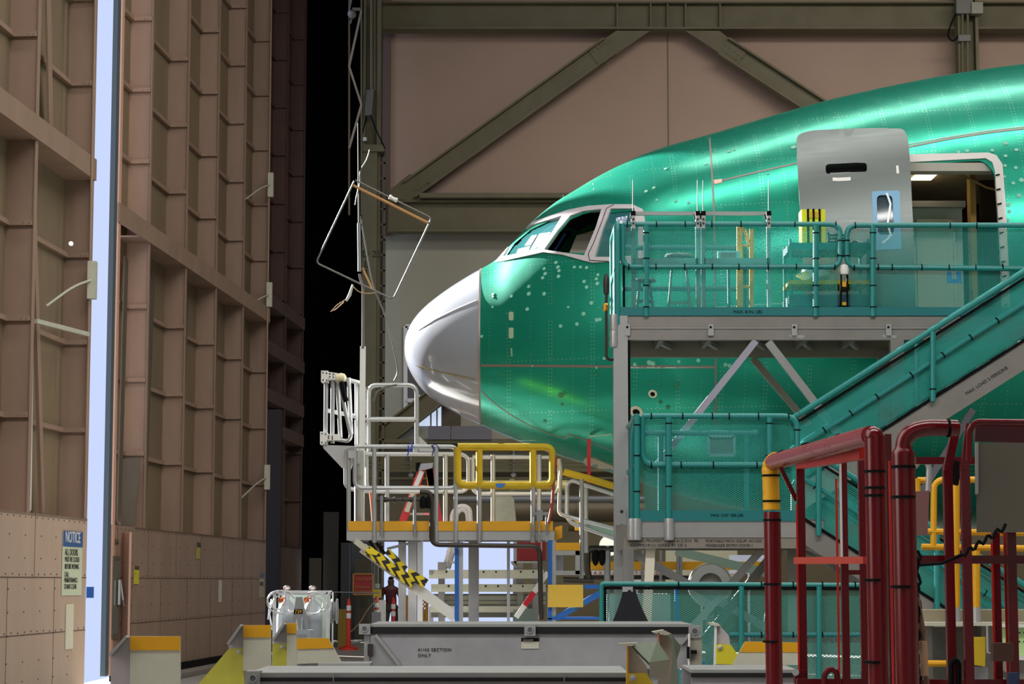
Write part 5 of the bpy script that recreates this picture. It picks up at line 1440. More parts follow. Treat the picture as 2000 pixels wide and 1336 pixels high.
# ------------------------------------------------------------------ things behind and below the stand
BY = 31.5
rack = thing('beam_rack', 'stack of cream perforated spreader beams lying under the nose stand', 'rack', P(960, 1210, BY)); rack.location.z = 0
M_CB = mat('cream_beam', rgb(196, 194, 176), .5, 0, .25, 3)
for (x0_, x1_, y0_, y1_, dy) in ((838, 1062, 1113, 1130, 0), (842, 1066, 1141, 1156, .2), (838, 1066, 1164, 1172, .5), (838, 1066, 1174, 1180, .5), (840, 1030, 1184, 1196, .2)):
    b = B(); b.pxplate([(x0_, y0_), (x1_, y0_), (x1_, y1_), (x0_, y1_)], BY + dy, .25); b.build('beam', M_CB, rack, bevel=.01)
    if y0_ < 1150:
        b = B()
        for k in range(9):
            p0 = P(x0_ + 34 + k * 24.2, y0_ + 4, BY + dy - .002); b.cyl(V3(p0, dy=.001), V3(p0, dy=-.006), .014, 10)
        b.build('bolt_holes', M_BLACK, rack, kind='stuff')
B().pxplate([(842, 1160), (1064, 1160), (1064, 1206), (842, 1206)], BY + .9, .3).build('packed_sheets', mat('packed_sheet_grey', rgb(128, 128, 120), .6, 0, .4, 3, stretch=(.3, 1, 8)), rack)
for x in (856, 1010, 1040):
    B().pxplate([(x, 1100), (x + 12, 1100), (x + 12, 1290), (x, 1290)], BY + .3, .2).build('rack_post', M_ALUD, rack)
B().pxplate([(855, 1098), (872, 1098), (872, 1113), (855, 1113)], BY - .05, .2).build('shoe', M_ALUD, rack)
B().pxplate([(838, 1113), (846, 1113), (846, 1121), (838, 1121)], BY - .03, .2).build('shoe', M_ALUD, rack)
B().pxplate([(1003, 1192), (1044, 1188), (1044, 1358), (1003, 1358)], BY - .4, .3).build('tool_box', mat('green_grey_box', rgb(96, 112, 106), .5), label='grey-green box under the cream beams beside the red-banded brace', cat='box', bevel=.01)
rc = thing('tool_cabinet', 'dark red cabinet hanging open under the stand deck', 'cabinet', P(1030, 1100, 33)); rc.location.z = P(0, 1106, 33).z
B().pxplate([(1010, 1048), (1066, 1048), (1066, 1095), (1010, 1095)], 33, .6).build('body', mat('crimson_cabinet', rgb(150, 8, 30), .45), rc, bevel=.01)
B().pxplate([(1056, 1050), (1059, 1050), (1059, 1093), (1056, 1093)], 32.98, .03).build('door_edge', M_CREAM, rc)
b = B(); b.pxplate([(1004, 1048), (1009, 1048), (1009, 1100), (1004, 1100)], 33, .1).pxplate([(998, 1096), (1058, 1096), (1058, 1100), (998, 1100)], 33, .6).beam(P(1000, 1100, 33), P(1012, 1112, 33), .03, .03).beam(P(1005, 1112, 33), P(1005, 1343, 33), .05, .05, up=(0, 1, 0)); b.build('frame', M_ALU, rc)
# overhead pipes far behind at deck level
for i, (x0_, x1_, y, r, Y, mc, lb) in enumerate((
        (890, 1110, 948, .11, 45, (214, 200, 130), 'pale yellow insulated pipe behind the yellow padded rail'),
        (1000, 1260, 997, .24, 44, (96, 84, 62), 'thick brown duct running level behind the stand rails'),
        (890, 1260, 975, .07, 43, (110, 112, 112), 'grey pipe just above the thick brown duct'),
        (1110, 1260, 1020, .20, 46, (120, 104, 60), 'olive brown duct low between the stand and the platform'))):
    b = B(); b.cyl(P(x0_, y, Y), P(x1_, y, Y), r, 20)
    for k in range(3):
        x = x0_ + (x1_ - x0_) * (k + .5) / 3; p0 = P(x, y, Y); b.cyl(V3(p0, -.05), V3(p0, .05), r * 1.15, 20)
    p0 = P(1212, y, Y); b.beam(p0, (p0.x, Y, 0), .1, .1, up=(0, 1, 0))
    b.build('overhead_pipe', mat('pipe_%d' % i, rgb(*mc), .45, .2, .2), label=lb, cat='pipe')
b = B()
for y in (904, 912, 934): b.tube([P(720, y, 60), P(1260, y, 60)], .03, 6)
b.build('trim_20', M_OLIVE, kind='structure')
for px, lb in ((802, 'left'), (1003, 'right')):
    b = B(); b.tube([P(px, 878, 65.1), P(px, 924, 65.1)], .025, 8); b.lathe([(.03, 0), (.09, .02), (.09, .07), (.03, .12)], P(px, 924, 65.1), (0, 0, -1), 12)
    for k in range(6): p0 = P(px, 880 + k * 8, 65.1); b.cyl(V3(p0, dz=-.03), V3(p0, dz=.03), .045, 8)
    b.build('hanging_chain_lamp', M_GREY, label='%s of the two slim hanging pendants behind the stand rails' % lb, cat='lamp')
# window and pale opening seen under the nose
wn_ = thing('window_1', 'white framed window in the back wall left of the nose', 'window', P(795, 700, WY - .1), kind='structure')
b = B()
for a, c in (((792, 637), (808, 637)), ((792, 637), (792, 800)), ((792, 782), (820, 782))): b.beam(P(*a, WY - .1), P(*c, WY - .1), .06, .12, up=(0, 0, 1) if a[1] == c[1] else (1, 0, 0))
b.build('window_frame', M_WHITE, wn_)
B().pxplate([(794, 640), (860, 640), (860, 780), (794, 780)], WY - .05, .03).build('pane', mat('dark_pane', rgb(44, 44, 50), .3), wn_)
for (x0_, x1_) in ((836, 880), (882, 960)):
    b = B(); b.pxplate([(x0_, 832), (x1_, 832), (x1_, 858), (x0_, 858)], 64.7, .6); b.build('air_duct', mat('lavender_duct', rgb(104, 102, 110), .6), label='%s pale lavender duct section below the aircraft nose' % ('left' if x0_ < 850 else 'right'), cat='duct', bevel=.03)
ow = thing('window_2', 'bright daylight pane behind the lower truss diagonal under the nose', 'window', P(855, 830, WY - .1), kind='structure')
b = B(); b.pxplate([(816, 770), (866, 790), (866, 832), (816, 832)], WY - .08, .02); b.build('pane', mat('daylit_pane', (0.62, 0.72, 0.9, 1), .6, emit=.9), ow)
for x in (840, 852): B().pxplate([(x, 800), (x + 3, 800), (x + 3, 832), (x, 832)], WY - .12, .03).build('mullion', M_GREY, ow)
B().pxplate([(862, 790), (900, 800), (900, 832), (862, 832)], WY - .13, .03).build('dark_panel', M_DKB, ow)

# right of the stand: orange crane rail with lettering, boxes and pipes beyond the platform legs
cr = thing('crane_beam', 'long orange crane beam with white load rating strip beyond the platform legs', 'beam', P(1260, 1120, 38)); cr.location.z = P(0, 1125, 38).z
B().pxplate([(1140, 1097), (1500, 1097), (1500, 1113), (1140, 1113)], 38, .3).build('beam', M_YEL, cr, bevel=.01)
B().pxplate([(1140, 1114), (1290, 1114), (1290, 1123), (1140, 1123)], 37.98, .3).build('rating_strip', M_WHITE, cr)
lettering('MAX CAPACITY 2000 LBS', P(1148, 1122.4, 37.97), .09, mat('red_letter', rgb(170, 20, 20), .5), cr, space=1.6)
B().pxplate([(1140, 1124), (1420, 1124), (1420, 1132), (1140, 1132)], 38, .3).build('lower_flange', M_DARK, cr)
for px in (1180, 1253, 1288, 1322, 1328): B().pxplate([(px, 1070), (px + 5, 1070), (px + 5, 1150), (px, 1150)], 37.8, .1).build('hanger', M_GREY, cr)
mp_ = thing('pipe_manifold', 'black pipe manifold with hanging valves between the stand and the platform column', 'pipe', P(1170, 1080, 30))
tube_part('pipe', mp_, [(1152, 1130), (1147, 1118), (1147, 1080), (1152, 1072), (1200, 1072)], 30, .045, M_DARK, fr=.1)
for px in (1163, 1176):
    b = B(); b.lathe([(.01, -.16), (.035, -.13), (.055, -.05), (.05, .05), (.02, .08)], P(px, 1082, 30), (0, 0, 1), 12); b.build('valve', M_BLACK, mp_)
tube_part('pipe', mp_, [(1187, 1066), (1187, 1364)], 30, .04, M_GREY)
tube_part('pipe', mp_, [(1100, 1132), (1160, 1134)], 30, .035, M_DARK)
b = B(); b.lathe([(.005, 0), (.22, .02), (.23, .04), (.2, .07), (.005, .1)], P(1190, 1066, 50), (0, -1, 0), 32); b.build('wall_lamp', mat('pale_globe', (0.9, 0.95, 0.75, 1), .6, emit=.8), label='pale round glowing lamp beside the platform column', cat='lamp')
for i, (x0_, y0_, x1_, y1_, Y, c_, lb) in enumerate((
        (1300, 1060, 1440, 1140, 55, (190, 188, 160), 'pale wall board lit beyond the platform legs'),
        (1424, 1084, 1500, 1120, 54, (210, 220, 240), 'white board of blue markings beyond the platform legs'),
        (1236, 1130, 1252, 1142, 40, (220, 222, 220), 'small white sign card low behind the platform legs'))):
    B().pxplate([(x0_, y0_), (x1_, y0_), (x1_, y1_), (x0_, y1_)], Y, .05).beam(P((x0_ + x1_) / 2, y1_, Y), Vector((P((x0_ + x1_) / 2, y1_, Y).x, Y + .03, 0)), .05, .05).build('notice_board', mat('board_%d' % i, rgb(*c_), .6), label=lb, cat='board')
bpx2 = lambda name, a, c, Y, wpx, t, m, label, cat: tag(bpx(name, a, c, Y, wpx, t, m, None), label, cat)
B().beam(P(1320, 1076, 36), P(1500, 1120, 36), .1, .14).build('conveyor_beam', mat('mint_alu', (0, 0, 0, 1)), label='long sloping pale green beam behind the platform legs', cat='beam')
# dark machinery silhouettes and blue frame pieces seen through the low mesh
fr_ = thing('blue_frame', 'blue steel frame behind the low mesh barrier', 'frame', P(1330, 1290, 26)); fr_.location.z = 0
for a, c in (((1322, 1150), (1322, 1399)), ((1240, 1180), (1270, 1240)), ((1330, 1240), (1400, 1180)), ((1240, 1296), (1430, 1296))): bpx('frame_bar', a, c, 26, 8, .08, M_BLUE, fr_)
pb = thing('packing_case', 'grey slatted transport case behind the low mesh barrier', 'case', P(1270, 1280, 27)); pb.location.z = 0
a, c = P(1190, 1160, 27), P(1310, 1240, 27)
B().span(a.x, c.x, 27, 27.8, .12, a.z).build('body', mat('pale_case', rgb(150, 156, 150), .6, 0, .4), pb, bevel=.02)
for zz_ in (.35, .7, 1.05): B().span(a.x - .01, c.x + .01, 26.97, 27, zz_, zz_ + .07).build('batten', M_ALUB, pb)
for dx in (.05, .6): B().span(a.x + dx, a.x + dx + .1, 27, 27.8, 0, .12).build('foot', M_DARK, pb)

# left background: posts, signs, delineators, person, bins
def delin(px, y0_, Y, label):
    d = thing('delineator_post', label, 'post', P(px, 1250, Y), 'orange delineator posts by the far wall'); d.location.z = 0
    x = P(px, 1200, Y).x; zt_ = P(px, y0_, Y).z
    B().lathe([(.22, 0), (.22, .05), (.08, .1), (.055, .12), (.05, zt_ - .1), (.03, zt_), (.01, zt_ + .02)], (x, Y, 0), (0, 0, 1), 16).build('tube', mat('orange_red_plastic', rgb(190, 44, 20), .5), d)
    for k in (.12, .3): B().lathe([(.054, 0), (.057, .01), (.057, .11), (.054, .12)], (x, Y, zt_ - k - .15), (0, 0, 1), 16).build('band', M_WHITE, d)
delin(681, 1170, 52, 'orange delineator post left of the red danger sign')
delin(768, 1168, 55, 'orange delineator post in front of the walking person')
delin(735, 1166, 57, 'orange delineator post behind the fibre rope beside the doorway')
sg = thing('danger_sign', 'dark red framed sign with yellow lettering beside the doorway', 'sign', P(710, 1160, 60)); 
B().pxplate([(690, 1121), (728, 1121), (728, 1161), (690, 1161)], 60, .05).build('board', mat('sign_dark_red', rgb(140, 14, 18), .5), sg)
b = B()
for a, c in (((690, 1121), (728, 1121)), ((728, 1121), (728, 1161)), ((728, 1161), (690, 1161)), ((690, 1161), (690, 1121))): b.beam(P(*a, 59.97), P(*c, 59.97), .03, .035)
b.build('border', mat('dull_gold', rgb(150, 110, 40), .5), sg)
for s_, y in (('CAUTION', 1134), ('Products', 1149), ('Components', 1157)): lettering(s_, P(694, y, 59.95), .11, mat('dull_gold', (0, 0, 0, 1)), sg)
B().beam(P(700, 1161, 60.05), Vector((P(700, 1161, 60).x, 60.05, 0)), .05, .05).beam(P(720, 1161, 60.05), Vector((P(720, 1161, 60).x, 60.05, 0)), .05, .05).build('sign_legs', M_DARK, sg)
ys = thing('yellow_board', 'small dull yellow board beside the dark doorway post', 'sign', P(737, 1170, 59)); ys.location.z = 0
B().pxplate([(729, 1151), (745, 1151), (745, 1168), (729, 1168)], 59, .05).build('board', mat('dull_yellow', rgb(150, 136, 30), .6), ys)
B().pxplate([(733, 1140), (741, 1140), (741, 1149), (733, 1149)], 59, .2).build('lamp_head', M_GREY, ys)
B().beam(P(737, 1168, 59.1), Vector((P(737, 1168, 59.1).x, 59.1, 0)), .04, .04).build('post', M_DARK, ys)
bn = thing('notice_stand', 'grey boxed notice stand at the left of the doorway', 'stand', P(735, 1210, 56)); bn.location.z = 0
b = B(); b.pxplate([(726, 1196), (744, 1196), (744, 1240), (726, 1240)], 56, .4); b.build('body', M_GREY, bn)
b = B(); b.pxplate([(740, 1172), (752, 1172), (752, 1240), (740, 1240)], 56.5, .3); b.build('bin', M_WHITE, bn)
# olive cabinet and shelf dark region at left of the doorway
for (x0_, y0_, x1_, y1_, Y, c_, nm, lb) in (
        (693, 1090, 726, 1240, 61, (60, 56, 42), 'electric_cabinet', 'olive grey cabinet behind the red danger sign'),
        (686, 1044, 730, 1092, 61.7, (42, 44, 44), 'wall_unit', 'dark grey unit above the danger sign'),
        (666, 1060, 683, 1250, 57, (38, 40, 46), 'steel_post', 'slim dark steel post left of the danger sign'),
        (604, 1090, 626, 1250, 60, (52, 48, 40), 'timber_panel', 'pale olive panel standing before the black curtain'),
        (632, 1000, 660, 1250, 60.5, (22, 15, 10), 'brown_panel', 'dark brown panel standing before the black curtain'),
        (660, 1190, 680, 1250, 54, (120, 96, 16), 'yellow_bollard', 'dull yellow bollard left of the orange delineator')):
    a = P(x0_, y0_, Y); c = P(x1_, y0_, Y)
    B().span(a.x, c.x, Y, Y + .35, 0, a.z).build(nm, mat('bg_' + nm, rgb(*c_), .7), label=lb, cat=nm.split('_')[1], bevel=.02)
# blue-black edge strip and lower dark plates of the far door
struct('trim_21', B().span(P(520, 1000, 50.6).x, P(548, 1000, 50.6).x, 50.55, 50.8, 0, P(0, 800, 50.6).z), mat('blue_black_seal', rgb(7, 8, 14), .9))

# person in silhouette at the doorway
PY_ = 62.0
pr_ = thing('person', 'person in a dark maroon shirt and dark trousers walking by the bright doorway', 'person', (P(762, 1200, PY_).x, PY_, 0))
sc_ = PY_ / F
def skin_fig(name, verts, edges, radii, m, parent, sub=2):
    me = bpy.data.meshes.new(name); off = world_off(parent)
    me.from_pydata([Vector(v) - off for v in verts], edges, [])
    o = bpy.data.objects.new(name, me); COL.objects.link(o)
    md = o.modifiers.new('skin', 'SKIN'); md.use_smooth_shade = True
    sb = o.modifiers.new('sub', 'SUBSURF'); sb.levels = sub; sb.render_levels = sub
    for i, r in enumerate(radii):
        me.skin_vertices[0].data[i].radius = r if isinstance(r, tuple) else (r, r)
    me.skin_vertices[0].data[0].use_root = True
    dg_ = bpy.context.evaluated_depsgraph_get()
    m2 = bpy.data.meshes.new_from_object(o.evaluated_get(dg_))
    bpy.data.objects.remove(o); 
    m2.name = name; m2.materials.clear(); m2.materials.append(m)
    for p in m2.polygons: p.use_smooth = True
    q = bpy.data.objects.new(name, m2); COL.objects.link(q); q.parent = parent
    return q
X = P(764, 1200, PY_).x
M_SKIN = mat('dark_skin', rgb(70, 44, 36), .5); M_SHIRT = mat('maroon_shirt', rgb(70, 14, 26), .8); M_TROU = mat('charcoal_trousers', rgb(40, 38, 38), .8)
H = P(764, 1127, PY_).z
def h_(f): return H * f
# body (one surface): pelvis root, spine, neck, head, arms, hands, legs, feet
vs = [(X, PY_, h_(.53)), (X, PY_, h_(.62)), (X - .01, PY_, h_(.74)), (X - .02, PY_, h_(.82)), (X - .015, PY_ - .01, h_(.865)), (X - .01, PY_ - .02, h_(.91)), (X - .01, PY_ - .02, h_(.975)),
      (X - .20, PY_, h_(.80)), (X - .28, PY_ - .02, h_(.64)), (X - .33, PY_ - .10, h_(.50)), (X - .345, PY_ - .13, h_(.45)),
      (X + .18, PY_, h_(.80)), (X + .25, PY_ + .04, h_(.64)), (X + .26, PY_ - .02, h_(.49)), (X + .26, PY_ - .04, h_(.45)),
      (X - .10, PY_, h_(.49)), (X - .13, PY_ - .16, h_(.28)), (X - .13, PY_ - .06, h_(.05)), (X - .13, PY_ - .22, h_(.02)),
      (X + .10, PY_, h_(.49)), (X + .12, PY_ + .10, h_(.28)), (X + .13, PY_ + .26, h_(.06)), (X + .13, PY_ + .12, h_(.02))]
ed = [(0, 1), (1, 2), (2, 3), (3, 4), (4, 5), (5, 6), (3, 7), (7, 8), (8, 9), (9, 10), (3, 11), (11, 12), (12, 13), (13, 14), (0, 15), (15, 16), (16, 17), (17, 18), (0, 19), (19, 20), (20, 21), (21, 22)]
rd = [(.15, .11), (.14, .1), (.16, .11), (.13, .1), (.075, .075), (.10, .11), (.095, .105), (.06, .06), (.045, .045), (.032, .032), (.028, .028), (.06, .06), (.045, .045), (.032, .032), (.028, .028), .09, .06, .045, .04, .09, .06, .045, .04]
skin_fig('body', vs, ed, rd, M_SKIN, pr_)
# five fingers per hand
for (hx, hy, hz_, sg_) in ((X - .345, PY_ - .13, h_(.45), -1), (X + .26, PY_ - .04, h_(.45), 1)):
    for k in range(4):
        oy = (k - 1.5) * .02; ln = (.075, .085, .08, .065)[k]
        skin_fig('finger', [(hx, hy + oy, hz_ + .01), (hx - .004 * sg_, hy + oy * 1.1 - .005, hz_ - ln * .55), (hx - .015 * sg_, hy + oy * 1.1 - .01, hz_ - ln)], [(0, 1), (1, 2)], [.010, .009, .007], M_SKIN, pr_, 1)
    skin_fig('thumb', [(hx, hy - .03, hz_ + .03), (hx - .01 * sg_, hy - .055, hz_ - .005), (hx - .015 * sg_, hy - .06, hz_ - .035)], [(0, 1), (1, 2)], [.011, .010, .008], M_SKIN, pr_, 1)
# clothes follow the body
sv = [0, 1, 2, 3, 7, 8, 11, 12]
im = {v: i for i, v in enumerate(sv)}
skin_fig('shirt', [vs[i] for i in sv[:5]] + [tuple(Vector(vs[7]).lerp(Vector(vs[8]), .62))] + [vs[11]] + [tuple(Vector(vs[11]).lerp(Vector(vs[12]), .62))],
         [(0, 1), (1, 2), (2, 3), (3, 4), (4, 5), (3, 6), (6, 7)], [(.175, .135), (.165, .125), (.185, .135), (.15, .12), (.085, .085), (.07, .07), (.085, .085), (.07, .07)], M_SHIRT, pr_)
lv_ = [0, 15, 16, 17, 19, 20, 21]
skin_fig('trousers', [vs[i] for i in lv_], [(0, 1), (1, 2), (2, 3), (0, 4), (4, 5), (5, 6)], [(.165, .125), .11, .08, .065, .11, .08, .065], M_TROU, pr_)
for i, (a, c) in enumerate(((17, 18), (21, 22))):
    skin_fig('shoe', [vs[a], vs[c]], [(0, 1)], [.055, .05], M_BLACK, pr_, 1)
# hair cap and face
b = B(); hc = Vector((X - .01, PY_ - .02, h_(.955)))
b.grid(lambda u, v: hc + Vector((.083 * math.sin(v * 1.55) * math.cos(u * 2 * PI), .098 * math.sin(v * 1.55) * math.sin(u * 2 * PI) + .012, .085 * math.cos(v * 1.55) + .012)), 20, 8)
b.build('hair', mat('black_hair', rgb(16, 14, 14), .9), pr_, smooth=60)
b = B()
for dx in (-.032, .032): b.lathe([(.002, 0), (.011, .004), (.006, .01)], hc + Vector((dx, -.088, -.02)), (0, -1, 0), 10)
b.build('eyes', mat('eye_white', rgb(190, 186, 180), .3), pr_)
b = B(); b.lathe([(.016, -.02), (.014, 0), (.007, .03)], hc + Vector((0, -.1, -.05)), (0, 0, 1), 8); b.build('nose', M_SKIN, pr_)
b = B(); b.box(hc + Vector((0, -.088, -.085)), (.045, .012, .012)); b.build('mouth', mat('lip', rgb(90, 40, 40), .5), pr_)
b = B()
for dx in (-.078, .078): b.lathe([(.005, -.028), (.016, -.01), (.016, .01), (.005, .028)], hc + Vector((dx, 0, -.03)), (0, 0, 1), 8)
b.build('ears', M_SKIN, pr_)

# things by the doorway, right of the person
vest = B(); vest.prism([P(x, y, 57) for x, y in ((782, 1130), (790, 1126), (792, 1160), (784, 1185), (786, 1200), (780, 1210), (778, 1170))], (0, .15, 0)); vest.build('safety_vest', mat('lime_vest', rgb(190, 196, 110), .8), label='pale lime vest hanging on a pole behind the striped brace', cat='vest')
B().beam(P(790, 1100, 57.2), Vector((P(790, 1100, 57).x, 57.2, 0)), .08, .08, up=(0, 1, 0)).build('pole', M_WHITE, label='white pole carrying the lime vest', cat='pole')
yb = thing('yellow_bin', 'ochre mesh basket with a yellow hooked tool in front of the doorway', 'basket', P(812, 1210, 50)); yb.location.z = 0
a, c = P(792, 1165, 50), P(833, 1165, 50)
b = B()
for x in (a.x, c.x):
    for Y in (50, 50.5): b.beam((x, Y, 0), (x, Y, a.z), .05, .05, up=(0, 1, 0))
for z in (.1, a.z): b.beam((a.x, 50, z), (c.x, 50, z), .05, .05).beam((a.x, 50.5, z), (c.x, 50.5, z), .05, .05)
b.build('frame', mat('ochre_frame', rgb(170, 120, 30), .6), yb)
B().quad([(a.x, 50.02, .1), (c.x, 50.02, .1), (c.x, 50.02, a.z), (a.x, 50.02, a.z)]).build('mesh_side', mesh_mat('ochre_mesh', rgb(170, 120, 30), .09, .09, .5), yb)
hk = B(); hk.tube([P(808, 1140, 50.2), P(809, 1165, 50.2), P(812, 1190, 50.2), P(822, 1208, 50.2), P(832, 1212, 50.2)], [.09, .1, .07, .1, .16], 10, .3); hk.build('hooked_tool', M_YEL, yb)
for i, (px, y0_, w_) in enumerate(((744, 1180, 6), (787, 1150, 5), (838, 1185, 8))):
    b = B(); b.pxplate([(px, y0_), (px + w_, y0_), (px + w_, 1262), (px, 1262)], 54, .15); b.build('white_post', M_WHITE, label=['white post beside the walking person', 'white post under the striped brace', 'short white post right of the ochre basket'][i], cat='post')
# white framed lattice by the doorway, pale strips
for i, (x0_, x1_, y0_) in enumerate(((692, 700, 1040), (733, 741, 1050))):
    pass
rope = B(); rope.tube([P(645, 1259, 55), P(670, 1246, 55.2), P(700, 1222, 55.5), P(718, 1190, 55.8), P(735, 1172, 56)], .012, 6, .5); rope.build('fibre_rope', mat('tan_rope', rgb(150, 136, 100), .8), label='thin tan rope rising from the yellow bracket to the doorway post', cat='rope')
B().tube([P(560, 1155, 55), P(740, 1158, 55)], .015, 6).build('barrier_wire', M_GREY, label='thin barrier wire stretched across the dark bay', cat='wire')

# ---- welding gas trolley in the sunlight
GY = 29.2
gc = thing('gas_trolley', 'white gas bottle trolley with two cylinders and looped hoses in bright sunlight', 'trolley', P(588, 1260, GY)); gc.location.z = 0
M_WM = mat('trolley_white', rgb(190, 192, 194), .45)
gx0, gx1 = P(536, 1180, GY).x, P(640, 1180, GY).x
gzt = P(0, 1157, GY).z
b = B()
for x in (gx0, gx1):
    for Y in (GY, GY + .7): b.beam((x, Y, .12), (x, Y, gzt), .04, .04, up=(0, 1, 0))
for z in (.3, gzt):
    b.beam((gx0, GY, z), (gx1, GY, z), .04, .04).beam((gx0, GY + .7, z), (gx1, GY + .7, z), .04, .04)
b.build('frame', M_WM, gc)
B().span(gx0, gx1, GY + .68, GY + .7, .3, gzt - .03).build('back_panel', mat('pale_green_panel', rgb(170, 184, 172), .6), gc)
B().span(gx0, gx1, GY, GY + .7, .22, .3).build('base', M_GREY, gc)
for px in (560, 610):
    c = P(px, 1180, GY + .2); R_ = .135
    t = thing('x', None, None, (0, 0, 0)) if False else None
    b = B(); b.lathe([(R_ * .9, 0), (R_, .02), (R_, gzt - .62), (R_ * .93, gzt - .54), (R_ * .7, gzt - .46), (R_ * .35, gzt - .41), (.035, gzt - .39), (.035, gzt - .34)], (c.x, GY + .2, .3), (0, 0, 1), 32); b.build('gas_cylinder', mat('cylinder_pale', rgb(140, 146, 150), .35), gc, smooth=50)
    b = B(); b.lathe([(.03, 0), (.035, .02), (.02, .04), (.02, .07), (.045, .08), (.05, .11), (.02, .13)], (c.x, GY + .2, gzt - .04), (0, 0, 1), 14); b.build('valve', mat('valve_grey', rgb(160, 150, 146), .35, .5), gc)
    b = B(); b.lathe([(.02, 0), (.04, .01), (.04, .03), (.02, .04)], (c.x - .06, GY + .06, gzt - .1), (0, -1, 0), 14).cyl((c.x - .06, GY + .1, gzt - .1), (c.x, GY + .2, gzt - .06), .012); b.build('regulator', mat('copper', rgb(190, 110, 70), .35, .7), gc)
b = B()
def loopp(cx, cy, rx, rz, a0, a1, n=22, Y=GY - .05): return [V3(P(cx, cy, Y), rx * math.cos(a0 + (a1 - a0) * k / n), .02 * math.sin(k * .9), rz * math.sin(a0 + (a1 - a0) * k / n)) for k in range(n + 1)]
for (cx, cy, rx, rz, a0, a1) in ((556, 1180, .16, .13, .6, 5.6), (550, 1176, .19, .15, .8, 4.6), (545, 1172, .15, .12, 1.2, 4.9), (612, 1178, .19, .14, -2.4, 2.2), (606, 1182, .17, .12, -3.0, 1.8), (598, 1186, .25, .10, 3.5, 6.0)):
    b.tube(loopp(cx, cy, rx, rz, a0, a1), .011, 8)
b.build('hose_loops', M_WM, gc, kind='stuff')
b = B(); b.tube([P(530, 1170, GY), P(526, 1200, GY), P(532, 1230, GY)], .01, 6).tube([P(527, 1178, GY), P(524, 1210, GY)], .01, 6); b.build('hose', M_WM, gc)
a_ = B(); a_.pxplate([(578, 1166), (590, 1166), (605, 1232), (597, 1232), (592, 1206), (589, 1206), (588, 1232), (582, 1232), (579, 1206), (576, 1232), (568, 1232)], GY - .12, .03); a_.build('label_plate', M_GREY, gc)
B().pxplate([(574, 1190), (591, 1190), (591, 1199), (574, 1199)], GY - .125, .006).build('number_label', M_BLACK, gc)
lettering('739', P(575.5, 1198, GY - .13), .062, M_YEL, gc)
for x in (gx0 - .04, gx1 + .04):
    b = B(); b.lathe([(.02, -.03), (.14, -.03), (.15, 0), (.14, .03), (.02, .03)], (x, GY + .35, .15), (1, 0, 0), 24); b.build('wheel', M_BLACK, gc)
B().lathe([(.02, 0), (.16, 0), (.165, .02), (.12, .03), (.12, .06), (.165, .07), (.16, .09), (.02, .09)], (gx1 + .03, GY + .2, gzt - .25), (1, 0, 0), 24).build('hose_reel', M_GREY, gc)
tbx = thing('tool_chest', 'light grey chest with a framed lid on the floor in front of the gas trolley', 'chest', P(589, 1270, 28)); tbx.location.z = 0
a, c = P(572, 1231, 28), P(606, 1231, 28)
B().span(a.x, c.x, 27.9, 28.4, .0, a.z).build('body', mat('pale_blue_grey', rgb(150, 158, 166), .5), tbx, bevel=.01)
B().span(a.x + .03, c.x - .03, 27.88, 27.9, .1, a.z - .05).build('front_panel', M_GREY, tbx, bevel=.005)
# ------------------------------------------------------------------ foreground tooling beams
M_TOOLG = mat('tool_grey_paint', rgb(136, 136, 140), .45, .1, .45, 2.5, wcol=rgb(170, 170, 172))
M_TOPW = mat('tool_top_pale', rgb(138, 140, 138), .5, 0, .2, 3)
M_PAD = mat('black_pad_strip', rgb(10, 10, 14), .9)
def beam_thing(name, label, x0_, x1_, ytop, ystrip, yweb, ybot, Y, depth, loc):
    t = thing(name, label, 'beam', P((x0_ + x1_) / 2, ybot, Y)); t.location.z = 0
    A, C_ = P(x0_, ystrip, Y), P(x1_, ystrip, Y)
    zt_, zs, zb = P(0, ytop, Y).z, P(0, yweb, Y).z, P(0, ybot, Y).z
    B().span(A.x, C_.x, Y, Y + depth, zt_ - .02, zt_).build('top_plate', M_TOPW, t)
    B().span(A.x, C_.x, Y - .01, Y + .03, zs, zt_ - .02).build('pad_strip', M_PAD, t)
    B().span(A.x, C_.x, Y + .005, Y + .03, zb, zs).build('web', M_TOOLG, t)
    B().span(A.x, C_.x, Y + depth - .03, Y + depth, zb, zt_ - .02).build('web', M_TOOLG, t)
    B().span(A.x, C_.x, Y + .005, Y + depth, zb - .02, zb).build('bottom_plate', M_TOOLG, t)
    # trestle legs down to the floor
    for x in (A.x + .25, C_.x - .25):
        b = B(); b.beam((x, Y + .1, zb - .02), (x, Y + .1, 0), .1, .1, up=(0, 1, 0)).beam((x, Y + depth - .1, zb - .02), (x, Y + depth - .1, 0), .1, .1, up=(0, 1, 0)).beam((x, Y - .2, .05), (x, Y + depth + .2, .05), .12, .1); b.build('trestle', M_TOOLG, t)
    return t, zt_, zs, zb
TB = 16.0
t1, z1, zs1, zb1 = beam_thing('tooling_beam', 'long grey tooling beam stencilled 41/43 SECTION ONLY across the foreground', 722, 1352, 1219, 1221, 1238, 1301, TB, 1.1, None)
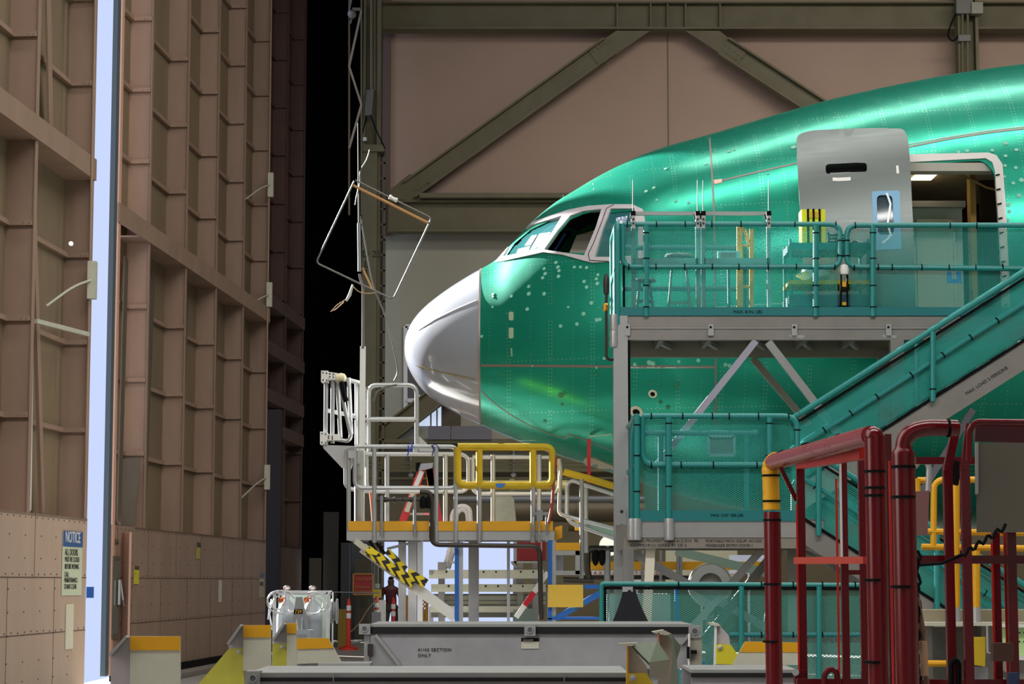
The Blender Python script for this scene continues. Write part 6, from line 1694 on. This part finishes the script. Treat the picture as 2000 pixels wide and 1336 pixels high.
# corner eye blocks and hinges
def eyeblock(cx, cy, w_, h, Y, parent, full=None):
    b = B(); b.pxplate([(cx - w_ / 2, cy - h / 2), (cx + w_ / 2, cy - h / 2), (cx + w_ / 2, cy + h / 2), (cx - w_ / 2, cy + h / 2)], Y - .03, .1); eb = b.build('eye_block', M_TOPW, parent, bevel=.006)
    p0 = P(cx, cy - 1, Y - .03); r = w_ * .29 * Y / F
    b = B(); b.lathe([(r, -.0), (r, -.008), (r * .8, -.008), (r * .78, .0)], p0, (0, 1, 0), 24); b.build('eye_ring', M_ALUB, eb)
    b = B(); b.lathe([(.001, -.006), (r * .78, -.006), (r * .78, 0)], p0, (0, 1, 0), 24); b.build('eye_hole', mat('hole_grey', rgb(96, 96, 100), .4, .4), eb)
eyeblock(712, 1229, 22, 20, TB, t1); eyeblock(1035, 1231, 22, 22, TB, t1); eyeblock(1357, 1234, 24, 24, TB, t1)
b = B(); b.pxplate([(711, 1240), (722, 1240), (722, 1300), (711, 1300)], TB, .15); b.build('end_post', M_TOPW, t1, bevel=.005)
b = B(); b.pxplate([(1347, 1246), (1371, 1246), (1371, 1300), (1347, 1300)], TB - .02, .15); b.build('end_post', mat('tool_beige_grey', rgb(140, 138, 126), .5), t1, bevel=.005)
b = B(); b.beam(P(734, 1240, TB - .01), P(780, 1299, TB - .01), .02, .025, up=(0, 1, 0)); b.build('gusset_edge', M_TOPW, t1)
B().pxplate([(724, 1241), (734, 1241), (780, 1300), (724, 1300)], TB - .004, .01).build('gusset', M_GREY, t1)
B().pxplate([(718, 1258), (728, 1258), (728, 1281), (718, 1281)], TB - .03, .03).build('hinge', M_DARK, t1, bevel=.003)
b = B(); b.pxplate([(1342, 1263), (1347, 1263), (1347, 1286), (1342, 1286)], TB - .06, .04).pxplate([(1350, 1270), (1361, 1270), (1361, 1277), (1350, 1277)], TB - .05, .03); b.build('latch', M_BLACK, t1, bevel=.003)
b = B(); b.tube([P(1346, 1238, TB - .04), P(1346, 1258, TB - .045), P(1345, 1288, TB - .04), P(1346, 1306, TB - .04)], .008, 8); b.build('latch_rod', M_WHITE, t1)
b = B(); b.beam(P(1330, 1258, TB - .01), P(1346, 1240, TB - .01), .02, .02, up=(0, 1, 0)); b.build('gusset_edge', M_TOPW, t1)
lettering('41/43 SECTION', P(816, 1272, TB + .002), .032, M_STEN, t1, space=1.15); lettering('ONLY', P(816, 1283, TB + .002), .032, M_STEN, t1, space=1.15)
RPL = B().pxplate([(1018, 1246), (1053, 1246), (1053, 1267), (1018, 1267)], TB, .004).build('rating_plate', mat('plate_pale', rgb(180, 180, 164), .5), t1)
B().pxplate([(1018, 1246), (1053, 1246), (1053, 1253), (1018, 1253)], TB - .002, .003).build('plate_header', M_BLACK, RPL)
lettering('DANGER', P(1022, 1252, TB - .004), .018, mat('plate_pale', (0, 0, 0, 1)), RPL)
# base rail of a second beam just behind bracket, left
t5 = thing('tooling_rail', 'low pale tooling rail running behind the yellow bracket and the foreground beam', 'rail', P(640, 1300, 15.5)); t5.location.z = 0
b = B(); a, c = P(566, 1300, 15.5), P(722, 1300, 15.5)
b.span(a.x, c.x, 15.5, 15.9, a.z - .03, a.z + .015); b.build('rail', M_TOPW, t5)
B().span(a.x, c.x, 15.49, 15.52, a.z - .05, a.z - .03).build('edge', M_PAD, t5)
B().beam((a.x + .05, 15.7, a.z - .03), (a.x + .05, 15.7, 0), .1, .1, up=(0, 1, 0)).build('foot', M_TOOLG, t5); B().beam((c.x - .1, 15.7, a.z - .03), (c.x - .1, 15.7, 0), .1, .1, up=(0, 1, 0)).build('foot', M_TOOLG, t5)

FB = 9.4
t2, z2, zs2, zb2 = beam_thing('tooling_beam', 'nearest grey tooling beam with black strip along the bottom edge of the view', 484, 1228, 1314, 1314, 1331, 1400, FB, .75, None)
eyeblock(494, 1326, 26, 30, FB, t2)
for px in (650, 1101): B().pxplate([(px, 1314), (px + 2, 1314), (px + 2, 1332), (px, 1332)], FB - .013, .01).build('strip_joint', M_TOPW, t2)
t3, z3, zs3, zb3 = beam_thing('tooling_beam', 'short grey tooling beam with black strip left of the red guard frame', 1350, 1560, 1308, 1308, 1323, 1400, 14.0, .8, None)
# brackets
def bracket(label, Y, front, band_h, side, tri=None, bolt=None, foot_z=0.0):
    t = thing('tooling_bracket', label, 'bracket', P((front[0] + front[2]) / 2, 1336, Y)); t.location.z = 0
    x0_, y0_, x1_, y1_ = front
    if len(front) == 4:
        poly = [(x0_, y0_), (x1_, y0_), (x1_, y1_), (x0_, y1_)]; bandp = [(x0_, y0_), (x1_, y0_), (x1_, y0_ + band_h), (x0_, y0_ + band_h)]
    b = B(); b.pxplate(poly, Y, .02); b.build('front_plate', M_CREAM, t, bevel=.002)
    B().pxplate(bandp, Y - .003, .004).build('top_band', M_YEL, t)
    if side:
        b = B(); b.pxplate(side, Y + .01, .03); b.build('side_plate', mat('side_lilac', rgb(176, 170, 172), .45, .1, .15), t, bevel=.003)
        e_ = sorted(side[:2], key=lambda q: q[0]); 
        b = B(); b.beam(P(*side[0], Y - .01), P(*side[1], Y - .01), .012, .06, up=(0, 1, 0)); b.build('folded_lip', M_ALU, t, bevel=.003)
    if tri: B().pxplate(tri, Y + .005, .02).build('gusset_plate', M_LEMON, t, bevel=.002)
    if bolt:
        p0 = P(*bolt, Y); b = B(); b.lathe([(.009, .0), (.010, -.005), (.005, -.007), (.002, -.008)], p0, (0, 1, 0), 14); b.build('bolt', M_ALUB, t)
    # stem to the floor
    xm = P((x0_ + x1_) / 2, y1_, Y).x
    B().beam((xm, Y + .05, P(0, y1_, Y).z), (xm, Y + .05, 0), .1, .08, up=(0, 1, 0)).build('stem', M_TOOLG, t)
    B().box((xm, Y + .05, .02), (.35, .3, .04)).build('foot_plate', M_TOOLG, t)
    return t
bracket('cream bracket plate with orange top band, leftmost in the foreground', 9.6, (254, 1243, 352, 1345), 27, [(216, 1280), (249, 1243), (254, 1243), (254, 1345), (216, 1345)])
bracket('tall cream bracket with orange band and pale yellow triangular gusset', 10.25, (475, 1221, 529, 1310), 24, [(446, 1258), (472, 1221), (476, 1221), (476, 1268), (447, 1268)], tri=[(447, 1267), (475, 1266), (478, 1345), (380, 1345)], bolt=(467, 1273))
br3 = bracket('narrow cream bracket with yellow side plate behind the tall one', 10.9, (560, 1217, 579, 1304), 20, [(534, 1251), (556, 1218), (561, 1218), (561, 1260), (534, 1260)], tri=[(532, 1257), (560, 1258), (560, 1304), (532, 1304)], bolt=(551, 1264))
wg = thing('tooling_wing', 'low cream wing plate with orange band sloping down at its right end', 'plate', P(620, 1300, 10.7)); wg.location.z = 0
b = B(); b.pxplate([(580, 1247), (641, 1246), (667, 1293), (580, 1297)], 11.2, .02); b.build('wing_plate', M_CREAM, wg, bevel=.002)
B().pxplate([(580, 1247), (641, 1246), (652, 1266), (580, 1268)], 11.197, .004).build('top_band', M_YEL, wg)
xm = P(600, 1300, 11.2).x; B().beam((xm, 11.25, P(0, 1296, 11.2).z), (xm, 11.25, 0), .1, .08, up=(0, 1, 0)).build('stem', M_TOOLG, wg)
# right hand brackets
bR = thing('tooling_bracket', 'white finned bracket with a yellow plate right of the long grey beam', 'bracket', P(1418, 1300, 15.3)); bR.location.z = 0
b = B(); b.pxplate([(1399, 1222), (1408, 1224), (1424, 1242), (1427, 1268), (1432, 1276), (1399, 1262)], 15.3, .02); b.build('fin', mat('side_lilac', (0, 0, 0, 1)), bR)
B().pxplate([(1396, 1220), (1400, 1220), (1399, 1298), (1394, 1298)], 15.28, .03).build('edge', M_WHITE, bR); B().pxplate([(1386, 1216), (1402, 1217), (1408, 1223), (1388, 1221)], 15.27, .2).build('top_flange', M_CREAM, bR)
B().pxplate([(1399, 1258), (1428, 1260), (1440, 1278), (1430, 1298), (1399, 1297)], 15.27, .02).build('yellow_plate', mat('acid_yellow', rgb(200, 190, 40), .5), bR)
p0 = P(1406, 1265, 15.27); B().lathe([(.014, 0), (.016, -.01), (.005, -.016)], p0, (0, 1, 0), 14).build('bolt', M_ALUB, bR)
xm = P(1410, 1298, 15.3).x; B().beam((xm, 15.4, P(0, 1298, 15.3).z), (xm, 15.4, 0), .1, .08, up=(0, 1, 0)).build('stem', M_TOOLG, bR)
wR = thing('tooling_wing', 'cream wing plate with yellow top band behind the left red post', 'plate', P(1470, 1300, 15.1)); wR.location.z = 0
b = B(); b.pxplate([(1455, 1253), (1560, 1255), (1560, 1299), (1430, 1299)], 15.1, .02); b.build('wing_plate', M_CREAM, wR, bevel=.002)
B().pxplate([(1455, 1253), (1560, 1255), (1560, 1274), (1444, 1274)], 15.097, .004).build('top_band', M_YEL, wR)
xm = P(1480, 1298, 15.1).x; B().beam((xm, 15.2, P(0, 1298, 15.1).z), (xm, 15.2, 0), .1, .08, up=(0, 1, 0)).build('stem', M_TOOLG, wR)
# near clamp with green grey hood
nb = thing('tooling_clamp', 'folded beige and green-grey clamp plates in front of the right end of the beams', 'clamp', P(1260, 1336, 9.3)); nb.location.z = 0
M_BEI = mat('beige_plate', rgb(150, 138, 122), .5, .05, .2, 4); M_GGR = mat('green_grey_plate', rgb(124, 136, 118), .45, .1, .25, 4)
b = B(); b.pxplate([(1225, 1258), (1232, 1260), (1262, 1300), (1275, 1345), (1224, 1345)], 9.2, .02); b.build('side_plate', M_BEI, nb, bevel=.002)
b = B(); a = [P(1232, 1258, 9.2), P(1284, 1252, 9.45), P(1308, 1288, 9.45), P(1268, 1294, 9.2)]; b.prism(a, (0, .01, -.012)); b.build('hood', M_GGR, nb)
b = B(); a = [P(1268, 1294, 9.2), P(1308, 1288, 9.45), P(1303, 1324, 9.45), P(1272, 1322, 9.2)]; b.prism(a, (0, .012, 0)); b.build('cheek_plate', mat('beige_grey_plate', rgb(140, 140, 122), .5, .05, .2), nb)
B().pxplate([(1225, 1258), (1228, 1258), (1227, 1345), (1223, 1345)], 9.19, .03).build('edge_strip', M_YEL, nb)
B().pxplate([(1226, 1315), (1262, 1315), (1282, 1345), (1226, 1345)], 9.19, .02).build('gusset_plate', mat('ochre_plate', rgb(188, 160, 30), .5), nb)
b = B(); b.pxplate([(1209, 1257), (1246, 1255), (1234, 1262), (1214, 1261)], 9.17, .06); b.build('top_lip', M_CREAM, nb, bevel=.003)
p0 = P(1236, 1324, 9.19); B().lathe([(.012, 0), (.014, -.01), (.004, -.014)], p0, (0, 1, 0), 14).build('bolt', M_ALUB, nb)
xm = P(1250, 1330, 9.3).x; B().beam((xm, 9.35, .8), (xm, 9.35, 0), .08, .08, up=(0, 1, 0)).build('stem', M_TOOLG, nb)
nc = thing('tooling_fin', 'tall curved grey-green fin plate rising beside the folded clamp', 'fin', P(1310, 1336, 9.9)); nc.location.z = 0
b = B(); b.pxplate([(1287, 1238), (1296, 1236), (1314, 1253), (1312, 1300), (1308, 1345), (1284, 1345), (1290, 1290)], 9.9, .02); b.build('inner_plate', M_BEI, nc, bevel=.002)
b = B(); a = [P(1296, 1231, 9.9), P(1312, 1240, 10.1), P(1330, 1262, 10.1), P(1322, 1290, 10.1), P(1326, 1345, 10.1), P(1308, 1345, 9.9), P(1312, 1292, 9.9), P(1310, 1256, 9.9)]; b.prism(a, (0, .012, 0)); b.build('outer_fin', M_GGR, nc, bevel=.002)
b = B(); b.pxplate([(1274, 1234), (1296, 1230), (1312, 1238), (1300, 1241), (1278, 1237)], 9.88, .08); b.build('top_lip', M_CREAM, nc, bevel=.004)
B().pxplate([(1285, 1236), (1288, 1236), (1286, 1262), (1284, 1258)], 9.88, .02).build('orange_edge', mat('orange_edge', rgb(190, 110, 50), .5), nc)
xm = P(1300, 1336, 10).x; B().beam((xm, 10.0, .85), (xm, 10.0, 0), .08, .08, up=(0, 1, 0)).build('stem', M_TOOLG, nc)

# ------------------------------------------------------------------ red guard frame at the right
rg_ = thing('red_guard_frame', 'dark red steel guard frame with foam-padded top pipes, nearest at the right', 'frame', P(1700, 1336, 11)); rg_.location.z = 0
M_RFOAM = mat('dark_red_foam', rgb(92, 2, 13), .22, 0, .2, 4)
M_PFOAM = mat('dusty_red_foam', rgb(132, 46, 52), .25, 0, .3, 5)
YA, YB, YC = 13.0, 10.75, 9.35
def down(px, y, Y):
    p = P(px, y, Y); return [p, Vector((p.x, Y, 0.02))]
rA = 16.5 * YA / F; rB_ = 20 * YB / F; rC = 22.5 * YC / F
p0 = P(1508, 1000, YA); B().tube([p0, Vector((p0.x, YA, 0.0))], rA, 24).build('padded_post', M_RFOAM, rg_)
B().tube([P(1507, 996, YA), P(1505, 928, YA), P(1504, 912, YA), P(1508, 903, YA - .02), P(1516, 897, YA - .06)], [rA * 1.0, rA * .98, rA * 1.02, rA, rA * .95], 24, .05).build('yellow_pad', M_YEL, rg_, smooth=60)
B().tube([P(1510, 903, YA - .03), P(1700, 850, YB + .02)], [rA * .98, rB_ * .95], 24).build('padded_rail', M_PFOAM, rg_)
B().lathe([(rB_ * .2, -rB_ * 1.0), (rB_ * .8, -rB_ * .6), (rB_ * 1.02, 0), (rB_ * .8, rB_ * .6), (rB_ * .3, rB_ * .95)], P(1706, 852, YB), (0, 0, 1), 28).build('elbow', M_RFOAM, rg_, smooth=70)
p0 = P(1708, 852, YB); B().tube([p0, Vector((p0.x, YB, 0.0))], rB_, 28).build('padded_post', M_RFOAM, rg_)
p0 = P(1764, 880, YC); B().tube([Vector((p0.x, YC, 0.0)), p0, P(1766, 858, YC), P(1782, 842, YC), P(1812, 835, YC), P(1868, 836, YC + .04)], [rC, rC, rC, rC * .95, rC * .78, rC * .72], 28, .05).build('padded_post', M_RFOAM, rg_, smooth=60)
b = B()
for (x, y, Y, r, ax) in ((1506, 929, YA, rA, 'v'), (1507, 979, YA, rA, 'v'), (1508, 1016, YA, rA, 'v'), (1508, 1141, YA, rA, 'v'), (1508, 1253, YA, rA, 'v'), (1708, 921, YB, rB_, 'v'), (1708, 953, YB, rB_, 'v'), (1708, 968, YB, rB_, 'v'), (1708, 1133, YB, rB_, 'v'), (1708, 1293, YB, rB_, 'v'), (1764, 912, YC, rC, 'v'), (1764, 971, YC, rC, 'v'), (1764, 1146, YC, rC, 'v'),
                     (1530, 897, YA - .25, rA, 's'), (1577, 884, YA - .8, rA * 1.05, 's'), (1641, 866, YB + .8, rB_ * .97, 's'), (1852, 836, YC + .03, rC * .74, 'h')):
    p0 = P(x, y, Y); a = {'v': Vector((0, 0, 1)), 'h': Vector((1, 0, 0)), 's': (P(1700, 850, YB) - P(1510, 903, YA)).normalized()}[ax]
    b.cyl(p0 - a * .006, p0 + a * .006, r + .004, 24)
b.build('foam_straps', M_BLACK, rg_, kind='stuff', label='black straps round the foam')
b = B(); h0 = P(1623, 868, 11.7); b.lathe([(.001, 0), (.022, .002), (.015, .006)], V3(h0, dy=-rB_ * .98), (0, -1, 0), 12); b.build('paint_spot', mat('pale_blue_spot', rgb(110, 150, 200), .5), rg_)
# square tube framework behind the padded pipes, thin strips painting its sunlit edges
def sq(a, c, Y, wpx, m=None, Y2=None, name='frame_tube', up=None):
    A = P(a[0], a[1], Y); C_ = P(c[0], c[1], Y2 or Y); w_ = wpx * Y / F
    return B().beam(A, C_, w_, w_, up=up or ((0, 1, 0) if abs(a[0] - c[0]) < abs(a[1] - c[1]) else (0, 0, 1))).build(name, m or M_RED, rg_, bevel=.004)
def sqv(px, y0_, Y, wpx, m=None, y1_=None):
    A = P(px, y0_, Y); z1_ = 0 if y1_ is None else P(px, y1_, Y).z; w_ = wpx * Y / F
    return B().beam(A, (A.x, Y, z1_), w_, w_, up=(0, 1, 0)).build('frame_tube', m or M_RED, rg_, bevel=.004)
sqv(1563, 908, 12.5, 15); sqv(1556, 985, 12.48, 3.5, M_ORED)  # thin orange strip paints the sunlit left edge of the tube
sq((1524, 912), (1556, 978), 12.6, 8)
sq((1565, 905), (1690, 884), 12.4, 22, M_ORED, 11.2, 'header_channel')
sqv(1646, 900, 11.9, 14); sqv(1641, 902, 11.85, 4, M_WHITE, 1090)  # narrow white strip paints the lit side of this upright
sqv(1633, 935, 12.2, 4, M_ORED)
sqv(1682, 892, 12.3, 14)
sq((1556, 1095), (1692, 1094), 12.3, 13, mat('coral_red', rgb(170, 58, 48), .4, coat=.2), 11.4, 'cross_bar')
sq((1646, 1118), (1682, 1118), 12.1, 9, None, None, 'cross_bar')
sq((1556, 1332), (1690, 1332), 12.0, 12, None, None, 'cross_bar')
tube_part('handle', rg_, [(1610, 1345), (1610, 1316), (1622, 1306), (1634, 1312), (1638, 1345)], 11.8, .016, M_RED, fr=.04)
b = B(); b.pxplate([(1553, 1310), (1572, 1308), (1572, 1336), (1553, 1336)], 12.4, .08); b.build('bracket', M_RED, rg_, bevel=.005)
B().cyl(P(1554, 1313, 12.4), P(1554, 1313, 12.3), .02, 10).build('bolt', M_ALUB, rg_)
sqv(1734, 848, 10.9, 12); sqv(1737, 900, 10.2, 4, M_ORED)
sqv(1850, 905, 10.6, 17); sqv(1884, 905, 10.4, 17)
sq((1866, 840), (1850, 918), 10.5, 16); sq((1893, 828), (1883, 918), 10.3, 14)
tube_part('top_loop', rg_, [(1893, 900), (1893, 840), (1905, 824), (2060, 826)], 10.0, 6.5 * 10 / F, M_RED, fr=.05)
B().pxplate([(1905, 828), (2060, 830), (2060, 866), (1905, 862)], 10.02, .03).build('top_panel', M_RED, rg_, bevel=.004)
sq((1788, 900), (1912, 900), 11.2, 14, None, None, 'cross_bar')
sq((1786, 1093), (2060, 1093), 10.7, 16, None, None, 'cross_bar')
sqv(1944, 1040, 10.9, 14); sqv(1937, 1060, 10.85, 4, M_ORED); sqv(1974, 1040, 10.7, 17); sqv(1962, 1040, 10.75, 5, M_ORED)
sq((1786, 1333), (2060, 1333), 10.8, 12, None, None, 'cross_bar')
B().pxplate([(1908, 866), (2060, 860), (2060, 1040), (1908, 1040)], 10.6, .01).build('grey_panel', mat('khaki_grey_panel', rgb(92, 88, 76), .55, 0, .15, 2), rg_, label='khaki grey sheet panel', bevel=.002)
B().pxplate([(1906, 864), (1911, 864), (1911, 965), (1906, 965)], 10.59, .02).build('panel_edge', M_ALU, rg_)
B().pxplate([(1786, 960), (1815, 958), (1812, 1045), (1786, 1045)], 11.6, .05).build('small_panel', mat('mauve_panel', rgb(128, 90, 88), .5), rg_, bevel=.004)
b = B(); b.pxplate([(1940, 1256), (1980, 1256), (1980, 1292), (1940, 1292)], 10.5, .06); b.build('brown_clamp', mat('brown_clamp', rgb(72, 44, 34), .7), rg_, bevel=.008)
b = B(); b.pxplate([(1970, 1315), (1990, 1313), (1990, 1340), (1970, 1340)], 10.45, .04); b.build('blue_bracket', mat('navy_bracket', rgb(30, 50, 84), .5), rg_, bevel=.004)
b = B(); b.pxplate([(1848, 895), (1856, 895), (1880, 905), (1872, 948), (1862, 945)], 10.7, .05); b.build('dark_socket', M_BLACK, rg_, bevel=.01)
b = B(); b.tube([P(1858, 1345, 10.45), P(1858, 1295, 10.45), P(1864, 1288, 10.45), P(1872, 1295, 10.45), P(1872, 1345, 10.45)], .014, 8, .03); b.build('black_handle', M_BLACK, rg_)
# black bundle of cables and a tan grip
cbn = thing('cable_bundle', 'bundle of black curly cables hanging beside the second thick red post', 'cable', P(1790, 1336, 9.6)); cbn.location.z = .6
b = B()
random.seed(11)
for j in range(4):
    pts = [P(1786 + 3 * j + 5 * math.sin(k * 1.7 + j * 2) - (0 if k > 8 else 2), 1075 + k * 12.5, 9.55 + .02 * j) for k in range(22)]
    b.tube(pts, .007, 6)
b.build('cable', M_BLACK, cbn)
b = B(); b.tube([P(1788, 1140, 9.6), P(1797, 1200, 9.6), P(1803, 1245, 9.6), P(1806, 1310, 9.6), P(1812, 1345, 9.6)], [.01, .012, .014, .016, .012], 10, .1); b.build('sleeve', mat('brown_sleeve', rgb(110, 80, 66), .6), cbn)
b = B(); b.tube([P(1803, 1252, 9.58), P(1806, 1320, 9.58)], .017, 12); b.build('tan_grip', mat('tan_grip', rgb(176, 140, 110), .6), cbn)
b = B(); b.pxplate([(1783, 1196), (1790, 1196), (1790, 1206), (1783, 1206)], 9.56, .02); b.build('orange_tag', M_YEL, cbn)
cc = B(); pts = [P(1880 + k * 4, 1083 - k * 2.6 + 6 * math.sin(k * 1.4), 10.2) for k in range(22)]; cc.tube([P(1785, 1104, 10.3), P(1840, 1100, 10.2)] + pts, .008, 6); cc.build('spiral_cable', M_BLACK, label='black curly cable strung across the red guard frame', cat='cable')
# ------------------------------------------------------------------ yellow railed cart behind the red frame
yc = thing('yellow_rail_stand', 'yellow tubular rail stand on a cream base behind the red guard frame', 'stand', P(1860, 1230, 15)); yc.location.z = 0
YY = 15.0
tube_part('rail', yc, [(1790, 935), (1790, 960)], YY, .028, M_YEL); tube_part('rail', yc, [(1792, 938), (1815, 938)], YY + .3, .022, M_YEL)
tube_part('rail', yc, [(1823, 1068), (1824, 948), (1836, 937), (1912, 937)], YY, .022, M_YEL, fr=.08)
for px in (1866, 1906):
    tube_part('post', yc, [(px, 940 if px < 1900 else 1075), (px, 1190)], YY, .03, M_YEL)
    tube_part('sleeve', yc, [(px, 1186), (px, 1216)], YY, .034, M_ALUB)
for y in (1038, 1068): tube_part('rail', yc, [(1800, y), (2060, y + 4)], YY, .022, M_YEL)
tube_part('rail', yc, [(1800, 1296), (1850, 1296)], YY, .022, M_YEL)
b = B(); a, c = P(1786, 1192, YY), P(2060, 1192, YY); b.span(a.x, c.x, YY + .1, YY + .6, P(0, 1220, YY).z, a.z); b.build('base_beam', mat('cream_grey_base', rgb(140, 132, 110), .55, 0, .3), yc, bevel=.01)
b = B(); b.span(a.x, c.x, YY - .1, YY + .6, P(0, 1222, YY).z, P(0, 1215, YY).z); b.build('base_plate', M_CREAM, yc)
for px in (1800, 1930, 2040): B().beam(P(px, 1222, YY + .3), (P(px, 1222, YY + .3).x, YY + .3, 0), .12, .12, up=(0, 1, 0)).build('leg', M_ALUD, yc)
B().pxplate([(1815, 1225), (1920, 1225), (1920, 1345), (1815, 1345)], YY + .5, .1).build('back_sheet', mat('scratched_grey', rgb(120, 122, 116), .45, .3, .4, 6), yc)
b = B(); b.pxplate([(1899, 1244), (1925, 1244), (1924, 1302), (1899, 1298)], YY - .15, .02); b.build('ochre_plate', mat('ochre_plate', (0, 0, 0, 1)), yc, label='ochre plate')
B().pxplate([(1901, 1302), (1930, 1304), (1930, 1345), (1901, 1345)], YY - .1, .05).build('grey_box', M_GREY, yc)
b = B(); b.tube([P(1945, 1221, YY - .2), P(1928, 1222, YY - .2), P(1929, 1275, YY - .2), P(1945, 1278, YY - .2)], .008, 8); b.build('wire_frame', M_ALUB, yc)
tube_part('grab_loop', yc, [(1786, 912), (1796, 900), (1808, 900), (1815, 912), (1813, 960)], YY - .3, .02, M_ALU, fr=.05)
gb = thing('green_panel', 'pale green drilled panel with white rim at the right edge behind the red frame', 'panel', P(1980, 1290, 14)); gb.location.z = 0
b = B(); b.pxplate([(1953, 1224), (2060, 1224), (2060, 1284), (1953, 1278)], 14, .02); b.build('panel', mat('pale_green_paint', rgb(178, 214, 150), .5), gb)
b = B()
for x in (1983, 1991, 2000):
    for y in (1236, 1253): p0 = P(x, y, 14); b.cyl(p0, V3(p0, dy=-.004), .005, 8)
b.build('drill_holes', M_BLACK, gb, kind='stuff')
B().pxplate([(1953, 1220), (2060, 1222), (2060, 1227), (1953, 1225)], 13.97, .1).pxplate([(1953, 1279), (2060, 1284), (2060, 1294), (1953, 1286)], 13.97, .1).build('rim', M_WHITE, gb)
B().beam(P(1990, 1290, 14.05), (P(1990, 1290, 14.05).x, 14.05, 0), .08, .08, up=(0, 1, 0)).build('leg', M_ALUD, gb)
